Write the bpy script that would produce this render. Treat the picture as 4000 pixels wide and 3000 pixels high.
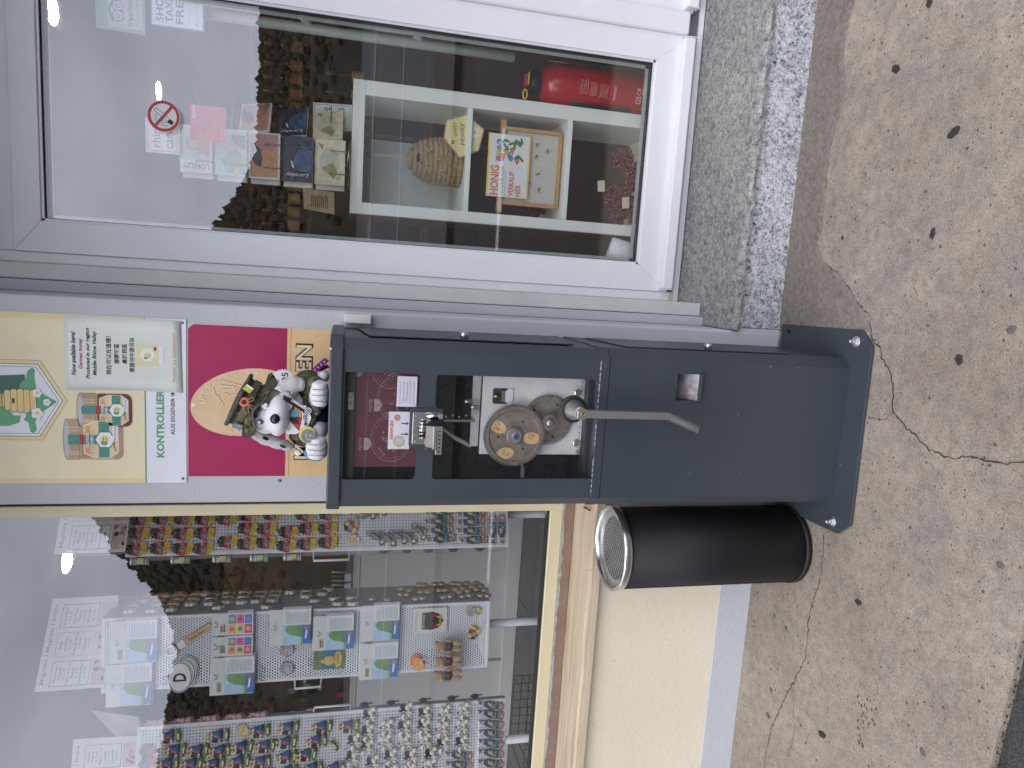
import bpy, bmesh, math, random
from mathutils import Vector, Matrix
rad = math.radians
random.seed(7)
for o in list(bpy.data.objects): bpy.data.objects.remove(o)
scn = bpy.context.scene
col = scn.collection

# ---------------------------------------------------------------- camera
YAW, PITCH, ROLL = rad(8.46), rad(13.577), rad(1.663)
fw = Vector((-math.sin(YAW)*math.cos(PITCH), math.cos(YAW)*math.cos(PITCH), -math.sin(PITCH)))
r0 = Vector((math.cos(YAW), math.sin(YAW), 0)); u0 = r0.cross(fw)
cr, sr = math.cos(ROLL), math.sin(ROLL)
rr = cr*r0 + sr*u0; uu = -sr*r0 + cr*u0
cam = bpy.data.cameras.new('camera'); camo = bpy.data.objects.new('camera', cam); col.objects.link(camo)
mw = Matrix.Identity(4)
for i in range(3):                       # phone held sideways: picture right is down, picture up is right
    mw[i][0] = -uu[i]; mw[i][1] = rr[i]; mw[i][2] = -fw[i]
mw[0][3], mw[1][3], mw[2][3] = 0.0, -2.15, 1.466
camo.matrix_world = mw
cam.sensor_fit = 'HORIZONTAL'; cam.sensor_width = 36.0; cam.lens = 24.75
cam.clip_start = 0.02; cam.clip_end = 3000
scn.camera = camo

# ---------------------------------------------------------------- world: overcast sky
SUN_EL, SUN_AZ = rad(52), rad(205)      # azimuth from +Y (north) clockwise: behind the camera, a little left
w = bpy.data.worlds.new('World'); scn.world = w; w.use_nodes = True
nt = w.node_tree; nt.nodes.clear()
N = nt.nodes.new; Lk = nt.links.new
out = N('ShaderNodeOutputWorld'); bg = N('ShaderNodeBackground'); bg.inputs['Strength'].default_value = 0.1
sky = N('ShaderNodeTexSky'); sky.sky_type = 'NISHITA'; sky.sun_disc = False
sky.sun_elevation = SUN_EL; sky.sun_rotation = SUN_AZ
tc = N('ShaderNodeTexCoord'); mp = N('ShaderNodeMapping'); mp.inputs['Scale'].default_value = (1.0, 1.0, 1.9)
nz = N('ShaderNodeTexNoise'); nz.inputs['Scale'].default_value = 2.6; nz.inputs['Detail'].default_value = 7; nz.inputs['Roughness'].default_value = 0.55
rp = N('ShaderNodeValToRGB'); rp.color_ramp.elements[0].position = 0.36; rp.color_ramp.elements[1].position = 0.64
rp.color_ramp.elements[0].color = (11.0, 11.5, 14.0, 1); rp.color_ramp.elements[1].color = (17.6, 18.0, 20.6, 1)
mx = N('ShaderNodeMix'); mx.data_type = 'RGBA'; mx.inputs[0].default_value = 0.93
Lk(tc.outputs['Generated'], mp.inputs['Vector']); Lk(mp.outputs['Vector'], nz.inputs['Vector'])
Lk(nz.outputs['Fac'], rp.inputs['Fac']); Lk(sky.outputs['Color'], mx.inputs[6]); Lk(rp.outputs['Color'], mx.inputs[7])
Lk(mx.outputs[2], bg.inputs['Color']); Lk(bg.outputs['Background'], out.inputs['Surface'])

# ---------------------------------------------------------------- sun (veiled)
sl = bpy.data.lights.new('sun', 'SUN'); sl.energy = 0.8; sl.angle = rad(35); sl.color = (1.0, 0.94, 0.86)
so = bpy.data.objects.new('sun', sl); col.objects.link(so)
sd = Vector((math.sin(SUN_AZ)*math.cos(SUN_EL), math.cos(SUN_AZ)*math.cos(SUN_EL), math.sin(SUN_EL)))
so.rotation_euler = sd.to_track_quat('Z', 'Y').to_euler(); so.location = (0, -6, 8)

vs = scn.view_settings
vs.view_transform = 'Standard'; vs.look = 'None'; vs.exposure = 0.45; vs.gamma = 1.0; vs.use_curve_mapping = False
scn.render.engine = 'CYCLES'
try:
    scn.cycles.max_bounces = 8; scn.cycles.transparent_max_bounces = 16; scn.cycles.caustics_reflective = False; scn.cycles.caustics_refractive = False
    scn.cycles.use_denoising = True
except Exception: pass

# ================================================================ materials
MATS = {}
def srgb(r, g, b):
    f = lambda c: (c/255/12.92) if c <= 10 else ((c/255+0.055)/1.055)**2.4
    return (f(r), f(g), f(b))
def mat(name, c, rough=0.6, metal=0.0, var=0.12, vs_=18.0, bump=0.0, bs=120.0, spec=0.5, c2=None, sheen=0.0, coat=0.0, emit=None, es=0.0, rvar=0.0, trans=0.0):
    """plain painted / printed / cast surface: a base colour with uneven tone and fine relief"""
    if name in MATS: return MATS[name]
    m = bpy.data.materials.new(name); m.use_nodes = True; MATS[name] = m
    t = m.node_tree; b = t.nodes['Principled BSDF']; n = t.nodes.new; l = t.links.new
    b.inputs['Roughness'].default_value = rough; b.inputs['Metallic'].default_value = metal
    b.inputs['Specular IOR Level'].default_value = spec; b.inputs['Sheen Weight'].default_value = sheen
    b.inputs['Coat Weight'].default_value = coat; b.inputs['Transmission Weight'].default_value = trans
    if emit: b.inputs['Emission Color'].default_value = (*emit, 1); b.inputs['Emission Strength'].default_value = es
    b.inputs['Base Color'].default_value = (*c, 1)
    co = n('ShaderNodeTexCoord')
    if var > 0 or c2:
        z = n('ShaderNodeTexNoise'); z.inputs['Scale'].default_value = vs_; z.inputs['Detail'].default_value = 5; z.inputs['Roughness'].default_value = 0.62
        q = n('ShaderNodeMix'); q.data_type = 'RGBA'
        ca = c2 if c2 else tuple(x*(1-var) for x in c); cb = c if c2 else tuple(min(1, x*(1+var)) for x in c)
        q.inputs[6].default_value = (*ca, 1); q.inputs[7].default_value = (*cb, 1)
        r_ = n('ShaderNodeMapRange'); r_.inputs[1].default_value = 0.3; r_.inputs[2].default_value = 0.7
        l(co.outputs['Object'], z.inputs['Vector']); l(z.outputs['Fac'], r_.inputs[0]); l(r_.outputs[0], q.inputs[0]); l(q.outputs[2], b.inputs['Base Color'])
        if rvar > 0:
            r2 = n('ShaderNodeMapRange'); r2.inputs[1].default_value = 0.3; r2.inputs[2].default_value = 0.7
            r2.inputs[3].default_value = max(0.02, rough-rvar); r2.inputs[4].default_value = min(1, rough+rvar)
            l(z.outputs['Fac'], r2.inputs[0]); l(r2.outputs[0], b.inputs['Roughness'])
    if bump > 0:
        z2 = n('ShaderNodeTexNoise'); z2.inputs['Scale'].default_value = bs; z2.inputs['Detail'].default_value = 4
        bu = n('ShaderNodeBump'); bu.inputs['Strength'].default_value = bump; bu.inputs['Distance'].default_value = 0.01
        l(co.outputs['Object'], z2.inputs['Vector']); l(z2.outputs['Fac'], bu.inputs['Height']); l(bu.outputs['Normal'], b.inputs['Normal'])
    return m

def nodes_mat(name):
    m = bpy.data.materials.new(name); m.use_nodes = True; MATS[name] = m
    return m, m.node_tree, m.node_tree.nodes['Principled BSDF']
def ramp(t, fac, stops, interp='LINEAR'):
    r = t.nodes.new('ShaderNodeValToRGB'); r.color_ramp.interpolation = interp
    e = r.color_ramp.elements
    while len(e) < len(stops): e.new(0.5)
    for i, (p, c) in enumerate(stops): e[i].position = p; e[i].color = (*c, 1) if len(c) == 3 else c
    t.links.new(fac, r.inputs['Fac']); return r.outputs['Color']
def noise(t, vec, scale, detail=5, rough=0.6, dist=0.0):
    z = t.nodes.new('ShaderNodeTexNoise'); z.inputs['Scale'].default_value = scale; z.inputs['Detail'].default_value = detail
    z.inputs['Roughness'].default_value = rough; z.inputs['Distortion'].default_value = dist; t.links.new(vec, z.inputs['Vector']); return z.outputs['Fac']
def voro(t, vec, scale, feat='F1', out='Distance', rnd=1.0):
    z = t.nodes.new('ShaderNodeTexVoronoi'); z.inputs['Scale'].default_value = scale; z.feature = feat; z.inputs['Randomness'].default_value = rnd
    t.links.new(vec, z.inputs['Vector']); return z.outputs[out]
def mixc(t, fac, a, b, mode='MIX'):
    q = t.nodes.new('ShaderNodeMix'); q.data_type = 'RGBA'; q.blend_type = mode
    if isinstance(fac, (int, float)): q.inputs[0].default_value = fac
    else: t.links.new(fac, q.inputs[0])
    for s, v in ((6, a), (7, b)):
        if isinstance(v, tuple): q.inputs[s].default_value = (*v[:3], 1)
        else: t.links.new(v, q.inputs[s])
    return q.outputs[2]
def mth(t, op, a, b=None, clamp=False):
    q = t.nodes.new('ShaderNodeMath'); q.operation = op; q.use_clamp = clamp
    for s, v in ((0, a), (1, b)):
        if v is None: continue
        if isinstance(v, (int, float)): q.inputs[s].default_value = v
        else: t.links.new(v, q.inputs[s])
    return q.outputs[0]
def bumpn(t, b, h, strength, dist=0.01):
    bu = t.nodes.new('ShaderNodeBump'); bu.inputs['Strength'].default_value = strength; bu.inputs['Distance'].default_value = dist
    t.links.new(h, bu.inputs['Height']); t.links.new(bu.outputs['Normal'], b.inputs['Normal'])
def objco(t): return t.nodes.new('ShaderNodeTexCoord').outputs['Object']
def geoco(t): return t.nodes.new('ShaderNodeNewGeometry').outputs['Position']

def glass_mat(name, tint, gain, rough=0.0):
    m = bpy.data.materials.new(name); m.use_nodes = True; MATS[name] = m
    t = m.node_tree; t.nodes.clear(); n = t.nodes.new
    o = n('ShaderNodeOutputMaterial'); mixs = n('ShaderNodeMixShader'); tr = n('ShaderNodeBsdfTransparent'); gl = n('ShaderNodeBsdfGlossy')
    tr.inputs['Color'].default_value = (*tint, 1); gl.inputs['Roughness'].default_value = rough; gl.inputs['Color'].default_value = (0.97, 0.98, 1, 1)
    fr = n('ShaderNodeFresnel'); fr.inputs['IOR'].default_value = 1.45
    # both faces count alike: use the angle whichever way the ray meets the sheet
    lw = n('ShaderNodeLayerWeight'); lw.inputs['Blend'].default_value = 0.5
    p = mth(t, 'POWER', lw.outputs['Facing'], 4.0)
    f = mth(t, 'ADD', mth(t, 'MULTIPLY', p, 0.6), gain, clamp=True)
    t.links.new(f, mixs.inputs[0]); t.links.new(tr.outputs[0], mixs.inputs[1]); t.links.new(gl.outputs[0], mixs.inputs[2]); t.links.new(mixs.outputs[0], o.inputs['Surface'])
    return m
GLASS = glass_mat('window_glass', (0.985, 0.992, 0.988), 0.085)
PLEXI = glass_mat('acrylic_sheet', (0.97, 0.97, 0.97), 0.03, 0.01)
FILM = glass_mat('laminate_film', (0.99, 0.99, 0.99), 0.008, 0.08)

# ================================================================ mesh helpers
class MB:
    """collects shapes (world coordinates) into one mesh; each face can carry its own material"""
    def __init__(s): s.v = []; s.f = []; s.m = []; s.mats = []; s.sm = []
    def mi(s, m):
        if m not in s.mats: s.mats.append(m)
        return s.mats.index(m)
    def add(s, vs_, fs, m=None, smooth=False):
        b = len(s.v); s.v += [tuple(v) for v in vs_]; k = s.mi(m)
        for f in fs: s.f.append([b+i for i in f]); s.m.append(k); s.sm.append(smooth)
        return s
    def box(s, x0, x1, y0, y1, z0, z1, m=None):
        v = [(x0,y0,z0),(x1,y0,z0),(x1,y1,z0),(x0,y1,z0),(x0,y0,z1),(x1,y0,z1),(x1,y1,z1),(x0,y1,z1)]
        return s.add(v, [(0,3,2,1),(4,5,6,7),(0,1,5,4),(1,2,6,5),(2,3,7,6),(3,0,4,7)], m)
    def plate(s, pts, y, th, m=None, holes=None):
        """flat outline in x,z standing upright, front face at y looking to -y, th thick"""
        a = sum(pts[i][0]*pts[(i+1) % len(pts)][1]-pts[(i+1) % len(pts)][0]*pts[i][1] for i in range(len(pts)))
        if a < 0: pts = pts[::-1]
        n = len(pts)
        v = [(x, y, z) for x, z in pts]+[(x, y+th, z) for x, z in pts]
        return s.add(v, [list(range(n)), list(range(2*n-1, n-1, -1))]+[(i, i+n, (i+1) % n+n, (i+1) % n) for i in range(n)], m)
    def slab(s, pts, z0, z1, m=None):
        """flat outline in x,y lying down"""
        a = sum(pts[i][0]*pts[(i+1) % len(pts)][1]-pts[(i+1) % len(pts)][0]*pts[i][1] for i in range(len(pts)))
        if a < 0: pts = pts[::-1]
        n = len(pts)
        v = [(x, y, z1) for x, y in pts]+[(x, y, z0) for x, y in pts]
        return s.add(v, [list(range(n)), list(range(2*n-1, n-1, -1))]+[(i, i+n, (i+1) % n+n, (i+1) % n) for i in range(n)], m)
    def frame_of(s, ax):
        ax = Vector(ax).normalized(); t = Vector((0,0,1)) if abs(ax.z) < 0.9 else Vector((1,0,0))
        a = ax.cross(t).normalized(); return ax, a, ax.cross(a)
    def lathe(s, prof, c, ax=(0,0,1), seg=24, m=None, smooth=True, cap=True):
        """prof: list of (radius, distance along the axis)"""
        ax, a, b = s.frame_of(ax); c = Vector(c); v = []; f = []
        for r, h in prof:
            for k in range(seg):
                t = 2*math.pi*k/seg; v.append(c+ax*h+a*(r*math.cos(t))+b*(r*math.sin(t)))
        for i in range(len(prof)-1):
            for k in range(seg): k2 = (k+1) % seg; f.append((i*seg+k, (i+1)*seg+k, (i+1)*seg+k2, i*seg+k2))
        s.add(v, f, m, smooth)
        if cap:
            if prof[0][0] > 1e-6: s.add(v[:seg], [list(range(seg))], m)
            if prof[-1][0] > 1e-6: s.add(v[-seg:], [list(range(seg-1, -1, -1))], m)
        return s
    def cyl(s, c, r, h, ax=(0,0,1), seg=20, m=None, smooth=True): return s.lathe([(r, 0), (r, h)], c, ax, seg, m, smooth)
    def tube(s, path, r, seg=8, m=None, cap=True):
        P = [Vector(p) for p in path]; v = []; f = []; n = len(P); up = None
        for i, p in enumerate(P):
            d = (P[min(i+1, n-1)]-P[max(i-1, 0)]).normalized()
            if up is None: _, a, b = s.frame_of(d)
            else: a = (up-d*up.dot(d)).normalized(); b = d.cross(a)
            up = a; ri = r[i] if isinstance(r, (list, tuple)) else r
            for k in range(seg): t = 2*math.pi*k/seg; v.append(p+a*(ri*math.cos(t))+b*(ri*math.sin(t)))
        for i in range(n-1):
            for k in range(seg): k2 = (k+1) % seg; f.append((i*seg+k, i*seg+k2, (i+1)*seg+k2, (i+1)*seg+k))
        s.add(v, f, m, True)
        if cap: s.add(v[:seg], [list(range(seg-1, -1, -1))], m); s.add(v[-seg:], [list(range(seg))], m)
        return s
    def ball(s, c, r, seg=14, rings=8, m=None, rot=None):
        rx, ry, rz = (r, r, r) if isinstance(r, (int, float)) else r
        c = Vector(c); v = []; f = []
        M = rot if rot is not None else Matrix.Identity(3)
        for i in range(rings+1):
            ph = math.pi*i/rings
            for k in range(seg):
                t = 2*math.pi*k/seg; v.append(c+M @ Vector((rx*math.sin(ph)*math.cos(t), ry*math.sin(ph)*math.sin(t), rz*math.cos(ph))))
        for i in range(rings):
            for k in range(seg): k2 = (k+1) % seg; f.append((i*seg+k, (i+1)*seg+k, (i+1)*seg+k2, i*seg+k2))
        return s.add(v, f, m, True)
    def build(s, name, m=None, parent=None, bevel=0.0, bseg=2, loc=None, subd=0):
        me = bpy.data.meshes.new(name); me.from_pydata(s.v, [], s.f)
        for q in s.mats: me.materials.append(q if q is not None else m)
        if m is not None and s.mats == [None]: pass
        me.polygons.foreach_set('material_index', s.m); me.polygons.foreach_set('use_smooth', s.sm); me.update()
        bm = bmesh.new(); bm.from_mesh(me); bmesh.ops.remove_doubles(bm, verts=bm.verts, dist=1e-6); 
        bm.to_mesh(me); bm.free()
        o = bpy.data.objects.new(name, me); col.objects.link(o)
        if loc is not None:
            me.transform(Matrix.Translation(-Vector(loc))); o.location = loc
        if parent is not None: attach(o, parent)
        if bevel > 0:
            b = o.modifiers.new('bevel', 'BEVEL'); b.width = bevel; b.segments = bseg; b.limit_method = 'ANGLE'; b.angle_limit = rad(35)
            b.harden_normals = False
        return o
def attach(o, parent):
    o.parent = parent
    M = Matrix.Identity(4); p = parent; chain = []
    while p is not None: chain.append(p); p = p.parent
    for q in reversed(chain): M = M @ q.matrix_parent_inverse @ Matrix.LocRotScale(q.location, q.rotation_euler, q.scale)
    o.matrix_parent_inverse = M.inverted()
def tag(o, label, cat, group=None):
    o['label'] = label; o['category'] = cat
    if group: o['group'] = group
    return o
def thing(name, label, cat, loc=(0,0,0), group=None):
    e = bpy.data.objects.new(name, None); e.empty_display_size = 0.05; col.objects.link(e); e.location = loc
    return tag(e, label, cat, group)
def struct(o): o['kind'] = 'structure'; return o
def base_origin(o):
    """put a one-mesh thing's origin at the middle of its foot"""
    vs_ = [v.co for v in o.data.vertices]
    p = Vector(((min(v.x for v in vs_)+max(v.x for v in vs_))/2, (min(v.y for v in vs_)+max(v.y for v in vs_))/2, min(v.z for v in vs_)))
    o.data.transform(Matrix.Translation(-p)); o.location = o.location+p; return o
def dup(o, parent=None, me=True):
    c = o.copy(); col.objects.link(c)
    if parent is not None: c.parent = parent
    for ch in o.children: dup(ch, c)
    return c
def arc(cx, cz, rx, rz, a0, a1, n):
    return [(cx+rx*math.cos(rad(a0+(a1-a0)*i/(n-1))), cz+rz*math.sin(rad(a0+(a1-a0)*i/(n-1)))) for i in range(n)]
def ell(cx, cz, rx, rz, n=28, ph=0.0, tilt=0.0):
    ct, st = math.cos(rad(tilt)), math.sin(rad(tilt)); o = []
    for i in range(n):
        t = 2*math.pi*i/n+ph; x, z = rx*math.cos(t), rz*math.sin(t); o.append((cx+x*ct-z*st, cz+x*st+z*ct))
    return o
def rrect(x0, x1, z0, z1, r, n=5):
    return arc(x1-r, z1-r, r, r, 0, 90, n)+arc(x0+r, z1-r, r, r, 90, 180, n)+arc(x0+r, z0+r, r, r, 180, 270, n)+arc(x1-r, z0+r, r, r, 270, 360, n)
def rect(x0, x1, z0, z1): return [(x0, z0), (x1, z0), (x1, z1), (x0, z1)]

def text_mesh(s, shear=0.0, bold=0.0, space=1.0):
    cu = bpy.data.curves.new('lettering', 'FONT'); cu.body = s; cu.size = 1.0; cu.shear = shear; cu.offset = bold; cu.space_character = space
    cu.align_x = 'CENTER'; cu.resolution_u = 2; cu.fill_mode = 'FRONT'
    to = bpy.data.objects.new('lettering', cu); col.objects.link(to)
    dg = bpy.context.evaluated_depsgraph_get(); me = bpy.data.meshes.new_from_object(to.evaluated_get(dg))
    bpy.data.objects.remove(to); bpy.data.curves.remove(cu); return me
def text(s, xc, zc, y, wd, ht, m, parent, ang=0.0, shear=0.0, bold=0.0, space=1.0, name='lettering', M=None):
    """flat lettering in the x,z plane facing -y, fitted to wd wide and ht high (None keeps the proportion)"""
    me = text_mesh(s, shear, bold, space)
    vs_ = [v.co.copy() for v in me.vertices]
    if not vs_: return None
    x0, x1 = min(v.x for v in vs_), max(v.x for v in vs_); y0, y1 = min(v.y for v in vs_), max(v.y for v in vs_)
    sx = wd/(x1-x0) if wd else ht/(y1-y0); sy = ht/(y1-y0) if ht else sx
    c, q = math.cos(rad(ang)), math.sin(rad(ang))
    for v in me.vertices:
        a = (v.co.x-(x0+x1)/2)*sx; b = (v.co.y-(y0+y1)/2)*sy
        p = Vector((xc+a*c-b*q, y, zc+a*q+b*c)); v.co = M @ p if M is not None else p
    me.materials.clear(); me.materials.append(m)
    o = bpy.data.objects.new(name, me); col.objects.link(o)
    if parent is not None: attach(o, parent)
    return o
def lines_block(mb, x0, x1, z0, z1, y, n, m, fill=0.55):
    """rows of print too small to read"""
    for i in range(n):
        z = z1-(z1-z0)*(i+0.5)/n; h = (z1-z0)/n*fill*0.5; x = x0
        end = x1-(x1-x0)*random.uniform(0, 0.25)
        while x < end:
            w_ = random.uniform(0.06, 0.2)*(x1-x0); xe = min(end, x+w_); mb.plate(rect(x, xe, z-h, z+h), y, 0.0002, m); x = xe+0.02*(x1-x0)
# ================================================================ special surfaces
# --- roughcast wall paint
def plaster(name, c, bump=0.5, scale=150):
    m, t, b = nodes_mat(name); p = objco(t)
    n1 = noise(t, p, 2.2, 6, 0.6); n2 = noise(t, p, 9, 5); n3 = noise(t, p, scale, 5, 0.6); n4 = noise(t, p, scale*0.25, 3)
    d = tuple(x*0.86 for x in c); w_ = tuple(min(1, x*1.05) for x in c)
    cc = mixc(t, mth(t, 'MULTIPLY', n1, 1.0), d, w_)
    spots = mth(t, 'GREATER_THAN', noise(t, p, 42, 2, 0.5), 0.735)
    cc = mixc(t, mth(t, 'MULTIPLY', spots, 0.25), cc, (0.28, 0.26, 0.24))
    t.links.new(cc, b.inputs['Base Color']); b.inputs['Roughness'].default_value = 0.75
    h = mth(t, 'ADD', mth(t, 'MULTIPLY', n3, 0.6), mth(t, 'MULTIPLY', n4, 1.0))
    bumpn(t, b, h, bump, 0.006); return m
PIER = plaster('grey_wall_paint', (0.535, 0.545, 0.56), 0.3, 130)
REVEAL = plaster('grey_reveal_paint', (0.50, 0.505, 0.53), 0.2, 60)
CREAM = plaster('cream_wall_paint', (0.74, 0.665, 0.515), 0.26, 170)
PLINTH = plaster('grey_plinth_paint', (0.50, 0.518, 0.54), 0.3, 90)
GREENISH = mat('pale_jamb_paint', (0.58, 0.605, 0.56), 0.55, var=0.07, vs_=7, bump=0.08, bs=60)
PVC = mat('white_pvc', (0.82, 0.825, 0.835), 0.38, var=0.03, vs_=5)
SEAL = mat('black_rubber_seal', (0.02, 0.02, 0.022), 0.6)
ALU = mat('aluminium_strip', (0.62, 0.63, 0.65), 0.35, metal=0.9, var=0.1)
GREYGAP = mat('grey_threshold_metal', (0.22, 0.22, 0.23), 0.5, var=0.2)
GOLDFRAME = mat('cream_aluminium', (0.76, 0.68, 0.43), 0.42, metal=0.15, var=0.05, vs_=6)
BROWNSILL = mat('brown_sill_paint', (0.25, 0.165, 0.12), 0.6, var=0.18, vs_=25, bump=0.1)
PRIMER = mat('bare_grey_sill', (0.37, 0.38, 0.37), 0.7, var=0.25, vs_=60, bump=0.3)
BLUEPAINT = mat('old_blue_paint', (0.07, 0.14, 0.33), 0.6, var=0.3, vs_=80)

# --- granite: black, grey and white grains
def granite(name, dark, mid, light, k=0.5, sc=260):
    m, t, b = nodes_mat(name); p = objco(t)
    a = noise(t, p, sc, 3, 0.7, 1.2); big = noise(t, p, 5, 4); v = noise(t, p, sc*0.45, 4, 0.7, 0.8)
    s = mth(t, 'ADD', mth(t, 'MULTIPLY', a, 0.55), mth(t, 'MULTIPLY', v, 0.45))
    s = mth(t, 'ADD', s, mth(t, 'MULTIPLY', mth(t, 'SUBTRACT', big, 0.5), 0.12))
    cc = ramp(t, s, [(k-0.11, dark), (k-0.02, mid), (k+0.09, light)])
    t.links.new(cc, b.inputs['Base Color']); b.inputs['Roughness'].default_value = 0.72; bumpn(t, b, a, 0.25, 0.003); return m
GR_TOP = granite('weathered_granite', (0.11, 0.11, 0.105), (0.24, 0.24, 0.235), (0.42, 0.41, 0.38), 0.5, 95)
GR_RISER = granite('speckled_granite', (0.035, 0.035, 0.04), (0.32, 0.33, 0.35), (0.62, 0.63, 0.64), 0.49, 100)

# --- sandstone ledge with ochre grain running along it
m, t, b = nodes_mat('sandstone'); p = objco(t)
mpn = t.nodes.new('ShaderNodeMapping'); mpn.inputs['Scale'].default_value = (1.2, 22, 22); t.links.new(p, mpn.inputs['Vector'])
g1 = noise(t, mpn.outputs[0], 1.6, 6, 0.65, 0.5); g2 = noise(t, p, 60, 4); g3 = noise(t, mpn.outputs[0], 0.7, 3)
cc = ramp(t, g1, [(0.33, (0.40, 0.28, 0.16)), (0.5, (0.60, 0.49, 0.33)), (0.6, (0.66, 0.57, 0.43)), (0.72, (0.56, 0.34, 0.13))])
cc = mixc(t, mth(t, 'MULTIPLY', mth(t, 'GREATER_THAN', g2, 0.68), 0.5), cc, (0.2, 0.16, 0.12))
cc = mixc(t, 0.2, cc, (0.62, 0.53, 0.40))
t.links.new(cc, b.inputs['Base Color']); b.inputs['Roughness'].default_value = 0.8; bumpn(t, b, g1, 0.3, 0.004); LEDGE = m

# --- exposed-aggregate concrete pavement
m, t, b = nodes_mat('aggregate_concrete'); p = geoco(t)
base = noise(t, p, 1.7, 6, 0.6); fine = noise(t, p, 210, 5, 0.8); mid_ = noise(t, p, 30, 8, 0.78, 0.3); grey = noise(t, p, 9.0, 12, 0.8, 0.2); g4 = noise(t, p, 1.1, 3, 0.5)
cc = ramp(t, base, [(0.32, (0.225, 0.190, 0.150)), (0.5, (0.30, 0.255, 0.198)), (0.68, (0.375, 0.322, 0.252))])
thr = mth(t, 'ADD', grey, mth(t, 'MULTIPLY', mth(t, 'SUBTRACT', g4, 0.5), 0.55))
cc = mixc(t, mth(t, 'MULTIPLY', ramp(t, thr, [(0.49, (0, 0, 0)), (0.62, (1, 1, 1))]), 0.5), cc, (0.20, 0.194, 0.182))
cc = mixc(t, 0.9, cc, ramp(t, fine, [(0.30, (0.40, 0.40, 0.40)), (0.5, (1, 1, 1)), (0.70, (1.55, 1.52, 1.46))]), 'MULTIPLY')
cc = mixc(t, 0.9, cc, ramp(t, mid_, [(0.34, (0.70, 0.70, 0.71)), (0.5, (1.0, 1.0, 1.0)), (0.66, (1.25, 1.24, 1.20))]), 'MULTIPLY')
def stones(cc, sc, thr, cols, keep):
    vd = t.nodes.new('ShaderNodeTexVoronoi'); vd.inputs['Scale'].default_value = sc
    wv = t.nodes.new('ShaderNodeVectorMath'); wv.operation = 'ADD'
    nn = t.nodes.new('ShaderNodeTexNoise'); nn.inputs['Scale'].default_value = sc*0.8; t.links.new(p, nn.inputs['Vector'])
    sc2 = t.nodes.new('ShaderNodeVectorMath'); sc2.operation = 'SCALE'; sc2.inputs['Scale'].default_value = 0.55/sc
    t.links.new(nn.outputs['Color'], sc2.inputs[0]); t.links.new(p, wv.inputs[0]); t.links.new(sc2.outputs[0], wv.inputs[1]); t.links.new(wv.outputs[0], vd.inputs['Vector'])
    sep = t.nodes.new('ShaderNodeSeparateColor'); t.links.new(vd.outputs['Color'], sep.inputs[0])
    msk = mth(t, 'MULTIPLY', mth(t, 'LESS_THAN', vd.outputs['Distance'], mth(t, 'MULTIPLY', sep.outputs[1], thr)), mth(t, 'GREATER_THAN', sep.outputs[0], keep))
    stone = ramp(t, sep.outputs[2], cols, 'CONSTANT')
    return mixc(t, mth(t, 'MULTIPLY', msk, 0.85), cc, stone), msk
cc, k1 = stones(cc, 120, 0.38, [(0.0, (0.12, 0.11, 0.10)), (0.35, (0.16, 0.14, 0.12)), (0.6, (0.24, 0.17, 0.10)), (0.78, (0.42, 0.38, 0.33))], 0.66)
cc, k2 = stones(cc, 55, 0.26, [(0.0, (0.05, 0.048, 0.045)), (0.4, (0.13, 0.105, 0.09)), (0.65, (0.30, 0.20, 0.10)), (0.82, (0.2, 0.2, 0.21))], 0.80)
t.links.new(cc, b.inputs['Base Color']); b.inputs['Roughness'].default_value = 0.88
bumpn(t, b, mth(t, 'ADD', fine, mth(t, 'MULTIPLY', k1, 0.3)), 0.5, 0.004); CONC = m

ASPH = mat('asphalt', (0.05, 0.05, 0.05), 0.9, var=0.55, vs_=160, bump=0.7, bs=180)
MORTAR = mat('brown_mortar', (0.215, 0.185, 0.155), 0.92, var=0.32, vs_=70, bump=0.7, bs=190)
CRACK = mat('crack_dirt', (0.035, 0.03, 0.025), 0.95, var=0.4, vs_=200)
GUM = mat('black_gum', (0.028, 0.027, 0.026), 0.8, var=0.4, vs_=300, bump=0.4, bs=300)
GUM2 = mat('faded_gum', (0.12, 0.115, 0.105), 0.85, var=0.3, vs_=300, bump=0.4, bs=300)

# ================================================================ ground, street, far bank
ground = struct(MB().slab([(-900, -900), (900, -900), (900, 300), (-900, 300)], -0.6, -0.5).build('ground', None)); ground.data.materials[0] = mat('meadow', (0.06, 0.07, 0.035), 0.95, var=0.4, vs_=0.3)
g = MB(); g.slab([(-30, -1.0), (-1.6, -0.985), (-1.03, -0.985), (-0.8, -1.0), (-0.63, -1.003), (0.5, -1.03), (30, -1.05), (30, 0.2), (-30, 0.2)], -0.15, 0.0)
pav = struct(g.build('pavement')); pav.data.materials[0] = CONC
g = MB(); g.slab([(-60, -7.2), (60, -7.2), (60, -0.9), (-60, -0.9)], -0.2, -0.02); road = struct(g.build('road')); road.data.materials[0] = ASPH
g = MB()
for k in range(-14, 15): g.slab([(k*3.0, -4.15), (k*3.0+1.5, -4.15), (k*3.0+1.5, -4.03), (k*3.0, -4.03)], -0.02, -0.016)
o = g.build('lane_marking', None, road); o.data.materials[0] = mat('road_paint', (0.7, 0.7, 0.68), 0.7, var=0.2)
g = MB().slab([(-60, -10.5), (60, -10.5), (60, -7.2), (-60, -7.2)], -0.2, 0.08); prom = struct(g.build('riverside_path')); prom.data.materials[0] = mat('path_gravel', (0.10, 0.09, 0.075), 0.9, var=0.25, vs_=30)
g = MB().slab([(-900, -150), (900, -150), (900, -13), (-900, -13)], -0.5, -0.45); riv = struct(g.build('river')); riv.data.materials[0] = mat('river_water', (0.06, 0.065, 0.06), 0.55, var=0.2, vs_=0.5, bump=0.6, bs=3, spec=0.2)
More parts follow.
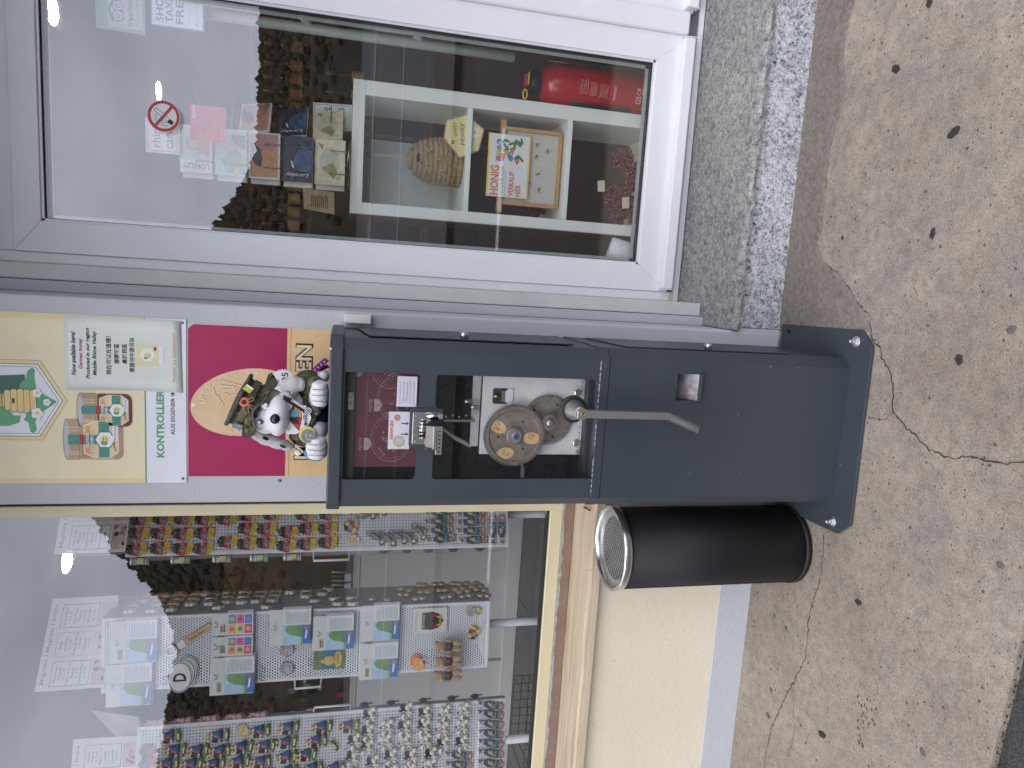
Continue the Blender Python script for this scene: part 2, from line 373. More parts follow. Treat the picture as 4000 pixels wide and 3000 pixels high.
# railing along the river path: seen only mirrored in the glass
rt = thing('river_railing', 'thin white railing along the far side of the street, mirrored in the door glass', 'railing', (0, -10.3, 0.08))
WHITERAIL = mat('white_rail_paint', (0.5, 0.5, 0.5), 0.5)
for z in (0.55, 1.05): MB().tube([(-26, -10.3, z), (26, -10.3, z)], 0.018, 8, WHITERAIL).build('rail', None, rt)
for k in range(-12, 13): MB().tube([(k*2.1, -10.3, 0.08), (k*2.1, -10.3, 1.06)], 0.025, 6, WHITERAIL).build('post', None, rt)

# far hillside; its skyline shows mirrored in both panes
PROFILE = [(-80, 9), (-50, 11), (-36, 12), (-29, 11.6), (-26.5, 12.2), (-24.5, 13.6), (-22, 16.0), (-19, 18.0), (-15, 19.5), (-8, 18), (-3, 14), (1, 11.6), (3, 10.2), (6, 8.4), (8.5, 7.3), (18, 7.0), (30, 7.6), (50, 8.5), (80, 8)]
def elev(a):
    for (a0, e0), (a1, e1) in zip(PROFILE, PROFILE[1:]):
        if a0 <= a <= a1: return e0+(e1-e0)*(a-a0)/(a1-a0)
    return 8
v = []; f = []; NA, NR = 120, 10
rnd = random.Random(3)
for i in range(NA+1):
    a = -80+160*i/NA; e = elev(a)
    for j in range(NR+1):
        d = 150+120*j/NR; top = 270*math.tan(rad(e-0.9))+1.4
        z = -0.5+(top+0.5)*(j/NR)**0.8+rnd.uniform(-0.6, 0.6)
        v.append((d*math.sin(rad(a)), -d*math.cos(rad(a))-2, z))
for i in range(NA):
    for j in range(NR): q = i*(NR+1)+j; f.append((q, q+1, q+NR+2, q+NR+1))
g = MB().add(v, f, None, True); hill = struct(g.build('hillside')); hill.data.materials[0] = mat('hill_soil', (0.05, 0.045, 0.03), 0.95, var=0.4, vs_=0.1)
WOOD_M = [mat('autumn_brown_leaves', (0.062, 0.044, 0.026), 0.9, var=0.5, vs_=0.6), mat('autumn_ochre_leaves', (0.082, 0.054, 0.024), 0.9, var=0.5, vs_=0.6), mat('dark_green_leaves', (0.044, 0.041, 0.021), 0.9, var=0.5, vs_=0.6)]
g = MB()
ico = bmesh.new(); bmesh.ops.create_icosphere(ico, subdivisions=1, radius=1.0); IV = [v_.co.copy() for v_ in ico.verts]; IF = [[q.index for q in f_.verts] for f_ in ico.faces]; ico.free()
for k in range(10000):
    a = rnd.uniform(-62, 45); j = rnd.random()**0.45; e = elev(a); d = 150+120*j; top = 270*math.tan(rad(e-0.9))+1.4
    z = -0.5+(top+0.5)*j**0.8; r = rnd.uniform(0.55, 1.5); hgt = rnd.uniform(0.8, 1.6)
    c = Vector((d*math.sin(rad(a)), -d*math.cos(rad(a))-2, z+r*0.3))
    pm = noise_v = rnd.random()
    g.add([c+Vector((p_.x*r, p_.y*r, p_.z*r*hgt))*rnd.uniform(0.75, 1.2) for p_ in IV], IF, WOOD_M[0 if pm < 0.55 else (1 if pm < 0.75 else 2)], True)
wood = g.build('woods'); wood['kind'] = 'stuff'; wood['label'] = 'brown and ochre autumn woods on the far hillside, mirrored in the glass'; wood['category'] = 'woods'

# ================================================================ the shop building
B = thing('shop_building', 'shop front with grey rendered pier, cream wall below the window and granite door step', 'building', (0, 0.1, 0))
g = MB(); g.box(-0.702, -0.115, 0, 0.205, 0, 2.72, PIER); pier = g.build('pier_wall', None, B, 0.008, 3)
g = MB(); g.box(-0.118, -0.078, 0.205, 0.52, 0.16, 2.72, REVEAL); g.build('jamb_reveal', None, B, 0.006, 2)
g = MB(); g.box(-0.0785, -0.034, 0.228, 0.52, 0.192, 2.72, GREENISH); g.build('jamb_lining', None, B, 0.002, 2)
# wall under the window
g = MB(); g.box(-4.2, -0.70, 0.003, 0.20, 0.125, 0.6, CREAM); g.build('apron_wall', None, B)
g = MB(); g.box(-4.2, -0.70, 0.0, 0.2, -0.02, 0.125, PLINTH); g.build('plinth', None, B, 0.004, 2)
# stone ledge: slightly sloped top, chipped front arris
v = []; NX = 60
rnl = random.Random(11)
for i in range(NX+1):
    x = -4.2+(4.2-0.46)*i/NX; ch = rnl.uniform(0, 0.004); dp = rnl.uniform(-0.0015, 0.0015)
    v += [(x, -0.027+dp, 0.599), (x, -0.030+dp, 0.632-ch), (x, -0.019-ch, 0.639), (x, 0.152, 0.646), (x, 0.152, 0.599)]
f = [(i*5+k, i*5+k+5, i*5+(k+1) % 5+5, i*5+(k+1) % 5) for i in range(NX) for k in range(5)]+[(0, 1, 2, 3, 4), tuple(NX*5+4-k for k in range(5))]
g = MB().add(v, [q[::-1] for q in f], LEDGE); g.build('window_ledge', None, B)
# brown sill board with flaked paint
g = MB(); g.box(-4.2, -0.703, 0.142, 0.20, 0.648, 0.691, BROWNSILL); sill = g.build('sill_board', None, B)
pts = []
for i in range(90): x = -0.705-2.6*i/89; pts.append((x, 0.691-0.0085-rnl.uniform(-0.004, 0.004)-(0.006 if rnl.random() < 0.15 else 0)))
g = MB().plate([(-3.305, 0.6915), (-0.705, 0.6915)]+pts, 0.1405, 0.0014, PRIMER); g.build('bare_patch', None, sill)
g = MB(); g.plate([(-0.745, 0.690), (-0.712, 0.690), (-0.708, 0.672), (-0.718, 0.664), (-0.728, 0.654), (-0.736, 0.655), (-0.732, 0.668), (-0.738, 0.678)], 0.1398, 0.0007, BLUEPAINT); g.build('old_paint_patch', None, sill)

# ---------------------------------------------------------------- shop window
W = MB(); ZT = 2.74
def mitre(mb, pts, y0, y1, m): mb.plate(pts, y0, y1-y0, m)
win = MB().box(-4.2, -0.705, 0.19, 0.20, 0.60, 0.69, GREYGAP).build('shop_window', None, B)
fr = [('rail', [(-4.1, 0.691), (-0.752, 0.691), (-0.789, 0.738), (-4.1, 0.738)]), ('stile', [(-0.752, 0.6912), (-0.752, ZT), (-0.789, ZT), (-0.789, 0.7382)])]
for nme, pp in fr: MB().plate(pp, 0.140, 0.05, GOLDFRAME).build(nme, None, win, 0.003, 2)
MB().plate([(-4.1, 0.7385), (-0.7895, 0.7385), (-0.7895, 0.7445), (-4.1, 0.7445)], 0.149, 0.03, SEAL).build('seal', None, win)
MB().box(-0.7515, -0.703, 0.145, 0.2, 0.692, 2.72, mat('dark_gap', (0.05, 0.035, 0.03), 0.8)).build('joint_strip', None, win)
MB().box(-4.1, -0.7885, 0.152, 0.172, 0.738, ZT, GLASS).build('pane', None, win)

# ---------------------------------------------------------------- upper facade and neighbours of the door (out of frame)
g = MB(); g.box(-4.2, 2.4, 0, 0.5, 2.74, 6.5, PIER); g.build('upper_wall', None, B)
g = MB(); g.box(2.06, 4.2, 0, 0.5, -0.02, 6.5, PIER); g.build('side_wall', None, B)
g = MB(); g.box(-6.2, -4.2, 0, 0.5, -0.02, 6.5, PIER); g.build('side_wall', None, B)

g = MB(); g.box(-0.034, 2.06, 0.405, 0.5, 2.551, 2.74, REVEAL); g.box(-4.2, -0.703, 0.14, 0.5, 2.741, 2.79, REVEAL); g.build('lintel', None, B)
g = MB(); g.box(-4.4, 2.8, -0.85, -0.001, 3.02, 3.2, PIER); g.build('overhang_slab', None, B, 0.01)  # unseen overhang inferred from the darker top of the front, added to shade it
# ---------------------------------------------------------------- granite door step
g = MB(); g.box(-0.105, 2.06, 0.0, 0.5, -0.02, 0.164, GR_RISER); g.build('step_riser', None, B, 0.004, 2)
v = []; NX = 90
for i in range(NX+1):
    x = -0.112+2.17*i/NX; d0 = rnl.uniform(-0.004, 0.004); d1 = rnl.uniform(-0.003, 0.003); zt = 0.190+rnl.uniform(-0.0012, 0.0012)
    v += [(x, -0.013+d0*0.5, 0.1645), (x, -0.016+d1, 0.176+d0*0.4), (x, -0.010+d0, zt-0.002), (x, 0.004+d0, zt), (x, 0.415, 0.190), (x, 0.415, 0.1645)]
f = [(i*6+k, i*6+k+6, i*6+(k+1) % 6+6, i*6+(k+1) % 6) for i in range(NX) for k in range(6)]+[(0, 1, 2, 3, 4, 5), tuple(NX*6+5-k for k in range(6))]
g = MB().add(v, [q[::-1] for q in f], GR_TOP); g.build('step_slab', None, B)
g = MB().box(-0.138, -0.104, 0.0015, 0.19, -0.02, 0.163, PIER); g.build('pier_foot', None, B, 0.006, 2)

# ---------------------------------------------------------------- glazed door, two leaves
door = MB().box(-0.04, 2.06, 0.418, 0.47, 0.19, 0.2135, PVC).build('shop_door', None, B, 0.003, 2)
MB().box(-0.034, 2.05, 0.4165, 0.423, 0.2137, 0.2185, ALU).build('threshold_strip', None, door)
MB().box(-0.034, 2.05, 0.424, 0.47, 0.2137, 0.247, GREYGAP).build('threshold_gap', None, door)
MB().box(-0.0338, -0.0005, 0.408, 0.48, 0.2190, 2.55, PVC).build('door_frame', None, door, 0.003, 2)
MB().box(-0.0003, 2.05, 0.408, 0.48, 2.482, 2.55, PVC).build('door_frame', None, door, 0.003, 2)
BEAD = mat('white_glazing_bead', (0.74, 0.75, 0.77), 0.4, var=0.04)
def leaf(xl, xr, zb, zt, wd):
    y0, y1 = 0.400, 0.465; xi, xj, zi, zj = xl+wd, xr-wd, zb+wd+0.03, zt-wd+0.02
    for nme, pp in (('stile', [(xl, zb), (xl, zt), (xi, zj), (xi, zi)]), ('stile', [(xr, zb), (xr, zt), (xj, zj), (xj, zi)]),
                    ('rail', [(xl, zt), (xr, zt), (xj, zj), (xi, zj)]), ('rail', [(xl, zb), (xr, zb), (xj, zi), (xi, zi)])):
        MB().plate(pp, y0, y1-y0, PVC).build(nme, None, door, 0.0022, 2)
    for (a, b_, c, d) in ((xi, xi+0.008, zi, zj), (xj-0.008, xj, zi, zj), (xi, xj, zi, zi+0.008), (xi, xj, zj-0.008, zj)):
        MB().box(a, b_, 0.407, 0.43, c, d, BEAD).build('bead', None, door)
    s = 0.010
    for (a, b_, c, d) in ((xi, xi+s, zi, zj), (xj-s, xj, zi, zj), (xi, xj, zi, zi+s), (xi, xj, zj-s, zj)):
        MB().box(a, b_, 0.413, 0.44, c, d, SEAL).build('seal', None, door)
    MB().box(xi, xj, 0.418, 0.442, zi, zj, GLASS).build('pane', None, door)
    for (a, b_, c, d) in ((xi+s, xi+s+0.012, zi, zj), (xj-s-0.012, xj-s, zi, zj), (xi, xj, zi+s, zi+s+0.012), (xi, xj, zj-s-0.012, zj-s)):
        MB().box(a, b_, 0.4425, 0.447, c, d, mat('pane_spacer', (0.42, 0.47, 0.45), 0.4)).build('spacer', None, door)
leaf(0.0, 0.938, 0.248, 2.480, 0.098)
leaf(1.018, 1.956, 0.248, 2.480, 0.098)
MB().plate([(0.9385, 0.262), (1.0175, 0.262), (1.0175, 2.48), (0.9385, 2.48)], 0.383, 0.08, PVC).build('astragal', None, door, 0.008, 3)
for x0, x1 in ((0.012, 0.925), (1.030, 1.94)):
    MB().box(x0, x1, 0.368, 0.3995, 0.240, 0.284, PVC).build('weather_bar', None, door, 0.006, 3)
    for xx in (x0-0.003, x1): MB().box(xx, xx+0.003, 0.3665, 0.3997, 0.2385, 0.2855, PVC).build('bar_cap', None, door)
MB().box(-0.0335, -0.002, 0.4075, 0.43, 0.2192, 0.236, mat('yellowed_pvc', (0.66, 0.60, 0.42), 0.5)).build('frame_block', None, door)
# pull bar inside the door
PULL = mat('pale_grey_pull_bar', (0.50, 0.56, 0.52), 0.4, var=0.06)
pb = MB().tube([(0.815, 0.52, 0.885), (0.815, 0.52, 2.05)], 0.017, 14, PULL).build('pull_bar', None, door)
for z in (1.62, 1.24):
    MB().tube([(0.862, 0.45, z+0.02), (0.858, 0.49, z+0.012), (0.838, 0.515, z), (0.815, 0.52, z-0.012)], 0.016, 12, PULL).build('bracket', None, pb)
# ================================================================ shop interior
DARKW = mat('dark_brown_wall', (0.05, 0.035, 0.026), 0.85, var=0.3, vs_=3)
FLOORB = mat('brown_mat_floor', (0.095, 0.065, 0.058), 0.95, var=0.35, vs_=90, bump=0.6, bs=220)
g = MB(); g.box(-4.3, 2.6, 0.5, 5.0, 0.10, 0.19, FLOORB); struct(g.build('floor'))
g = MB(); g.box(-4.3, 2.6, 0.5, 5.0, 2.8, 2.9, DARKW); struct(g.build('ceiling'))
for nm, a in (('wall_back', (-4.3, 2.6, 4.9, 5.0, 0.1, 3.1)), ('wall_left', (-4.4, -4.3, 0.2, 5.0, 0.1, 3.1)), ('wall_right', (2.5, 2.6, 0.5, 5.0, 0.1, 3.1))):
    struct(MB().box(*a, DARKW).build(nm))
MB().box(-0.702, -0.079, 0.206, 0.5, 0.10, 3.0, DARKW).build('pier_core', None, B)

# window bay: tiled floor of separate dark tiles
TILE = mat('dark_floor_tile', (0.18, 0.17, 0.16), 0.55, var=0.15, vs_=8, rvar=0.15)
TILEJ = mat('tile_joint', (0.03, 0.03, 0.03), 0.9)
bay = struct(MB().box(-4.2, -0.60, 0.201, 1.25, 0.40, 0.546, TILEJ).build('window_bay_floor'))
for i in range(7):
    for j in range(3):
        x0 = -4.2+i*0.52; y0 = 0.20+j*0.35
        MB().box(x0+0.002, min(x0+0.518, -0.6), y0+0.002, y0+0.348, 0.5465, 0.55, TILE).build('tile', None, bay)
PANELW = mat('pale_grey_board', (0.80, 0.80, 0.755), 0.6, var=0.05, vs_=3)
pn = MB().box(-3.6, -0.62, 1.17, 1.19, 0.62, 1.36, PANELW).build('bay_partition'); tag(pn, 'low pale grey board standing behind the souvenir racks in the window', 'partition')
MB().box(-3.6, -0.62, 1.155, 1.195, 1.36, 1.385, mat('beige_capping', (0.62, 0.57, 0.42), 0.5)).build('top_rail', None, pn)
MB().box(-3.6, -0.62, 1.160, 1.189, 0.552, 0.62, PANELW).build('skirting', None, pn, 0.003)
for x in (-1.26, -1.95, -2.6): MB().box(x, x+0.012, 1.165, 1.17, 0.62, 1.36, mat('board_joint', (0.4, 0.38, 0.28), 0.7)).build('joint_strip', None, pn)
base_origin(pn) if False else None

# pendant lamps, lit
BULB = mat('lit_lamp', (1, 0.8, 0.5), 0.5, var=0, emit=(1.0, 0.70, 0.36), es=85.0)
BLKW = mat('black_cord', (0.01, 0.01, 0.01), 0.9, var=0)
BRASS = mat('lamp_brass', (0.45, 0.3, 0.12), 0.35, metal=1.0)
for (x, y, lb) in ((1.18, 3.56, 'lit warm ceiling lamp glowing just above the no smoking sign'), (1.09, 1.66, 'lit warm ceiling lamp in the top right corner of the door glass'), (-1.53, 1.65, 'lit warm ceiling lamp glowing beside the right price sign')):
    tl = thing('ceiling_lamp', lb, 'lamp', (x, y, 2.8), 'lamps lit inside the shop')
    MB().lathe([(0.062, -0.012), (0.066, -0.004), (0.066, 0.0)], (x, y, 2.8), seg=28, m=BULB).build('diffuser', None, tl)
    MB().lathe([(0.067, 0.0), (0.067, -0.008), (0.075, -0.008), (0.075, 0.0)], (x, y, 2.8), seg=28, m=BRASS, cap=False).build('trim_ring', None, tl)
# wine shelf at the back
WOODD = mat('dark_shelf_wood', (0.13, 0.07, 0.035), 0.6, var=0.3, vs_=12)
ws = thing('wine_shelf', 'dark wooden wall shelf holding rows of wine bottles at the back of the shop', 'shelf', (0.85, 3.1, 0.19))
for z in (2.085, 1.70, 1.30, 0.9): MB().box(0.0, 1.9, 2.98, 3.25, z, z+0.03, WOODD).build('board', None, ws)
for x in (-0.03, 0.92, 1.9): MB().box(x, x+0.03, 2.98, 3.25, 0.19, 2.3, WOODD).build('upright', None, ws)
BGL = mat('dark_bottle_glass', (0.012, 0.02, 0.012), 0.12, var=0); LABELS = [mat('cream_bottle_label', (0.58, 0.46, 0.27), 0.7), mat('rosy_bottle_label', (0.42, 0.24, 0.17), 0.7)]
CAPS = mat('gold_capsule', (0.55, 0.38, 0.14), 0.4, metal=0.6)
def bottle(x, y, z, label, k):
    t_ = thing('wine_bottle', label, 'bottle', (x, y, z), 'wine bottles at the back of the shop')
    MB().lathe([(0.036, 0), (0.036, 0.17), (0.03, 0.20), (0.014, 0.23), (0.013, 0.25)], (x, y, z), seg=12, m=BGL).build('body', None, t_)
    MB().lathe([(0.0135, 0.235), (0.015, 0.295), (0.014, 0.30)], (x, y, z), seg=10, m=CAPS).build('capsule', None, t_)
    MB().lathe([(0.0365, 0.05), (0.0365, 0.13)], (x, y, z), seg=12, m=LABELS[k % 2], cap=False).build('paper_label', None, t_)
ORD = ['first', 'second', 'third', 'fourth', 'fifth', 'sixth', 'seventh', 'eighth', 'ninth', 'tenth', 'eleventh', 'twelfth', 'thirteenth', 'fourteenth']
for i, x in enumerate((0.20, 0.29, 0.38, 0.47, 0.56, 0.74, 0.98, 1.07, 1.16, 1.25, 1.34, 1.46)): bottle(x, 3.05, 1.73, f'dark wine bottle on the upper back shelf, {ORD[i]} from its left end', 0 if i < 5 else 1)
for i, x in enumerate((0.72, 0.82, 0.98, 1.08, 1.20, 1.32)): bottle(x, 3.05, 1.33, f'dark wine bottle on the lower back shelf, {ORD[i]} from its left end', 0)
pf = thing('framed_picture', 'brown framed picture hanging at the back, beside the door stile', 'picture', (0.1, 2.94, 2.15))
MB().box(-0.02, 0.26, 2.92, 2.95, 2.14, 2.42, WOODD).build('frame', None, pf); MB().box(0.02, 0.22, 2.914, 2.919, 2.18, 2.38, mat('brown_picture', (0.22, 0.13, 0.07), 0.6, var=0.5, vs_=14)).build('print', None, pf)
# brown counter and boxes low behind the door
for (a, lb) in (((1.0, 1.5, 2.2, 2.6, 0.19, 0.75), 'brown carton on the shop floor behind the fire extinguisher'), ((1.45, 2.1, 2.0, 2.5, 0.19, 1.15), 'dark brown cabinet on the right behind the door pull bar')):
    o = MB().box(*a, mat('brown_cabinet', (0.10, 0.06, 0.045), 0.7, var=0.3, vs_=6)).build('cabinet' if 'cabinet' in lb else 'carton'); tag(o, lb, 'cabinet' if 'cabinet' in lb else 'box'); base_origin(o)

# paper notice hung inside (back of a sign seen in the door)
o = thing('paper_notice', 'small brown laminated notice in the door glass beside the card rack', 'notice', (0.24, 0.47, 1.50))
g = MB().plate([(0.196, 1.508), (0.272, 1.512), (0.276, 1.618), (0.206, 1.612)], 0.470, 0.0008, mat('kraft_notice', (0.30, 0.22, 0.10), 0.5)); g.build('sheet', None, o)
g = MB(); lines_block(g, 0.215, 0.262, 1.53, 1.59, 0.4695, 9, mat('brown_print', (0.08, 0.05, 0.02), 0.7)); g.build('print', None, o)

# ---------------------------------------------------------------- white cube shelf behind the door
SHW = mat('white_shelf_board', (0.86, 0.90, 0.84), 0.5, var=0.03, vs_=4)
SHB = mat('brown_board_edge', (0.24, 0.15, 0.10), 0.6, var=0.2)
sh = thing('cube_shelf', 'tall white cube shelf behind the door glass holding honey things', 'shelf', (0.454, 0.78, 0.19))
MB().box(0.216, 0.692, 0.60, 0.95, 1.413, 1.456, SHW).build('top_board', None, sh, 0.001)
MB().box(0.216, 0.258, 0.60, 0.95, 0.19, 1.4125, SHW).build('side_board', None, sh, 0.001)
MB().box(0.640, 0.692, 0.60, 0.95, 0.19, 1.4125, SHW).build('side_board', None, sh, 0.001)
for z in (1.013, 0.616, 0.222): MB().box(0.2585, 0.6395, 0.60, 0.945, z, z+0.019, SHW).build('cube_floor', None, sh, 0.001)
MB().box(0.2135, 0.2155, 0.615, 0.95, 0.19, 1.456, SHB).build('side_veneer', None, sh)
o = MB().plate(rect(0.262, 0.545, 1.034, 1.372), 0.925, 0.004, mat('frosted_sheet', (0.66, 0.68, 0.66), 0.35, var=0.06)).build('frosted_sheet'); tag(o, 'pale frosted sheet leaning at the back of the top shelf cube', 'sheet'); base_origin(o)

# straw bee skep: coiled rope dome
STRAW = mat('straw_coil', (0.40, 0.29, 0.14), 0.85, var=0.35, vs_=60, bump=0.8, bs=160)
sk = thing('bee_skep', 'domed coiled straw beehive standing in the top shelf cube', 'beehive', (0.452, 0.725, 1.033))
NC = 11
for i in range(NC):
    z = 1.033+0.012+i*0.0185; q = i/(NC-1); R_ = 0.083*math.sqrt(max(0.02, 1-(max(0, q-0.25)/0.8)**2.2))
    g = MB(); n = 30
    path = [(0.452+R_*math.cos(2*math.pi*k/n)*(1+rnd.uniform(-.02, .02)), 0.725+R_*math.sin(2*math.pi*k/n)*(1+rnd.uniform(-.02, .02)), z+rnd.uniform(-.001, .001)) for k in range(n)]; path.append(path[0])
    g.tube(path, 0.0112, 8, STRAW, cap=False)
    for k in range(34):     # binding strips slanted over the coil
        a = 2*math.pi*(k+0.4*(i % 2))/34; d = Vector((math.cos(a), math.sin(a), 0)); tg = Vector((-math.sin(a), math.cos(a), 0)); c = Vector((0.452, 0.725, z))+d*(R_+0.0108)
        g.add([c-tg*0.003+Vector((0, 0, -0.008)), c+tg*0.001+Vector((0, 0, -0.008)), c+tg*0.005+Vector((0, 0, 0.008)), c+tg*0.001+Vector((0, 0, 0.008))]+[c+d*0.0016-tg*0.001, c+d*0.0016+tg*0.003], [(0, 1, 5, 4), (4, 5, 2, 3)], STRAW)
    g.build('straw_coil', None, sk)
MB().ball((0.452, 0.725, 1.232), (0.035, 0.035, 0.014), m=STRAW).build('crown_knob', None, sk)
MB().plate(ell(0.448, 1.205, 0.019, 0.0085, 12), 0.655, 0.02, mat('hive_hole', (0.02, 0.015, 0.01), 0.9)).build('entrance', None, sk)
BEEB = mat('bee_brown', (0.07, 0.04, 0.015), 0.6); BEEY = mat('bee_ochre', (0.35, 0.2, 0.05), 0.6); BEEW = mat('bee_wing', (0.45, 0.42, 0.36), 0.3)
def bee(x, y, z, ang, parent=None, s=1.0, label=None):
    c, q = math.cos(rad(ang)), math.sin(rad(ang)); Rm = Matrix(((c, 0, -q), (0, 1, 0), (q, 0, c)))
    P = lambda a, b_, e: Vector((x, y, z))+Rm @ Vector((a, b_, e))*s
    t_ = thing('bee', label, 'bee', (x, y, z), 'bees on the hive and the comb frame')
    g = MB(); g.ball(P(0, 0, -0.004), (0.003*s, 0.003*s, 0.0055*s), 8, 6, BEEB, Rm); g.ball(P(0, 0, 0.003), (0.003*s, 0.003*s, 0.003*s), 8, 5, BEEY); g.ball(P(0, 0, 0.0065), 0.002*s, 6, 5, BEEB)
    g.build('body', None, t_)
    g = MB()
    for k in (-1, 1): g.add([P(0, -0.002, 0.003), P(k*0.008, -0.003, 0.0005), P(k*0.009, -0.003, -0.006), P(k*0.003, -0.003, -0.004)], [(0, 1, 2, 3)], BEEW)
    g.build('wings', None, t_)
for i, (x, z, a) in enumerate(((0.415, 1.175, 20), (0.445, 1.135, 80), (0.40, 1.115, 10), (0.47, 1.10, 60), (0.43, 1.20, 150), (0.475, 1.165, 120))): bee(x, 0.725-math.sqrt(max(0.0, 0.094**2-(x-0.452)**2))-0.003, z, a, label=f'model bee on the straw hive, {ORD[i]} of six from its lower left')

# hexagonal honey sign
hx = thing('hexagon_sign', 'pale yellow hexagonal sweet honey sign hanging in front of the straw hive', 'sign', (0.54, 0.62, 0.963))
HEX = [(0.523, 1.118), (0.588, 1.111), (0.621, 1.031), (0.570, 0.963), (0.490, 0.980), (0.455, 1.054)]
HX = mat('pale_yellow_card', (0.78, 0.70, 0.34), 0.55, var=0.06); HXE = mat('tan_card_edge', (0.52, 0.33, 0.2), 0.6); INK = mat('black_ink', (0.015, 0.015, 0.015), 0.6, var=0)
MB().plate(HEX, 0.618, 0.004, HXE).build('edge', None, hx)
cx_, cz_ = 0.540, 1.043
MB().plate([(cx_+(a-cx_)*0.94, cz_+(b_-cz_)*0.94) for a, b_ in HEX], 0.6172, 0.0007, HX).build('face', None, hx)
text('SWEET', 0.560, 1.076, 0.6168, 0.05, 0.012, INK, hx, 8)
text('Honey', 0.545, 1.046, 0.6168, 0.085, 0.026, INK, hx, 8, shear=0.3)
WHITEI = mat('white_ink', (0.82, 0.82, 0.8), 0.6, var=0.02)
g = MB()
for k in range(9): a = k*40; g.plate(ell(0.556+0.014*math.cos(rad(a)), 1.000+0.014*math.sin(rad(a)), 0.010, 0.004, 10, tilt=a), 0.6168-k*0.00001, 0.0003, WHITEI)
g.plate(ell(0.556, 1.0, 0.006, 0.006, 12), 0.6165, 0.0003, mat('daisy_yellow', (0.7, 0.55, 0.15), 0.6)); g.build('daisy', None, hx)
g = MB(); g.plate(ell(0.512, 1.082, 0.009, 0.007, 14), 0.6168, 0.0003, mat('bee_yellow', (0.75, 0.5, 0.05), 0.6))
for dx in (-0.005, 0, 0.005): g.plate(rect(0.512+dx-0.001, 0.512+dx+0.001, 1.0755, 1.0885), 0.6166, 0.0002, INK)
for s_ in (-1, 1): g.plate(ell(0.512+s_*0.004, 1.093, 0.004, 0.007, 10, tilt=-s_*25), 0.6167, 0.0002, WHITEI)
g.build('printed_bee', None, hx)

# comb frame with bees and the honey sign
cf = thing('comb_frame', 'wooden honeycomb frame leaning in the middle shelf cube', 'frame', (0.45, 0.66, 0.636))
PINE = mat('pine_wood', (0.52, 0.30, 0.13), 0.6, var=0.22, vs_=30)
yq = 0.648
for nm, (a, b_, c, d) in (('top_bar', (0.272, 0.622, 0.872, 0.892)), ('bottom_bar', (0.302, 0.598, 0.642, 0.656)), ('side_bar', (0.302, 0.316, 0.656, 0.872)), ('side_bar', (0.584, 0.598, 0.656, 0.872))):
    MB().box(a, b_, yq-0.008, yq+0.016, c, d, PINE).build(nm, None, cf, 0.001)
m, t, b = nodes_mat('wax_foundation'); p = objco(t); vv = voro(t, p, 170, 'F1', 'Distance', 0.15)
t.links.new(ramp(t, vv, [(0.25, (0.42, 0.41, 0.37)), (0.55, (0.60, 0.58, 0.52))]), b.inputs['Base Color']); bumpn(t, b, vv, 0.5, 0.002); WAX = m
MB().box(0.316, 0.584, yq+0.002, yq+0.006, 0.656, 0.872, WAX).build('wax_sheet', None, cf)
for i, (x, z, a) in enumerate(((0.54, 0.745, 60), (0.52, 0.70, 100), (0.495, 0.745, 60), (0.43, 0.735, 20), (0.395, 0.765, 170), (0.37, 0.725, 80))): bee(x, yq-0.004, z, a, label=f'model bee on the comb frame wax, {ORD[i]} of six from the right')
hs = thing('honey_sign', 'small white honig verkauf hier sign with flowers, hung on the comb frame', 'sign', (0.447, 0.632, 0.772))
MB().plate(rect(0.328, 0.566, 0.772, 0.941), 0.634, 0.003, mat('sign_yellow_edge', (0.85, 0.62, 0.05), 0.5)).build('border', None, hs)
MB().plate(rect(0.329, 0.565, 0.779, 0.934), 0.6332, 0.0007, mat('sign_white', (0.80, 0.81, 0.78), 0.5, var=0.03)).build('face', None, hs)
ORNG = mat('orange_ink', (0.80, 0.22, 0.04), 0.55, var=0.03); GRNI = mat('green_ink', (0.03, 0.33, 0.15), 0.55, var=0.03); REDO = mat('red_orange_ink', (0.72, 0.12, 0.05), 0.55)
text('HONIG', 0.390, 0.910, 0.6326, 0.112, 0.034, ORNG, hs, bold=0.03)
text('AUS EIGENER IMKEREI', 0.390, 0.880, 0.6326, 0.112, 0.013, GRNI, hs)
text('Vom Erzeuger zum Verbraucher', 0.380, 0.866, 0.6326, 0.10, 0.006, GRNI, hs)
text('VERKAUF', 0.380, 0.842, 0.6326, 0.092, 0.022, REDO, hs, bold=0.02); text('HIER', 0.357, 0.814, 0.6326, 0.046, 0.022, REDO, hs, bold=0.02)
g = MB(); cols_ = [(0.10, 0.16, 0.55), (0.25, 0.3, 0.75), (0.75, 0.6, 0.05), (0.7, 0.12, 0.12), (0.55, 0.65, 0.8), (0.62, 0.1, 0.4)]
rf = random.Random(5)
for k in range(20): a = rf.uniform(0, 360); g.plate(ell(0.505+rf.uniform(-.038, .042), 0.852+rf.uniform(-.045, .045), 0.014, 0.005, 8, tilt=a), 0.6329-k*1e-5, 0.0002, mat('flower_leaf_green', (0.06, 0.22, 0.06), 0.6))
for k in range(16):
    x = 0.503+rf.uniform(-.033, .038); z = 0.86+rf.uniform(-.04, .045); mm = mat(f'flower_ink_{k % 6}', cols_[k % 6], 0.6)
    for q in range(5): g.plate(ell(x+0.006*math.cos(q*1.257), z+0.006*math.sin(q*1.257), 0.005, 0.0042, 8), 0.6326-k*1e-5, 0.0002, mm)
    g.plate(ell(x, z, 0.0028, 0.0028, 8), 0.6323, 0.0002, mat('flower_centre', (0.8, 0.6, 0.1), 0.6))
g.build('printed_bouquet', None, hs)

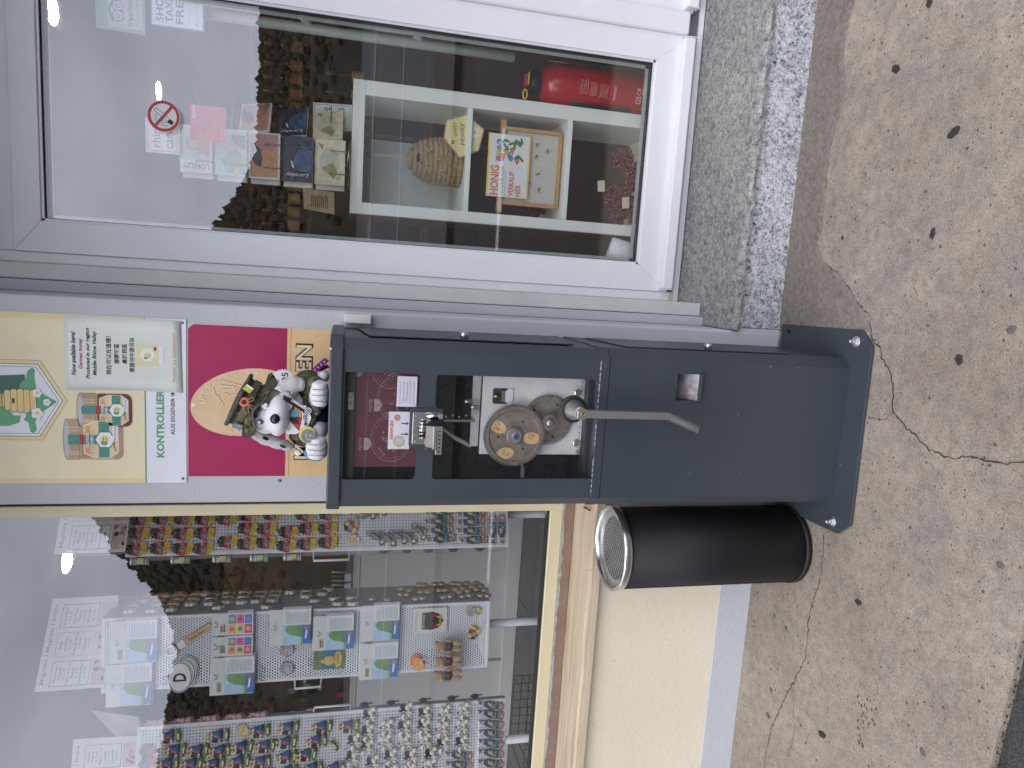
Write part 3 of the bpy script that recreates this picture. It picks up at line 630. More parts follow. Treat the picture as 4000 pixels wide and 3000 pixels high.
# red glass-bead grapes
GRAPE = mat('red_bead_plastic', (0.13, 0.008, 0.016), 0.25, var=0.4, vs_=60, coat=0.15)
ICOB = (IV, IF)
def grape(x, z, y, label, sd, s=1.0):
    rg = random.Random(sd); t_ = thing('bead_grapes', label, 'ornament', (x, y, z-0.05), 'red bead bunches in the bottom cube')
    pp = []
    while len(pp) < 60:
        p_ = Vector((rg.uniform(-1, 1), rg.uniform(-1, 1), rg.uniform(-1, 1)))
        if 0.55 < p_.length < 1: pp.append(p_)
    g = MB()
    for p_ in pp: g.ball((x+p_.x*0.05*s, y+p_.y*0.04*s, z+p_.z*0.042*s), 0.0095*s, 8, 6, GRAPE)
    g.build('beads', None, t_)
    mm = mat('price_tag_paper', (0.70, 0.62, 0.48), 0.7)
    if sd % 3 == 0: MB().plate([(x+0.01, z+0.045), (x+0.055, z+0.05), (x+0.05, z+0.08), (x+0.006, z+0.075)], y-0.03, 0.001, mm).build('paper_tag', None, t_)
for i, (x, z, y, lb) in enumerate(((0.535, 0.36, 0.70, 'rightmost'), (0.465, 0.315, 0.665, 'front right'), (0.385, 0.385, 0.72, 'upper left, with a paper tag,'), (0.395, 0.31, 0.665, 'front middle'), (0.315, 0.36, 0.70, 'leftmost'), (0.32, 0.295, 0.66, 'front left'))):
    grape(x, z, y, f'{lb} bunch of red bead grapes in the bottom shelf cube', i+1 if i != 2 else 3)
for i, x in enumerate((0.37, 0.34)): grape(x, 0.675, 0.80+0.05*i, f'{"nearer" if i == 0 else "farther"} red bead bunch behind the comb frame', 11+i)

# ---------------------------------------------------------------- fire extinguisher
RED = mat('extinguisher_red', (0.48, 0.018, 0.018), 0.28, var=0.08, coat=0.4); BLK = mat('black_plastic', (0.015, 0.015, 0.016), 0.4, var=0)
fe = thing('fire_extinguisher', 'red fire extinguisher standing on the floor behind the door glass', 'fire extinguisher', (0.775, 0.66, 0.19))
MB().lathe([(0.078, 0), (0.084, 0.012), (0.084, 0.47), (0.079, 0.51), (0.062, 0.545), (0.035, 0.56)], (0.775, 0.66, 0.19), seg=40, m=RED).build('cylinder', None, fe)
MB().lathe([(0.040, 0.545), (0.044, 0.56), (0.044, 0.595), (0.032, 0.61)], (0.775, 0.66, 0.19), seg=24, m=BLK).build('valve', None, fe)
MB().tube([(0.80, 0.645, 0.785), (0.845, 0.62, 0.775), (0.865, 0.60, 0.70), (0.862, 0.60, 0.5)], 0.008, 10, BLK).build('hose', None, fe)
MB().box(0.735, 0.80, 0.61, 0.64, 0.795, 0.806, BLK).build('grip', None, fe, 0.002)
YEL = mat('yellow_plastic', (0.8, 0.55, 0.02), 0.4)
MB().tube([(0.715+0.018*math.cos(k*0.5236), 0.605, 0.815+0.008*math.sin(k*0.5236)) for k in range(13)], 0.003, 8, YEL, cap=False).build('safety_ring', None, fe)
MB().box(0.745, 0.79, 0.60, 0.625, 0.807, 0.819, RED).build('trigger', None, fe, 0.003); MB().box(0.75, 0.795, 0.597, 0.60, 0.803, 0.808, YEL).build('trigger_clip', None, fe)
MB().tube([(0.862, 0.655, 0.73), (0.864, 0.652, 0.60), (0.863, 0.652, 0.5)], 0.003, 6, BRASS).build('wire_bail', None, fe)
WPR = mat('white_print', (0.72, 0.72, 0.72), 0.5, var=0)
def curved(xc, zc, r, wa, text_=None, ht=0.01, m=WPR, parent=None, ax=0.775, ay=0.66, rect_=None, a0=0.0):
    """bend flat print onto the cylinder"""
    me = None
    if text_: 
        o = text(text_, 0, 0, 0, wa, ht, m, None)
    else:
        g = MB(); n = 10
        g.add([( -wa/2+wa*i/n, 0, z) for z in (-ht/2, ht/2) for i in range(n+1)], [(i, i+1, n+2+i, n+1+i) for i in range(n)], m); o = g.build('print')
    for v_ in o.data.vertices:
        a = (v_.co.x+a0)/r; v_.co = Vector((ax+r*math.sin(a), ay-r*math.cos(a), zc+v_.co.z))
    o.name = 'lettering' if text_ else 'sticker'; attach(o, parent); return o
def fe_print(a, z, w_, h_, s_=None, m=WPR): curved(0, z, 0.0846 if s_ else 0.0844, w_, s_, h_, m, fe, a0=a)
for k in range(5): fe_print(-0.012+0.001*k, 0.602-k*0.007, 0.055-0.003*(k % 3), 0.004, 'Nur zum Ablöschen geeignet'[:22-k])
for k in range(4): fe_print(-0.016, 0.560-k*0.007, 0.05-0.002*k, 0.004, 'Nach Gebrauch neu füllen'[:20-k])
for k in range(5): fe_print(-0.018, 0.520-k*0.007, 0.05-0.004*(k % 2), 0.004, 'Prüfung alle zwei Jahre'[:21-k])
fe_print(-0.022, 0.462, 0.052, 0.012, 'ÖNORM EN 3'); fe_print(-0.004, 0.362, 0.026, 0.015, 'CE'); fe_print(-0.004, 0.348, 0.022, 0.006, '0045'); fe_print(-0.036, 0.36, 0.03, 0.022, 'GS')
fe_print(-0.022, 0.322, 0.10, 0.028, None, WPR); curved(0, 0.318, 0.0849, 0.08, 'Brandschutz', 0.008, INK, fe, a0=-0.012); curved(0, 0.33, 0.0849, 0.03, 'GLORIA', 0.006, INK, fe, a0=-0.052)
fe_print(-0.09, 0.50, 0.03, 0.26, None, mat('dark_green_band', (0.02, 0.09, 0.05), 0.4)); fe_print(-0.078, 0.48, 0.03, 0.2, None, mat('dark_red_panel', (0.28, 0.012, 0.015), 0.3))

# white mug-shaped tape roll on the floor at the left
tr_ = thing('tape_roll', 'white roll with tan twine at the lower left of the door glass', 'roll', (0.135, 0.62, 0.27))
MB().lathe([(0.052, 0), (0.055, 0.006), (0.055, 0.085), (0.05, 0.09), (0.032, 0.09), (0.032, 0.0)], (0.135, 0.60, 0.335), (0.25, 0.3, 1.0), 24, mat('white_roll', (0.75, 0.77, 0.78), 0.4)).build('roll', None, tr_)
MB().lathe([(0.06, 0), (0.064, 0.02), (0.06, 0.06)], (0.115, 0.60, 0.275), (0, 0, 1), 24, mat('tan_twine', (0.5, 0.36, 0.2), 0.8, var=0.3, vs_=80, bump=0.6)).build('twine_ball', None, tr_)

# ---------------------------------------------------------------- wire postcard spinner
WIRE = mat('grey_wire', (0.32, 0.33, 0.33), 0.35, metal=0.8, var=0)
pr_ = thing('postcard_rack', 'grey wire postcard rack on the shelf behind the door glass', 'rack', (0.40, 0.68, 1.457))
MB().tube([(0.40, 0.70, 1.457), (0.40, 0.70, 2.05)], 0.008, 8, WIRE).build('pole', None, pr_)
MB().lathe([(0.09, 0), (0.09, 0.008), (0.02, 0.014)], (0.40, 0.70, 1.457), seg=24, m=WIRE).build('foot', None, pr_)
for r_i in range(5):
    zb = 1.478+r_i*0.112
    for xs in (0.345, 0.425): MB().tube([(xs, 0.585, zb+0.055), (xs, 0.555, zb+0.05), (xs, 0.552, zb-0.003), (xs, 0.575, zb-0.005)], 0.0018, 6, WIRE).build('wire_hook', None, pr_)
    MB().tube([(0.31, 0.585, zb+0.055), (0.46, 0.585, zb+0.055), (0.60, 0.66, zb+0.055)], 0.0018, 6, WIRE).build('wire_shelf', None, pr_)
def card(name, label, x0, x1, z0, z1, y, paint, yaw=0, tilt=-8, th=0.004, edge=None, thing_=None):
    w_, h_ = x1-x0, z1-z0
    t_ = thing(name, label, 'postcard', ((x0+x1)/2, y, z0), 'postcards in the wire rack')
    M_ = Matrix.Translation(((x0+x1)/2, y, z0)) @ Matrix.Rotation(rad(yaw), 4, 'Z') @ Matrix.Rotation(rad(tilt), 4, 'X')
    g = MB(); g.box(-w_/2, w_/2, 0, th, 0, h_, edge or mat('card_white', (0.74, 0.74, 0.70), 0.4)); o = g.build('card'); o.data.transform(M_); attach(o, t_)
    paint(t_, w_, h_, M_)
def layer(t_, M_, shapes, name='print'):
    g = MB()
    for k, (pts, m_) in enumerate(shapes): g.plate(pts, -0.0006-0.00015*k, 0.0001, m_)
    o = g.build(name); o.data.transform(M_); attach(o, t_)
cm = lambda n_, c_: mat('card_'+n_, c_, 0.45, var=0.15, vs_=40)
def clip(pts, w_, h_): return [(max(-w_/2+.004, min(w_/2-.004, a)), max(.004, min(h_-.004, b_))) for a, b_ in pts]
def p_sunset(t_, w_, h_, M_):
    layer(t_, M_, [(rect(-w_/2+.006, w_/2-.006, .006, h_-.006), cm('sunset', (0.55, 0.28, 0.14))), (clip([(-.02, h_), (.0, h_*.7), (.03, h_*.45), (.012, h_*.2), (w_/2, 0), (w_/2, h_)], w_, h_), cm('dusk', (0.42, 0.22, 0.2))), (clip([(-.04, h_*.62), (-.01, h_*.55), (.02, h_*.62), (.05, h_*.95), (.0, h_*.98), (-.03, h_*.8)], w_, h_), cm('rock', (0.06, 0.06, 0.06)))])
def p_night(t_, w_, h_, M_):
    layer(t_, M_, [(rect(-w_/2, w_/2, 0, h_), cm('night', (0.012, 0.02, 0.05))), (clip([(-.05, 0), (.05, 0), (.03, h_*.5), (-.01, h_*.65), (-.04, h_*.4)], w_, h_), cm('bluerock', (0.03, 0.08, 0.18))), (clip([(-.03, h_*.66), (-.005, h_*.72), (-.01, h_*.66), (-.03, h_*.6)], w_, h_), WPR)])
    text('Loreley', -w_*.34, h_*.5, -0.0016, h_*.75, .018, WPR, t_, 90, shear=.3, M=M_)
def p_cream(t_, w_, h_, M_):
    layer(t_, M_, [(rect(-w_/2, w_/2, 0, h_), cm('cream', (0.68, 0.62, 0.42))), (ell(0, h_*.5, w_*.34, h_*.33, 20), cm('mist', (0.50, 0.50, 0.36))), (clip([(-.06, h_*.35), (-.02, h_*.75), (.0, h_*.4), (-.03, h_*.25)], w_, h_), cm('olive', (0.30, 0.27, 0.11))), (clip([(.04, h_*.75), (.065, h_*.9), (.06, h_*.7)], w_, h_), cm('olive', (0.3, 0.27, 0.1))), (ell(-.055, h_*.2, .006, .01, 8), cm('blossom', (0.65, 0.4, 0.35)))])
def p_comic(t_, w_, h_, M_):
    layer(t_, M_, [(rect(-w_/2, w_/2, 0, h_), cm('paleblue', (0.45, 0.62, 0.68))), (clip([(-.07, 0), (.0, 0), (.01, h_*.5), (-.03, h_*.8), (-.07, h_*.6)], w_, h_), cm('green', (0.30, 0.42, 0.22))), (clip([(.01, 0), (.07, 0), (.07, h_*.5), (.03, h_*.4)], w_, h_), cm('green2', (0.12, 0.26, 0.10))), (clip([(-.01, h_*.1), (.02, h_*.4), (.0, h_*.6), (.03, h_), (.05, h_), (.03, h_*.5), (.01, h_*.05)], w_, h_), cm('path', (0.7, 0.5, 0.32))), (ell(-w_*.38, h_*.3, .009, .009, 14), cm('sun', (0.8, 0.55, 0.1))), (rect(w_*.38, w_*.49, .004, h_-.004), cm('strip', (0.72, 0.72, 0.66)))])
def p_lore(t_, w_, h_, M_):
    layer(t_, M_, [(rect(-w_/2, w_/2, 0, h_), cm('white', (0.75, 0.75, 0.72))), (rect(-w_*.22, w_*.46, .006, h_-.006), cm('mint', (0.5, 0.66, 0.6))), (ell(.02, h_*.6, .026, .024, 14), cm('hair', (0.62, 0.38, 0.2))), (ell(.02, h_*.6, .015, .015, 14), cm('skin', (0.75, 0.55, 0.45))), (clip([(-.02, .01), (.04, .01), (.03, h_*.4), (-.01, h_*.45)], w_, h_), cm('coral', (0.6, 0.25, 0.22)))])
    text('LORELEY', -w_*.36, h_*.5, -0.0016, h_*.8, .018, mat('slate_ink', (0.1, 0.12, 0.15), .6), t_, 90, M=M_)
def p_rhine(t_, w_, h_, M_):
    layer(t_, M_, [(rect(-w_/2+.006, w_/2-.006, .006, h_-.006), mat('slate_ink', (0.1, 0.12, 0.15), .6)), (rect(-w_/2+.0075, w_/2-.0075, .0075, h_-.0075), cm('white', (0.75, 0.75, 0.72)))])
    text('rhine\ncards', 0, h_*.5, -0.0016, w_*.72, h_*.62, mat('slate_ink', (0.1, 0.12, 0.15), .6), t_, 0, M=M_)
for i, (pf_, nm_) in enumerate(((p_cream, 'cream postcard with a misty rock drawing, lowest in the wire rack'), (p_night, 'dark blue night postcard, second from the bottom of the wire rack'), (p_sunset, 'orange sunset postcard with dark rock and perforated edge in the wire rack'), (p_comic, 'light blue and green comic landscape postcard in the wire rack'), (p_lore, 'white cartoon mermaid postcard at the top of the wire rack'))):
    card('postcard', nm_, 0.306, 0.464, 1.478+i*0.112, 1.585+i*0.112, 0.558+0.0, pf_)
    card('postcard', f'back card stack showing its white edge behind the {["lowest", "second", "third", "fourth", "top"][i]} postcard', 0.290, 0.45, 1.480+i*0.112, 1.580+i*0.112, 0.582, lambda *a: None, 0, -8, .02)
for i, pf_ in enumerate((p_cream, p_night, p_sunset)):
    card('postcard', f'angled postcard on the right face of the wire rack, {["lowest", "middle", "upper"][i]} one', 0.455, 0.60, 1.49+i*0.125, 1.595+i*0.125, 0.61, pf_, 38, -10, .012)
card('card_sign', 'white rhine cards sign standing behind the wire rack', 0.52, 0.62, 1.458, 1.60, 0.68, p_rhine, 12, -6)
card('card_sign', 'white rhine cards sign at the rack top, partly behind the no smoking sign', 0.36, 0.475, 2.03, 2.138, 0.555, p_rhine, 0, -4)
# ================================================================ coin embossing machine
m, t, b = nodes_mat('anthracite_powder_coat'); p = objco(t)
n1 = noise(t, p, 3, 5); n2 = noise(t, p, 420, 2); sc_ = noise(t, p, 55, 2, 0.5)
cc = mixc(t, n1, (0.036, 0.045, 0.053), (0.050, 0.060, 0.069))
cc = mixc(t, mth(t, 'MULTIPLY', mth(t, 'GREATER_THAN', sc_, 0.765), 0.35), cc, (0.32, 0.33, 0.34))
t.links.new(cc, b.inputs['Base Color']); b.inputs['Specular IOR Level'].default_value = 0.45
r2 = t.nodes.new('ShaderNodeMapRange'); r2.inputs[3].default_value = 0.36; r2.inputs[4].default_value = 0.52; t.links.new(n1, r2.inputs[0]); t.links.new(r2.outputs[0], b.inputs['Roughness'])
bumpn(t, b, n2, 0.08, 0.002); CAB = m
CABW = mat('worn_cabinet_edge', (0.35, 0.37, 0.39), 0.6, var=0.4, vs_=80)
DKIN = mat('cabinet_inside', (0.035, 0.034, 0.034), 0.7, var=0.3, vs_=30)
STEEL = mat('brushed_steel', (0.48, 0.46, 0.43), 0.32, metal=0.9, var=0.1, vs_=40)
CHROME = mat('chrome', (0.62, 0.61, 0.59), 0.2, metal=1.0, var=0.05)
PLATE = mat('bare_steel_plate', (0.80, 0.79, 0.77), 0.5, metal=0.1, var=0.1, vs_=14, rvar=0.1)
GEARM = mat('oiled_gear_steel', (0.36, 0.31, 0.255), 0.42, metal=0.45, var=0.3, vs_=45, rvar=0.12, c2=(0.22, 0.185, 0.15))
ZINC = mat('zinc_bolt', (0.62, 0.63, 0.62), 0.3, metal=0.9, var=0.08)
MC = thing('coin_machine', 'anthracite souvenir coin press with a window, gears and a hand crank', 'machine', (-0.383, -0.21, 0))
XL, XR, XA, XB, YF, YB = -0.603, -0.163, -0.576, -0.190, -0.372, -0.02     # outer sides, chamfer starts, front, back
def ring(z, e=0.0): return [(XL-e, YB, z), (XL-e, YF+0.03-e*.4, z), (XA-e*.4, YF-e, z), (XB+e*.4, YF-e, z), (XR+e, YF+0.03-e*.4, z), (XR+e, YB, z)]
def shell(z0, z1, e, name, m, closed=True, bevel=0.0015):
    v = ring(z0, e)+ring(z1, e); f = [(i, i+1, i+7, i+6) for i in range(5)]+[(5, 0, 6, 11)]+[(5, 4, 3, 2, 1, 0), (6, 7, 8, 9, 10, 11)]
    return MB().add(v, f, m).build(name, None, MC, bevel, 2)
# base plate with cut corners and fixing bolts
g = MB().slab([(-0.690, -0.02), (-0.690, -0.285), (-0.683, -0.415), (-0.640, -0.461), (-0.117, -0.452), (-0.073, -0.405), (-0.082, -0.02)], 0.004, 0.012, CAB); g.build('base_plate', None, MC, 0.0015, 2)
MB().lathe([(.007, .0122), (.007, .0126)], (-.105, -.06, 0), seg=14, m=mat('bolt_hole', (.004, .004, .004), .9, var=0)).build('bolt_hole', None, MC)
for x, y in ((-0.108, -0.385), (-0.655, -0.385),):
    MB().lathe([(0.017, 0.012), (0.016, 0.014)], (x, y, 0), seg=18, m=ZINC).lathe([(0.010, 0.014), (0.010, 0.022), (0.005, 0.023), (0.005, 0.033), (0.002, 0.035)], (x, y, 0), seg=6, m=ZINC, smooth=False).build('anchor_bolt', None, MC)
# lower cabinet: front with a payout opening (frame of four panels around it)
SX0, SX1, SZ0, SZ1 = -0.297, -0.222, 0.490, 0.561
g = MB(); e = 0.002
v = ring(0.0125, e)+ring(0.762, e)
g.add(v, [(0, 1, 7, 6), (1, 2, 8, 7), (3, 4, 10, 9), (4, 5, 11, 10), (5, 0, 6, 11), (6, 7, 8, 9, 10, 11), (5, 4, 3, 2, 1, 0)], CAB)
yf = YF-e; xa, xb = XA-e*.4, XB+e*.4
def fq(x0, x1, z0, z1, m_): g.add([(x0, yf, z0), (x1, yf, z0), (x1, yf, z1), (x0, yf, z1)], [(0, 1, 2, 3)], m_)
fq(xa, SX0, 0.0125, 0.762, CAB); fq(SX1, xb, 0.0125, 0.762, CAB); fq(SX0, SX1, 0.0125, SZ0, CAB); fq(SX0, SX1, SZ1, 0.762, CAB)
low = g.build('lower_cabinet', None, MC)
# payout recess: sloping chute, side and lip
CHUTE = mat('worn_chute_metal', (0.30, 0.29, 0.30), 0.45, metal=0.5, var=0.45, vs_=50, c2=(0.09, 0.085, 0.085))
g = MB(); y1 = YF+0.07
g.add([(SX0, yf, SZ0), (SX1, yf, SZ0), (SX1, y1, SZ1), (SX0, y1, SZ1)], [(0, 1, 2, 3)], CHUTE)
g.add([(SX0, yf, SZ0), (SX0, y1, SZ1), (SX0, yf, SZ1)], [(0, 1, 2)], DKIN); g.add([(SX1, yf, SZ0), (SX1, yf, SZ1), (SX1, y1, SZ1)], [(0, 1, 2)], CAB); g.add([(SX0, yf, SZ1), (SX0, y1, SZ1), (SX1, y1, SZ1), (SX1, yf, SZ1)], [(0, 1, 2, 3)], DKIN)
chute = g.build('payout_chute', None, MC)
MB().box(SX0, SX1+0.001, yf-0.010, yf+0.001, SZ0-0.003, SZ0+0.006, CAB).build('chute_lip', None, chute, 0.002, 2)
shell(0.7635, 0.789, 0.0035, 'joint_band', CAB)
g = MB()
for i, z in enumerate((0.7895,)):
    pts = [(-0.579, YF-0.0058), (-0.19, YF-0.0058)]
    for k in range(26):
        x0 = -0.575+k*0.0148; 
        if rnl.random() < 0.75: g.box(x0, x0+rnl.uniform(.006, .0147), YF-0.0042, YF-0.0015, z-0.001, z+rnl.uniform(.0004, .0018), CABW)
g.build('worn_edge', None, MC)
# right-hand service doors
for (z0, z1) in ((0.83, 1.40), (0.16, 0.70)):
    d_ = MB().add([(XR+0.0035, YF+0.055, z0+0.02), (XR+0.0035, YB-0.04, z0-0.01), (XR+0.0035, YB-0.04, z1+0.03), (XR+0.0035, YF+0.055, z1), (XR+0.006, YF+0.055, z0+0.02), (XR+0.006, YB-0.04, z0-0.01), (XR+0.006, YB-0.04, z1+0.03), (XR+0.006, YF+0.055, z1)], [(0, 1, 2, 3), (4, 7, 6, 5), (0, 4, 5, 1), (1, 5, 6, 2), (2, 6, 7, 3), (3, 7, 4, 0)], CAB).build('service_door', None, MC)
    zl = 1.152 if z0 > .5 else 0.43
    MB().lathe([(0.011, 0), (0.011, 0.014), (0.009, 0.016)], (XR+0.006, YF+0.085, zl), (1, 0, 0), 18, ZINC).build('lock', None, d_)
# upper cabinet: sides, back, and a front panel with two openings
g = MB(); v = ring(0.7895, 0.0)+ring(1.463, 0.0)
g.add(v, [(0, 1, 7, 6), (1, 2, 8, 7), (3, 4, 10, 9), (4, 5, 11, 10)], CAB)
g.add([(XL+.002, YF+.035, .79), (XL+.002, YB, .79), (XR-.002, YB, .79), (XR-.002, YF+.035, .79), (XL+.002, YF+.035, 1.462), (XL+.002, YB, 1.462), (XR-.002, YB, 1.462), (XR-.002, YF+.035, 1.462)], [(0, 1, 5, 4), (1, 2, 6, 5), (2, 3, 7, 6), (0, 3, 2, 1), (4, 5, 6, 7)], DKIN)
g.build('upper_cabinet', None, MC)
# front panel outline, openings stitched with rounded corners and the coin-slot lug
OX0, OX1 = -0.522, -0.246
def lugtop(): return [(OX1, 1.2745+.0), ]
up = [(OX0, 1.459), (OX0, 1.285)]+arc(OX0+.010, 1.285, .010, .010, 180, 270, 4)[1:]+[(-0.446, 1.275)]+arc(-0.446, 1.285, .010, -.010, 90, 0, 4)[1:-1]+[(-0.436, 1.289)]+arc(-0.430, 1.289, .006, .006, 180, 90, 3)[1:]+[(-0.342, 1.295)]+arc(-0.342, 1.289, .006, .006, 90, 0, 3)[1:]+[(-0.332, 1.284)]+arc(-0.322, 1.283, .010, .010, 180, 270, 4)[1:]+[(OX1-.008, 1.273)]+arc(OX1-.008, 1.281, .008, .008, 270, 360, 4)[1:]+[(OX1, 1.459)]
lo = [(OX0, 0.7897), (OX0, 1.222)]+arc(OX0+.009, 1.222, .009, .009, 180, 90, 4)[1:]+[(-0.449, 1.231)]+arc(-0.449, 1.222, .010, .009, 90, 0, 4)[1:]+[(-0.439, 1.213), (-0.433, 1.207), (-0.339, 1.207), (-0.333, 1.213), (-0.333, 1.222)]+arc(-0.324, 1.222, .009, .009, 180, 90, 4)[1:]+[(OX1-.009, 1.231)]+arc(OX1-.009, 1.222, .009, .009, 90, 0, 4)[1:]+[(OX1, 0.7897)]
bm = bmesh.new()
outer = [(XA, 0.7896), (XB, 0.7896), (XB, 1.463), (XA, 1.463)]
def loop(pts): 
    vv = [bm.verts.new((x, YF, z)) for x, z in pts]; return [bm.edges.new((vv[i], vv[(i+1) % len(vv)])) for i in range(len(vv))]
# build as strips: left stile, right stile, middle bridge polygon, top strip
def face(pts, y=YF): return bm.faces.new([bm.verts.new((x, y, z)) for x, z in pts])
face([(XA, .7896), (OX0, .7896), (OX0, 1.463), (XA, 1.463)]); face([(OX1, .7896), (XB, .7896), (XB, 1.463), (OX1, 1.463)]); face([(OX0, 1.459), (OX1, 1.459), (OX1, 1.463), (OX0, 1.463)])
bridge = [p_ for p_ in up if p_[1] < 1.4][::-1]; bl = [p_ for p_ in lo if p_[1] > 1.0]
face(bl+bridge)
bmesh.ops.recalc_face_normals(bm, faces=bm.faces)
res = bmesh.ops.extrude_face_region(bm, geom=list(bm.faces)); bmesh.ops.translate(bm, verts=[q for q in res['geom'] if isinstance(q, bmesh.types.BMVert)], vec=(0, 0.004, 0)); bmesh.ops.recalc_face_normals(bm, faces=bm.faces)
me = bpy.data.meshes.new('front_panel'); bm.to_mesh(me); bm.free(); me.materials.append(CAB); o = bpy.data.objects.new('front_panel', me); col.objects.link(o); attach(o, MC)
MB().box(OX0-.005, OX1+.005, YF+0.0045, YF+0.0085, 0.792, 1.462, PLEXI).build('acrylic_window', None, MC)
# top cap with rounded edges and a chipped corner
cap_ = shell(1.4632, 1.497, 0.007, 'top_cap', CAB, bevel=0.004)
g = MB(); g.ball((-0.189, YF-0.0073, 1.4945), (0.003, 0.0025, 0.003), 8, 6, mat('bare_white_chip', (0.75, 0.75, 0.73), 0.6)); g.build('paint_chip', None, cap_)
MB().box(-0.148, -0.122, -0.045, -0.002, 1.388, 1.464, mat('white_spacer', (0.72, 0.72, 0.66), 0.5)).build('wall_spacer', None, MC, 0.002)
# --- inside, upper window: maroon card with designs
MAR = mat('maroon_card', (0.105, 0.02, 0.03), 0.5, var=0.12, vs_=10); MARL = mat('maroon_line', (0.33, 0.26, 0.26), 0.5, var=0.1)
mi = MB().plate(rect(-0.497, -0.21, 1.262, 1.452), -0.342, 0.003, MAR).build('motif_card', None, MC)
MB().box(-0.55, -0.2, -0.347, -0.30, 1.432, 1.4615, DKIN).build('counter_bar', None, MC)
cnt = MB().box(-0.345, -0.302, -0.3495, -0.347, 1.436, 1.449, STEEL).build('counter', None, MC)
text('108133', -0.3235, 1.4425, -0.3499, 0.036, 0.008, INK, cnt)
def motif(cx, cz, rx, rz, title, tn, tx, tz):
    g = MB()
    for k in range(40): a = k*9; g.plate(ell(cx+rx*.86*math.cos(rad(a)), cz+rz*.88*math.sin(rad(a)), .0011, .0011, 6), -0.3424, .0003, MARL)
    n = 48; o_ = ell(cx, cz, rx, rz, n); i_ = ell(cx, cz, rx*.985, rz*.985, n)
    for k in range(n): k2 = (k+1) % n; g.add([(o_[k][0], -.3424, o_[k][1]), (o_[k2][0], -.3424, o_[k2][1]), (i_[k2][0], -.3424, i_[k2][1]), (i_[k][0], -.3424, i_[k][1])], [(0, 1, 2, 3)], MARL)
    rm = random.Random(int(cx*1000))
    for k in range(26):
        a = rm.uniform(0, 6.28); q = rm.random()**.5*.55; g.plate(ell(cx+rx*q*math.cos(a), cz-rz*.1+rz*q*math.sin(a), .006*rm.uniform(.4, 1.4), .0012, 8, tilt=rm.uniform(0, 180)), -0.3424-k*1e-6, .0003, MARL)
    g.build('engraved_design', None, mi)
    text(title, tx, tz+.021, -0.3424, .034, .009, MARL, mi)
    pl = MB().plate([(tx-.016, tz+.012), (tx+.016, tz+.012), (tx+.016, tz+.001), (tx, tz-.009), (tx-.016, tz+.001)], -.3424, .0003, MARL).build('arrow_mark', None, mi)
    text(tn, tx, tz+.003, -0.3428, None, .009, MAR, mi)
motif(-0.421, 1.338, 0.062, 0.053, 'MOTIV', '1', -0.436, 1.395); motif(-0.315, 1.325, 0.060, 0.053, 'MOTIV', '2', -0.334, 1.372); motif(-0.232, 1.345, 0.058, 0.053, 'MOTIV', '3', -0.245, 1.42)
text('Loreley', -0.455, 1.362, -0.3426, .026, .008, MARL, mi, 40); text('192m ü.NN', -0.357, 1.337, -0.3426, .036, .007, MARL, mi, 78)
# notices stuck behind the acrylic
WPAP = mat('white_notice_paper', (0.78, 0.77, 0.82), 0.5, var=0.03)
n1_ = MB().plate(rect(-0.4445, -0.3465, 1.2925, 1.347), -0.3605, .0006, WPAP).build('coin_notice', None, MC)
text('EINWURF', -0.394, 1.3385, -0.3609, .050, .0085, mat('red_ink', (0.72, 0.06, 0.04), .5), n1_, bold=.02)
g = MB(); g.plate(ell(-.4245, 1.319, .0155, .0155, 24), -.3609, .0003, mat('coin_gold', (.62, .5, .25), .4)); g.plate(ell(-.4245, 1.319, .0105, .0105, 20), -.3611, .0002, mat('coin_silver', (.55, .57, .6), .4)); g.plate(ell(-.362, 1.3255, .0085, .0085, 18), -.3609, .0003, mat('coin_copper', (.6, .32, .24), .4)); g.build('printed_coins', None, n1_)
text('1', -.421, 1.319, -.3613, None, .011, WPAP, n1_)
g = MB()
for x, z in ((-.405, 1.3015), (-.377, 1.3015)):
    g.plate(rect(x-.0014, x+.0014, z-.001, z+.013), -.3609, .0003, INK); g.plate([(x-.005, z+.0015), (x, z-.0065), (x+.005, z+.0015), (x, z-.001)], -.36091, .0003, INK)
g.build('printed_arrows', None, n1_)
n2_ = MB().plate(rect(-0.333, -0.2545, 1.2785, 1.329), -0.3605, .0006, WPAP).build('instruction_notice', None, MC)
for k, s_ in enumerate(('Die Kurbel solange drehen, bis', 'das Motiv unter dem Pfeil erscheint.', 'Die Münzen einschieben und die', 'Kurbel wieder drehen, bis die Medaille', 'unten in den Auswurf fällt.')): text(s_, -.296+.002*k % .004, 1.321-k*.0085, -.3609, .060-.003*(k % 3), .0048, mat('grey_ink', (.22, .22, .26), .6), n2_)
# --- coin slot block
LUGY = YF-0.004
lug = MB().plate(rrect(-.4345, -.3335, 1.2085, 1.2935, .004), LUGY, .0038, CAB).build('slot_lug', None, MC, .001)
sp_ = MB().plate(rrect(-.4275, -.3425, 1.212, 1.2875, .005), LUGY-.003, .003, CHROME).build('slot_plate', None, MC, .0008)
g = MB(); g.lathe([(.0075, 0), (.0075, .052)], (-.4115, LUGY-.003, 1.262), (1, 0, 0), 14, CHROME); g.build('slot_roller', None, sp_)
for k in range(5): MB().box(-.4055+k*.0105-.0009, -.4055+k*.0105+.0009, LUGY-.0118, LUGY-.002, 1.2525, 1.2715, INK).build('slot', None, sp_)
for x, z in ((-.420, 1.278), (-.386, 1.2785), (-.353, 1.279)): MB().lathe([(.0028, 0), (.0024, .0012)], (x, LUGY-.003, z), (0, -1, 0), 12, BRASS if x == -.386 else ZINC).build('rivet', None, sp_)
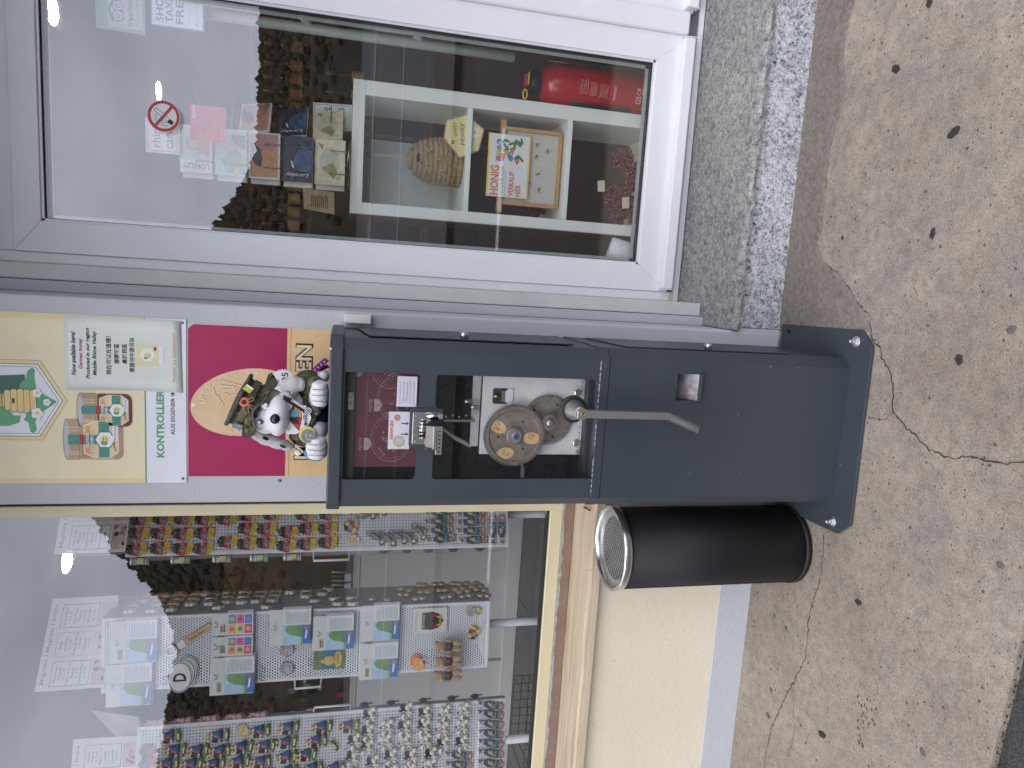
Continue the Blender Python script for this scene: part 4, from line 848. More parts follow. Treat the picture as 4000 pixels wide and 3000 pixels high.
# slide: bent chrome cover pushed to the left
g = MB()
g.add([(-.4315, LUGY-.012, 1.2545), (-.3745, LUGY-.012, 1.2545), (-.3745, LUGY-.030, 1.236), (-.4315, LUGY-.030, 1.236), (-.4315, LUGY-.004, 1.2545), (-.3745, LUGY-.004, 1.2545), (-.3745, LUGY-.004, 1.236), (-.4315, LUGY-.004, 1.236)], [(0, 3, 2, 1), (1, 2, 6, 5), (0, 4, 7, 3), (4, 5, 6, 7), (0, 1, 5, 4)], mat('dull_slide_steel', (.30, .28, .265), .34, metal=.7, var=.15))
sl_ = g.build('coin_slide', None, MC, .0008)
g = MB().plate([(-.4475, 1.2135), (-.3735, 1.2135), (-.3735, 1.237), (-.434, 1.237), (-.434, 1.230), (-.4475, 1.230)], LUGY-.032, .026, STEEL); g.build('slide_body', None, sl_, .001)
for k in range(6): MB().box(-.441+k*.0105, -.437+k*.0105, LUGY-.0326, LUGY-.031, 1.219, 1.2235, INK).build('slide_mark', None, sl_)
MB().box(-.4405, -.383, LUGY-.0328, LUGY-.031, 1.2275, 1.2292, DKIN).build('slide_groove', None, sl_)
MB().plate([(-.3735, 1.2545), (-.3735, 1.2145), (-.3585, 1.2155), (-.3585, 1.2445)], LUGY-.026, .02, mat('black_gloss_guard', (.012, .014, .02), .1, var=0)).build('slide_guard', None, sl_)
MB().lathe([(.0055, 0), (.0055, .04)], (-.351, LUGY-.012, 1.2145), (0, 0, 1), 14, CHROME).build('slide_rod', None, sl_); MB().box(-.357, -.3455, LUGY-.018, LUGY-.004, 1.2125, 1.2235, ZINC).build('rod_block', None, sl_)
# --- inside, lower window: press plate, gears, chute
MB().box(-0.60, -0.17, -0.16, -0.155, 0.79, 1.27, mat('dark_backboard', (0.055, 0.052, 0.05), .75, var=.4, vs_=60)).build('backboard', None, MC)
PY = -0.290
ppl = MB().plate([(-0.475, 0.80), (-0.215, 0.80), (-0.215, 1.092), (-0.290, 1.092), (-0.475, 1.092)], PY, .012, PLATE).build('press_plate', None, MC, .0008)
MB().plate([(-.46, 1.092), (-.215, 1.092), (-.215, 1.115), (-.46, 1.115)], PY+.03, .004, PLATE).build('rear_plate', None, ppl)
cut = MB().plate(rrect(-.333, -.289, 1.008, 1.064, .006), PY-.0005, .001, DKIN).build('plate_window', None, ppl)
g = MB(); g.plate([(-.333, 1.008), (-.289, 1.008), (-.289, 1.020), (-.297, 1.030), (-.325, 1.030), (-.333, 1.020)][::1], PY-.004, .003, PLATE); g.plate(rect(-.326, -.296, 1.030, 1.040), PY-.005, .004, STEEL); g.lathe([(.005, 0), (.005, .02)], (-.311, PY-.003, 1.043), (0, 0, 1), 10, BRASS); g.build('die_block', None, cut)
for x, z, r_ in ((-.245, 1.045, .0095), (-.296, .822, .0105), (-.440, .815, .0105)):
    MB().lathe([(r_, 0), (r_, .007), (r_*.8, .0085)], (x, PY, z), (0, -1, 0), 6, ZINC, False).build('hex_bolt', None, ppl)
MB().lathe([(.0055, 0), (.0055, .012)], (-.466, PY, .809), (0, -1, 0), 12, ZINC).build('socket_bolt', None, ppl)
MB().box(-.52, -.24, PY-.03, PY+.01, .7905, .7995, CAB).build('floor_ledge', None, ppl)
g = MB(); rg = random.Random(9)
for k in range(60): g.plate(ell(-.24-.22*rg.random(), .803+abs(rg.gauss(0, .006)), .0018*rg.uniform(.4, 1.3), .0014*rg.uniform(.4, 1.3), 6), PY-.0003-k*1e-6, .0003, DKIN)
g.build('oil_dirt', None, ppl)
def gear(name, cx, cz, r, y0, th, teeth, dish=True, ph=0.0):
    n = teeth*4; v = []; ro, ri = r, r-.006*(r/.085)**.3
    out_ = []
    for k in range(n):
        a = 2*math.pi*k/n+ph; q = ro if k % 4 in (1, 2) else ri; out_.append((cx+q*math.cos(a), cz+q*math.sin(a)))
    g = MB()
    rings = [(out_, y0), ]
    def circ(rad_): return [(cx+rad_*math.cos(2*math.pi*k/n+ph), cz+rad_*math.sin(2*math.pi*k/n+ph)) for k in range(n)]
    prof = [(out_, y0+th), (out_, y0)]
    if dish: prof += [(circ(r*.835), y0), (circ(r*.80), y0+.004), (circ(r*.26), y0+.004), (circ(r*.255), y0-.001)]
    else: prof += [(circ(r*.5), y0)]
    vv = []; 
    for ps, y in prof: vv += [(x, y, z) for x, z in ps]
    ff = []
    for i in range(len(prof)-1):
        for k in range(n): k2 = (k+1) % n; ff.append((i*n+k, i*n+k2, (i+1)*n+k2, (i+1)*n+k))
    ff.append([(len(prof)-1)*n+k for k in range(n)]); g.add(vv, ff, GEARM)
    o = g.build(name, None, MC); return o
g2_ = gear('drive_gear', -0.374, 0.905, 0.071, PY-.012, .01, 56)
for a in (55, 110, 200, 330): MB().lathe([(.0035, 0), (.0035, .0005)], (-.374+.05*math.cos(rad(a)), PY-.0085, .905+.05*math.sin(rad(a))), (0, -1, 0), 12, INK).build('gear_hole', None, g2_)
pn_ = gear('pinion', -0.378, 0.905, 0.024, PY-.026, .012, 20, False); MB().lathe([(.013, 0), (.013, .004), (.010, .006), (.010, .010), (.006, .012)], (-.378, PY-.026, .905), (0, -1, 0), 18, ZINC).build('axle_nut', None, pn_)
g1_ = gear('die_gear', -0.4155, 1.0025, 0.0865, PY-.030, .012, 92)
MB().lathe([(.0235, 0), (.0235, .003), (.020, .0032)], (-.4155, PY-.030, 1.0025), (0, -1, 0), 28, GEARM).lathe([(.0185, .003), (.0185, .006)], (-.4155, PY-.030, 1.0025), (0, -1, 0), 28, ZINC).lathe([(.0085, .006), (.0085, .012), (.006, .015)], (-.4155, PY-.030, 1.0025), (0, -1, 0), 6, ZINC, False).build('hub_bolt', None, g1_)
MB().lathe([(.0062, 0), (.0068, .0018), (.0045, .002)], (-.4155, PY-.0435, 1.0025), (0, -1, 0), 20, mat('blue_nut_ring', (.05, .06, .2), .4)).build('nut_ring', None, g1_)
for a in (95, 215, 330): MB().lathe([(.003, 0), (.003, .0005)], (-.4155+.045*math.cos(rad(a)), PY-.0265, 1.0025+.045*math.sin(rad(a))), (0, -1, 0), 12, INK).build('gear_hole', None, g1_)
CPR = mat('copper_coin_print', (.66, .40, .16), .4, var=.22, vs_=50, c2=(.72, .52, .28)); CPRL = mat('copper_print_line', (.30, .17, .07), .5)
for a, tl in ((62, 60), (182, 175), (-52, 100)):
    cx, cz = -.4155+.052*math.cos(rad(a)), 1.0025+.052*math.sin(rad(a))
    cx, cz = {62: (-.392, 1.049), 182: (-.466, 1.025), -52: (-.4225, .953)}[a]; tl = {62: 62, 182: 100, -52: 88}[a]
    s_ = MB().plate(ell(cx, cz, .0245, .0165, 26, tilt=tl), PY-.0268, .0005, CPR).build('motif_sticker', None, g1_)
    g = MB(); rg = random.Random(a)
    for k in range(10): q = rg.random()**.5*.011; w = rg.uniform(0, 6.28); g.plate(ell(cx+q*math.cos(w), cz+q*math.sin(w), .006, .0008, 7, tilt=rg.uniform(0, 180)), PY-.02732-k*1e-5, .0002, CPRL)
    g.build('sticker_print', None, s_)
# curved coin chutes and brackets above the plate
CH = mat('galvanised_strip', (.42, .41, .39), .45, metal=.5, var=.15)
pts = [(-.372+.0, 1.228)]; pth = [(-.37, -.285, 1.232), (-.40, -.285, 1.205), (-.43, -.285, 1.165), (-.452, -.285, 1.12)]
g = MB(); v = []; 
for (x, y, z) in pth: v += [(x-.008, y, z-.006), (x+.008, y, z+.006)]
g.add(v, [(i*2, i*2+1, i*2+3, i*2+2) for i in range(3)], CH); g.add([(a, b_+.012, c) for a, b_, c in v], [(i*2, i*2+2, i*2+3, i*2+1) for i in range(3)], CH); g.build('coin_chute', None, MC)
MB().box(-.383, -.377, -.30, -.24, 1.11, 1.225, STEEL).build('guide_rail', None, MC)
for k in range(6): MB().lathe([(.003, 0), (.003, .008)], (-.368+.004*(k % 2), -.30, 1.12+.018*k), (0, -1, 0), 8, ZINC).build('guide_screw', None, MC)
for x, z in ((-.345, 1.10), (-.33, 1.118)): MB().lathe([(.006, 0), (.006, .02), (.004, .022)], (x, -.28, z), (0, 0, 1), 10, ZINC).build('stud', None, MC)
# --- crank
HX0, HZ0 = -.328, .858
rg_ = MB().lathe([(.0375, 0), (.0375, .006), (.034, .009), (.024, .009), (.024, 0)], (HX0, YF+.004, HZ0), (0, -1, 0), 40, mat('black_rubber_ring', (.02, .02, .022), .5, var=0)).build('shaft_ring', None, MC)
CRK = mat('satin_crank_steel', (.50, .49, .45), .34, metal=.85, var=.06)
cr_ = MB().lathe([(.0275, .0), (.0275, .012), (.019, .040), (.0165, .046), (.0165, .070)], (HX0, YF, HZ0), (0, -1, 0), 32, CRK).build('crank_hub', None, MC)
ya = YF-.062
MB().add([(HX0-.0105, ya-.011, HZ0+.012), (HX0+.0105, ya-.011, HZ0+.012), (HX0+.0105, ya+.011, HZ0+.012), (HX0-.0105, ya+.011, HZ0+.012), (HX0-.011, ya-.013, .605), (HX0+.008, ya-.013, .605), (HX0+.008, ya+.009, .605), (HX0-.011, ya+.009, .605)], [(0, 4, 5, 1), (1, 5, 6, 2), (2, 6, 7, 3), (3, 7, 4, 0), (0, 1, 2, 3), (4, 7, 6, 5)], CRK).build('crank_arm', None, MC, .002, 2)
MB().lathe([(.006, 0), (.006, .001), (.0035, .001), (.0035, -.001)], (HX0, ya-.0112, HZ0-.004), (0, -1, 0), 14, BRASS).build('grub_screw', None, cr_)
hd = Vector((-.028, -.055, -.075)).normalized(); h0 = Vector((HX0-.002, ya, .607))
g = MB(); g.lathe([(.010, -.008), (.0125, .0), (.0135, .03), (.0135, .088), (.0125, .090), (.0095, .090), (.0095, .055)], h0, hd, 28, mat('grey_handle_tube', (.075, .073, .07), .5, metal=.2, var=.25, vs_=60), cap=False); g.build('crank_handle', None, MC)
MB().lathe([(.0094, .056), (.001, .0562)], h0, hd, 20, INK).build('handle_bore', None, MC)
# ================================================================ signs on the pier
pr = lambda n_, c_, v_=.05: mat('print_'+n_, c_, .45, var=v_, vs_=12)
GREEN1 = pr('green', (.10, .36, .17)); GREEN2 = pr('dark_green', (.03, .13, .09)); HYEL = pr('hive_yellow', (.78, .58, .22)); PYEL = pr('poster_yellow', (.76, .64, .32)); PPALE = pr('poster_pale', (.80, .72, .46)); PWHITE = pr('poster_white', (.78, .79, .82)); HWHITE = pr('petal_white', (.82, .82, .80)); BROWNL = pr('outline_brown', (.09, .05, .04))
A4 = lambda a, b_: (-.403-(b_-850)*.000388, 2.368-.000339*a)
def P4(*ab): return [A4(a, b_) for a, b_ in ab]
hp = thing('honey_poster', 'tall yellow honey poster with hexagon hive emblem and two honey jars on the grey pier', 'poster', (-.40, -.004, 1.898))
MB().plate(rect(-.638, -.1625, 1.898, 2.70), -.004, .004, PWHITE).build('board', None, hp, .0005)
MB().plate(rect(-.638, -.1625, 2.0075, 2.70), -.0043, .0003, PPALE).build('yellow_field', None, hp)
for x0, x1 in ((-.638, -.623), (-.178, -.1625)): MB().plate(rect(x0, x1, 2.0075, 2.70), -.0046, .0003, PYEL).build('edge_band', None, hp)
MB().plate(rect(-.638, -.1625, 2.004, 2.0075), -.0046, .0003, GREEN1).build('green_rule', None, hp)
text('KONTROLLIERTE', -.449, 1.967, -.0046, .227, .0205, GREEN1, hp, bold=.035)
text('AUS EIGENER IMKEREI', -.4085, 1.934, -.0046, .175, .0105, INK, hp, bold=.008)
def hexa(s, cx=-.403, cz=2.33): return [(cx+s*math.sin(rad(60*k)), cz+s*math.cos(rad(60*k))) for k in range(6)]
em = MB().plate(hexa(.1285), -.0046, .0003, GREEN2).build('emblem_outline', None, hp)
for k, (s, m_) in enumerate(((.1275, PYEL), (.1165, GREEN2), (.1145, HWHITE), (.108, GREEN2), (.1065, GREEN1 if False else pr('emblem_white', (.74, .76, .78))))): MB().plate(hexa(s), -.0049-.0002*k, .0002, m_).build('emblem_band', None, em)
g = MB(); y = -.0060
g.plate(P4((-330, 700), (190, 665), (190, 770), (60, 800), (-330, 830)), y, .0002, GREEN2)                       # dark roof slab
g.plate(P4((-40, 900), (20, 850), (100, 960), (150, 960), (140, 1010), (60, 1035), (0, 1035), (-60, 1000)), y-.0002, .0002, GREEN1)  # round tree
g.plate(P4((270, 780), (395, 845), (415, 853), (395, 870), (300, 935), (250, 1000), (262, 1060), (240, 1085), (215, 1075), (205, 1010), (170, 990), (190, 960), (180, 900), (150, 740), (165, 720), (195, 690), (210, 640), (240, 615), (262, 630), (255, 680)), y-.0004, .0002, GREEN1)
g.build('emblem_leaves', None, em)
g = MB()
for k, (a0, a1, b0, b1) in enumerate(((5, 40, 800, 905), (38, 86, 775, 925), (84, 132, 768, 935), (130, 178, 765, 940), (176, 222, 768, 940), (220, 268, 772, 930))):
    for q, m_ in ((0, BROWNL), (3, HYEL)): pts = rrect(A4(0, b1-q)[0], A4(0, b0+q)[0], A4(a1-q, 0)[1], A4(a0+q, 0)[1], .006); g.plate(pts, y-.0007-.00008*k-(.0002 if q else 0), .0001, m_)
g.plate(P4((92, 835), (112, 835), (112, 870), (92, 870)), y-.0016, .0001, BROWNL); g.build('emblem_hive', None, em)
g = MB(); kk = 0
for (a, b_, r_) in ((275, 795, 30), (343, 860, 24), (270, 942, 38)):
    for q in range(5):
        cx, cz = A4(a+r_*.62*math.cos(q*1.257), b_+r_*.62*math.sin(q*1.257)); g.plate(ell(cx, cz, r_*.00019, r_*.00019, 14), y-.0018-kk*2e-5, .0001, HWHITE); kk += 1
    cx, cz = A4(a, b_); g.plate(ell(cx, cz, r_*.00014, r_*.00014, 14), y-.0024, .0001, HYEL)
g.build('emblem_flowers', None, em)
def jar(a0, a1, b0, b1, lid, honey, name_, wt, note):
    """printed honey jar; a runs down, b runs left"""
    x0, x1 = A4(0, b1)[0], A4(0, b0)[0]; z1, zl, z0 = A4(a0, 0)[1], A4(lid, 0)[1], A4(a1, 0)[1]; w_ = x1-x0; h = zl-z0; xc = (x0+x1)/2; yy = -.0050
    body = arc(x1-.020, z0+.018, .019, .018, 270, 360, 7)+arc(x1-.012, zl-.010, .011, .012, 0, 80, 5)+arc(x0+.012, zl-.010, .011, .012, 100, 180, 5)+arc(x0+.020, z0+.018, .019, .018, 180, 270, 7)
    j = MB().plate(body, yy, .0003, pr('honey_'+name_, honey, .25)).build('printed_jar', None, hp)
    TEAL = pr('teal', (.05, .26, .21)); LB = pr('jar_label', (.76, .60, .34), .15); LID = pr('jar_lid', (.44, .33, .19), .2)
    g = MB(); lidp = arc(x1-.006, zl+.004, .006, .005, 270, 360, 4)+[(x1, z1-.008)]+arc(xc, z1-.008, w_/2, .009, 0, 180, 22)[1:-1]+[(x0, z1-.008)]+arc(x0+.006, zl+.004, .006, .005, 180, 270, 4)
    g.plate(lidp, yy-.0002, .0002, LID)
    for k in range(4): xs = x0+w_*(.12+.06*k if k < 2 else .70+.08*(k-2)); g.plate(rect(xs, xs+w_*.035, zl+.001, z1-.014), yy-.0003, .0001, pr('lid_shine', (.60, .48, .31), .1))
    g.plate(rect(x0+.001, x1-.001, zl+.0035, zl+.0048), yy-.00035, .0001, pr('lid_dark', (.26, .18, .09), .1))
    g.plate(ell(xc, z1-.0095, w_*.47, .0085, 26), yy-.0004, .0001, pr('lid_top', (.42, .41, .41), .1)); g.plate(ell(xc, z1-.0098, w_*.40, .0066, 26), yy-.00045, .0001, pr('lid_top_in', (.52, .51, .50), .1))
    lab = [(x0+w_*.07, z0+h*.30), (x0+w_*.20, z0+h*.12), (x1-w_*.20, z0+h*.12), (x1-w_*.07, z0+h*.30), (x1-w_*.05, z0+h*.66), (x1-w_*.17, z0+h*.92), (x0+w_*.17, z0+h*.92), (x0+w_*.05, z0+h*.66)]
    g.plate([(xc+(a-xc)*1.03, z0+h*.5+(b_-z0-h*.5)*1.03) for a, b_ in lab], yy-.0005, .0001, HWHITE); g.plate(lab, yy-.0006, .0001, LB)
    g.plate([(x0+w_*.12, z0+h*.70), (x1-w_*.12, z0+h*.70), (x1-w_*.18, z0+h*.90), (x0+w_*.18, z0+h*.90)], yy-.00065, .0001, pr('label_orange', (.70, .36, .12), .25))
    g.plate([(x0+w_*.065, z0+h*.33), (x1-w_*.065, z0+h*.33), (x1-w_*.055, z0+h*.58), (x0+w_*.055, z0+h*.58)], yy-.0007, .0001, TEAL)
    g.plate([(xc-w_*.11, z0+h*.55), (xc+w_*.11, z0+h*.55), (xc+w_*.12, z1-.012), (xc-w_*.12, z1-.012)], yy-.0008, .0001, TEAL)
    g.plate(rect(xc-w_*.12, xc+w_*.12, zl-.009, zl+.003), yy-.0009, .0001, pr('seal_red', (.42, .02, .02)))
    g.plate([(xc+w_*.235*math.sin(rad(60*k)), z0+h*.43+w_*.235*math.cos(rad(60*k))) for k in range(6)], yy-.0010, .0001, GREEN2)
    g.plate([(xc+w_*.21*math.sin(rad(60*k)), z0+h*.43+w_*.21*math.cos(rad(60*k))) for k in range(6)], yy-.0011, .0001, HWHITE)
    g.plate(ell(xc-w_*.07, z0+h*.45, w_*.07, w_*.08, 12), yy-.0012, .0001, GREEN1); g.plate(ell(xc+w_*.02, z0+h*.43, w_*.07, w_*.10, 14), yy-.0013, .0001, HYEL)
    for q in (-.03, .03): g.plate(rect(xc-w_*.045, xc+w_*.085, z0+h*.43+w_*q, z0+h*.43+w_*(q+.012)), yy-.0014, .0001, BROWNL)
    for dx, dz in ((-.04, -.10), (.05, -.12), (.09, -.07)): g.plate(ell(xc+w_*dx, z0+h*.43+w_*dz, w_*.03, w_*.03, 8), yy-.0015, .0001, HWHITE)
    g.plate(rect(xc-w_*.02, xc+w_*.34, z0+h*.13, z0+h*.25), yy-.0012, .0001, HWHITE)
    for xs, ww in ((x0+w_*.03, .02), (x1-w_*.045, .012)): g.plate(rect(xs, xs+w_*ww, z0+h*.2, zl-.010), yy-.0009, .0001, pr('jar_shine', tuple(min(1, c_*1.5+.08) for c_ in honey), .1) if name_ == 'amber' else pr('jar_shine_dark', (.30, .10, .07), .1))
    g.build('jar_artwork', None, j)
    text('ECHTER', xc, z0+h*.84, yy-.0012, w_*.36, .0075, HWHITE, j, bold=.02); text('DEUTSCHER HONIG', xc, z0+h*.735, yy-.0012, w_*.72, .0075, HWHITE, j, bold=.02)
    text(note, xc+w_*.16, z0+h*.19, yy-.0015, w_*.32, .006, INK, j); text(wt, x0+w_*.32, z0+h*.2, yy-.0012, w_*.2, .007, INK, j, 15)
jar(555, 970, 786, 1034, 705, (.16, .03, .02), 'dark', '250g', 'Waldhonig'); jar(450, 898, 978, 1280, 580, (.46, .28, .16), 'amber', '500g', 'Blütenhonig')
for x in (-.172, -.6255): MB().lathe([(.0042, 0), (.0036, .0016)], (x, -.004, 1.9075), (0, -1, 0), 14, mat('brass_screw', (.32, .26, .17), .45, metal=.8)).box(x-.0028, x+.0028, -.0059, -.0056, 1.9069, 1.9081, INK).box(x-.0006, x+.0006, -.0059, -.0056, 1.9047, 1.9103, INK).build('screw', None, hp)

# laminated sheet taped over the poster
ls = thing('laminated_sheet', 'laminated A4 notice in English and Chinese taped over the honey poster', 'notice', (-.27, -.008, 1.905))
SHEET = mat('notice_paper', (.70, .73, .66), .4, var=.05, vs_=9, coat=.25)
v = []; NXs, NZs = 6, 14
for i in range(NXs+1):
    for j in range(NZs+1):
        q = i/NXs; w = j/NZs; x = -.372+q*.204+.003*math.sin(w*3); z = 1.907+w*.300+(.006*q if w < .1 else 0)
        v.append((x, -.0056-.0022*math.exp(-((q-1)**2+(w)**2)*9)-.0003*math.sin(w*6+q*2), z))
f = [(i*(NZs+1)+j, (i+1)*(NZs+1)+j, (i+1)*(NZs+1)+j+1, i*(NZs+1)+j+1) for i in range(NXs) for j in range(NZs)]
g = MB().add(v, f, SHEET, True); so_ = g.build('sheet', None, ls); so_.modifiers.new('thick', 'SOLIDIFY').thickness = .0006
TI = -.0192
def lt(s, xc, zc, wd, ht, m_, **k):
    o = text(s, xc, zc, 0, wd, ht, m_, None, **k)
    for v_ in o.data.vertices:
        q = (v_.co.x+.372)/.204; w = (v_.co.z-1.907)/.3; v_.co.y = -.0063-.0022*math.exp(-((q-1)**2+w**2)*9)-.0003*math.sin(w*6+q*2)
    attach(o, ls); return o
REDI = mat('faded_red_ink', (.42, .05, .08), .6)
lt('Now available here!', -.269, 2.185, .121, .0125, INK, shear=.25, bold=.022); lt('German honey', -.269, 2.166, .085, .0125, REDI, shear=.25, bold=.022); lt('Produced in our region', -.268, 2.148, .141, .0125, INK, shear=.25, bold=.022); lt('Middle Rhine Valley', -.267, 2.131, .124, .0125, INK, shear=.25, bold=.022)
lt('現在可以在這裡！', -.272, 2.097, .108, .0135, INK, bold=.012); lt('德國蜂蜜', -.267, 2.077, .056, .0135, INK, bold=.012); lt('產於我區', -.266, 2.057, .056, .0135, INK, bold=.012); lt('萊茵河中游河谷', -.268, 2.038, .098, .0135, INK, bold=.012)
lt('MADE IN GERMANY', -.270, 1.929, .138, .0085, mat('pale_red_ink', (.62, .30, .28), .6))
g = MB(); g.plate(rect(-.296, -.238, 1.956, 2.028), -.0068, .0002, pr('mini_yellow', (.74, .70, .38))); g.plate(rect(-.296, -.238, 1.956, 1.968), -.0070, .0002, PWHITE); g.plate([(-.267+.02*math.sin(rad(60*k)), 1.998+.02*math.cos(rad(60*k))) for k in range(6)], -.0070, .0002, HWHITE); g.plate(ell(-.267, 1.998, .007, .010, 14), -.0074, .0002, HYEL); g.plate(ell(-.272, 1.998, .005, .011, 10, tilt=30), -.0072, .0001, GREEN1); g.plate(rect(-.254, -.243, 1.975, 1.982), -.0070, .0001, REDI); g.build('printed_poster', None, ls)

# maroon coin sign
A5 = lambda a, b_: (-.411-(b_-800)*.000368, 1.884-(a-103)*.000348)
def P5(*ab): return [A5(a, b_) for a, b_ in ab]
ms = thing('coin_sign', 'magenta and gold coin sign on the pier behind the plush dog', 'sign', (-.396, -.004, 1.44))
MAG = mat('magenta_print', (.38, .012, .085), .38, var=.12, vs_=5); GOLDP = mat('gold_print', (.72, .47, .19), .42, var=.2, vs_=7, c2=(.76, .56, .30)); TAN = mat('coin_tan', (.68, .46, .23), .42, var=.14, vs_=9, c2=(.76, .57, .36)); TAND = mat('coin_relief_dark', (.26, .13, .05), .5); TANL = mat('coin_relief_light', (.82, .66, .45), .45)
MB().plate([(-.619, 1.42), (-.1735, 1.42), (-.1735, 1.880), (-.180, 1.8885), (-.187, 1.8945), (-.619, 1.8945)], -.004, .004, mat('sign_board_edge', (.7, .66, .62), .5)).build('board', None, ms)
MB().plate([(-.6185, 1.6245), (-.1745, 1.6245), (-.1745, 1.879), (-.181, 1.887), (-.188, 1.8935), (-.6185, 1.8935)], -.0043, .0003, MAG).build('magenta_field', None, ms)
MB().plate(rect(-.6185, -.1745, 1.421, 1.6243), -.0043, .0003, GOLDP).build('gold_field', None, ms); MB().plate(rect(-.6185, -.1745, 1.6135, 1.6148), -.0045, .0002, TAND).build('gold_rule', None, ms)
co_ = MB().plate(ell(-.396, 1.732, .0985, .157, 56, tilt=10), -.0046, .0003, TAN).build('printed_coin', None, ms)
g = MB(); ct_, st_ = math.cos(rad(10)), math.sin(rad(10)); kk = 0
for k in range(44):
    a = 2*math.pi*k/44
    if 40 < (k*360/44) < 150: continue
    x, z = .086*math.cos(a), .143*math.sin(a); X, Z = -.396+x*ct_-z*st_, 1.732+x*st_+z*ct_
    g.plate(ell(X+.0008, Z-.0008, .0034, .0030, 10), -.0048, .0001, TAND); g.plate(ell(X, Z, .0030, .0026, 10), -.0049, .0001, TANL)
g.build('coin_dots', None, co_)
for k, ch in enumerate('Loreley'):
    x, z = [(-.395, 1.856), (-.386, 1.857), (-.376, 1.856), (-.368, 1.852), (-.360, 1.848), (-.353, 1.842), (-.345, 1.835)][k]
    text(ch, x+.001, z-.001, -.0048, None, .019 if ch in 'Lly' else .013, TAND, co_, -8-7*k, bold=.02); text(ch, x, z, -.0050, None, .019 if ch in 'Lly' else .013, TANL, co_, -8-7*k, bold=.02)
g = MB()   # generic relief of a seated figure with long hair
def ridge(pts, w_=.0026):
    for dd, m_, yy in ((.0014, TAND, -.0048), (0, TANL, -.0050)):
        for (a, b_), (c, d) in zip(pts, pts[1:]):
            (x0, z0), (x1, z1) = A5(a, b_), A5(c, d); L_ = math.hypot(x1-x0, z1-z0) or 1e-6; nx, nz = -(z1-z0)/L_*w_/2, (x1-x0)/L_*w_/2
            g.plate([(x0+nx+dd, z0+nz-dd), (x1+nx+dd, z1+nz-dd), (x1-nx+dd, z1-nz-dd), (x0-nx+dd, z0-nz-dd)], yy-len(g.v)*2e-8, .0001, m_)
for pts in ([(265, 640), (290, 600), (340, 590), (400, 605), (480, 625), (560, 650)], [(285, 650), (330, 625), (420, 635), (520, 660)], [(300, 690), (350, 660), (440, 660), (540, 690)], [(270, 650), (285, 700), (310, 720), (330, 760), (345, 790)], [(320, 700), (370, 690), (400, 710), (380, 750)], [(345, 760), (330, 785), (310, 770), (325, 745)], [(380, 720), (440, 700), (500, 700)], [(400, 760), (460, 750), (480, 800)], [(420, 630), (430, 660), (450, 690)], [(480, 640), (500, 670)]): ridge(pts)
g.build('coin_relief', None, co_)
text('MEDAILLEN', -.3925, 1.576, -.0046, .352, .050, INK, ms, bold=.055); text('MEDAILLEN', -.3935, 1.577, -.0049, .343, .043, pr('letter_cream', (.78, .64, .44), .2), ms, bold=.01)
bx, bz = -.331, 1.634
MB().plate([(bx+(.038 if k % 2 else .033)*math.cos(2*math.pi*k/48), bz+(.038 if k % 2 else .033)*math.sin(2*math.pi*k/48)) for k in range(48)], -.0052, .0003, HWHITE).build('price_burst', None, ms)
text('nur', bx-.002, bz+.017, -.0056, .021, .012, mat('navy_ink', (.03, .04, .12), .5), ms); text('1,05', bx+.004, bz-.006, -.0056, .046, .022, mat('navy_ink', (.03, .04, .12), .5), ms, bold=.015)
sx, sz = A5(118, 788); MB().plate([(sx+(.009 if k % 2 else .0045)*math.cos(math.pi*k/14), sz+(.009 if k % 2 else .0045)*math.sin(math.pi*k/14)) for k in range(28)], -.0056, .0002, HWHITE).build('printed_sparkle', None, ms)
o = thing('wall_screw', 'small screw in the wall at the lower left of the magenta sign', 'screw', (-.634, 0, 1.640)); MB().lathe([(.005, 0), (.0045, .003), (.002, .004)], (-.634, 0, 1.640), (0, -1, 0), 12, MATS['brass_screw']).build('head', None, o)

# ================================================================ stickers on the door glass
def disc_sign(x, z, y):
    t_ = thing('no_smoking_sign', 'round red and white no smoking sign stuck on the door glass', 'sign', (x, y, z-.05))
    MB().lathe([(.0505, 0), (.0505, .002)], (x, y, z), (0, -1, 0), 48, HWHITE, False).build('disc', None, t_)
    SR = mat('signal_red', (.50, .022, .035), .4); n = 48; g = MB(); yy = y-.0022
    o_, i_ = ell(x, z, .048, .048, n), ell(x, z, .0385, .0385, n)
    g.add([(a, yy, b_) for a, b_ in o_]+[(a, yy, b_) for a, b_ in i_], [(k, (k+1) % n, n+(k+1) % n, n+k) for k in range(n)], SR); g.build('red_ring', None, t_)
    rot = lambda pts, a: [(x+p_*math.cos(rad(a))-q*math.sin(rad(a)), z+p_*math.sin(rad(a))+q*math.cos(rad(a))) for p_, q in pts]
    g = MB(); g.plate(rot([(-.034, -.0062), (.033, -.0062), (.033, .0062), (-.034, .0062)], 52), yy, .0003, INK); g.plate(rot([(-.018, -.0048), (.0316, -.0048), (.0316, .0048), (-.018, .0048)], 52), yy-.0003, .0003, HWHITE)
    g.tube([(x-.026, yy, z-.014), (x-.03, yy, z+.0), (x-.018, yy, z+.008), (x-.022, yy, z+.018), (x-.008, yy, z+.026), (x+.004, yy, z+.022)], .0007, 5, INK); g.tube([(x-.018, yy, z-.016), (x-.02, yy, z-.002), (x-.01, yy, z+.004), (x-.012, yy, z+.016)], .0007, 5, INK); g.build('cigarette', None, t_)
    MB().plate(rot([(-.040, -.0042), (.040, -.0042), (.040, .0042), (-.040, .0042)], -38), yy-.0008, .0003, SR).build('red_bar', None, t_)
disc_sign(.456, 2.047, .4155)
YI = .4505
t_ = thing('review_sticker', 'green bordered tripadvisor sticker with owl logo at the top right of the door glass', 'sticker', (.78, YI, 2.108))
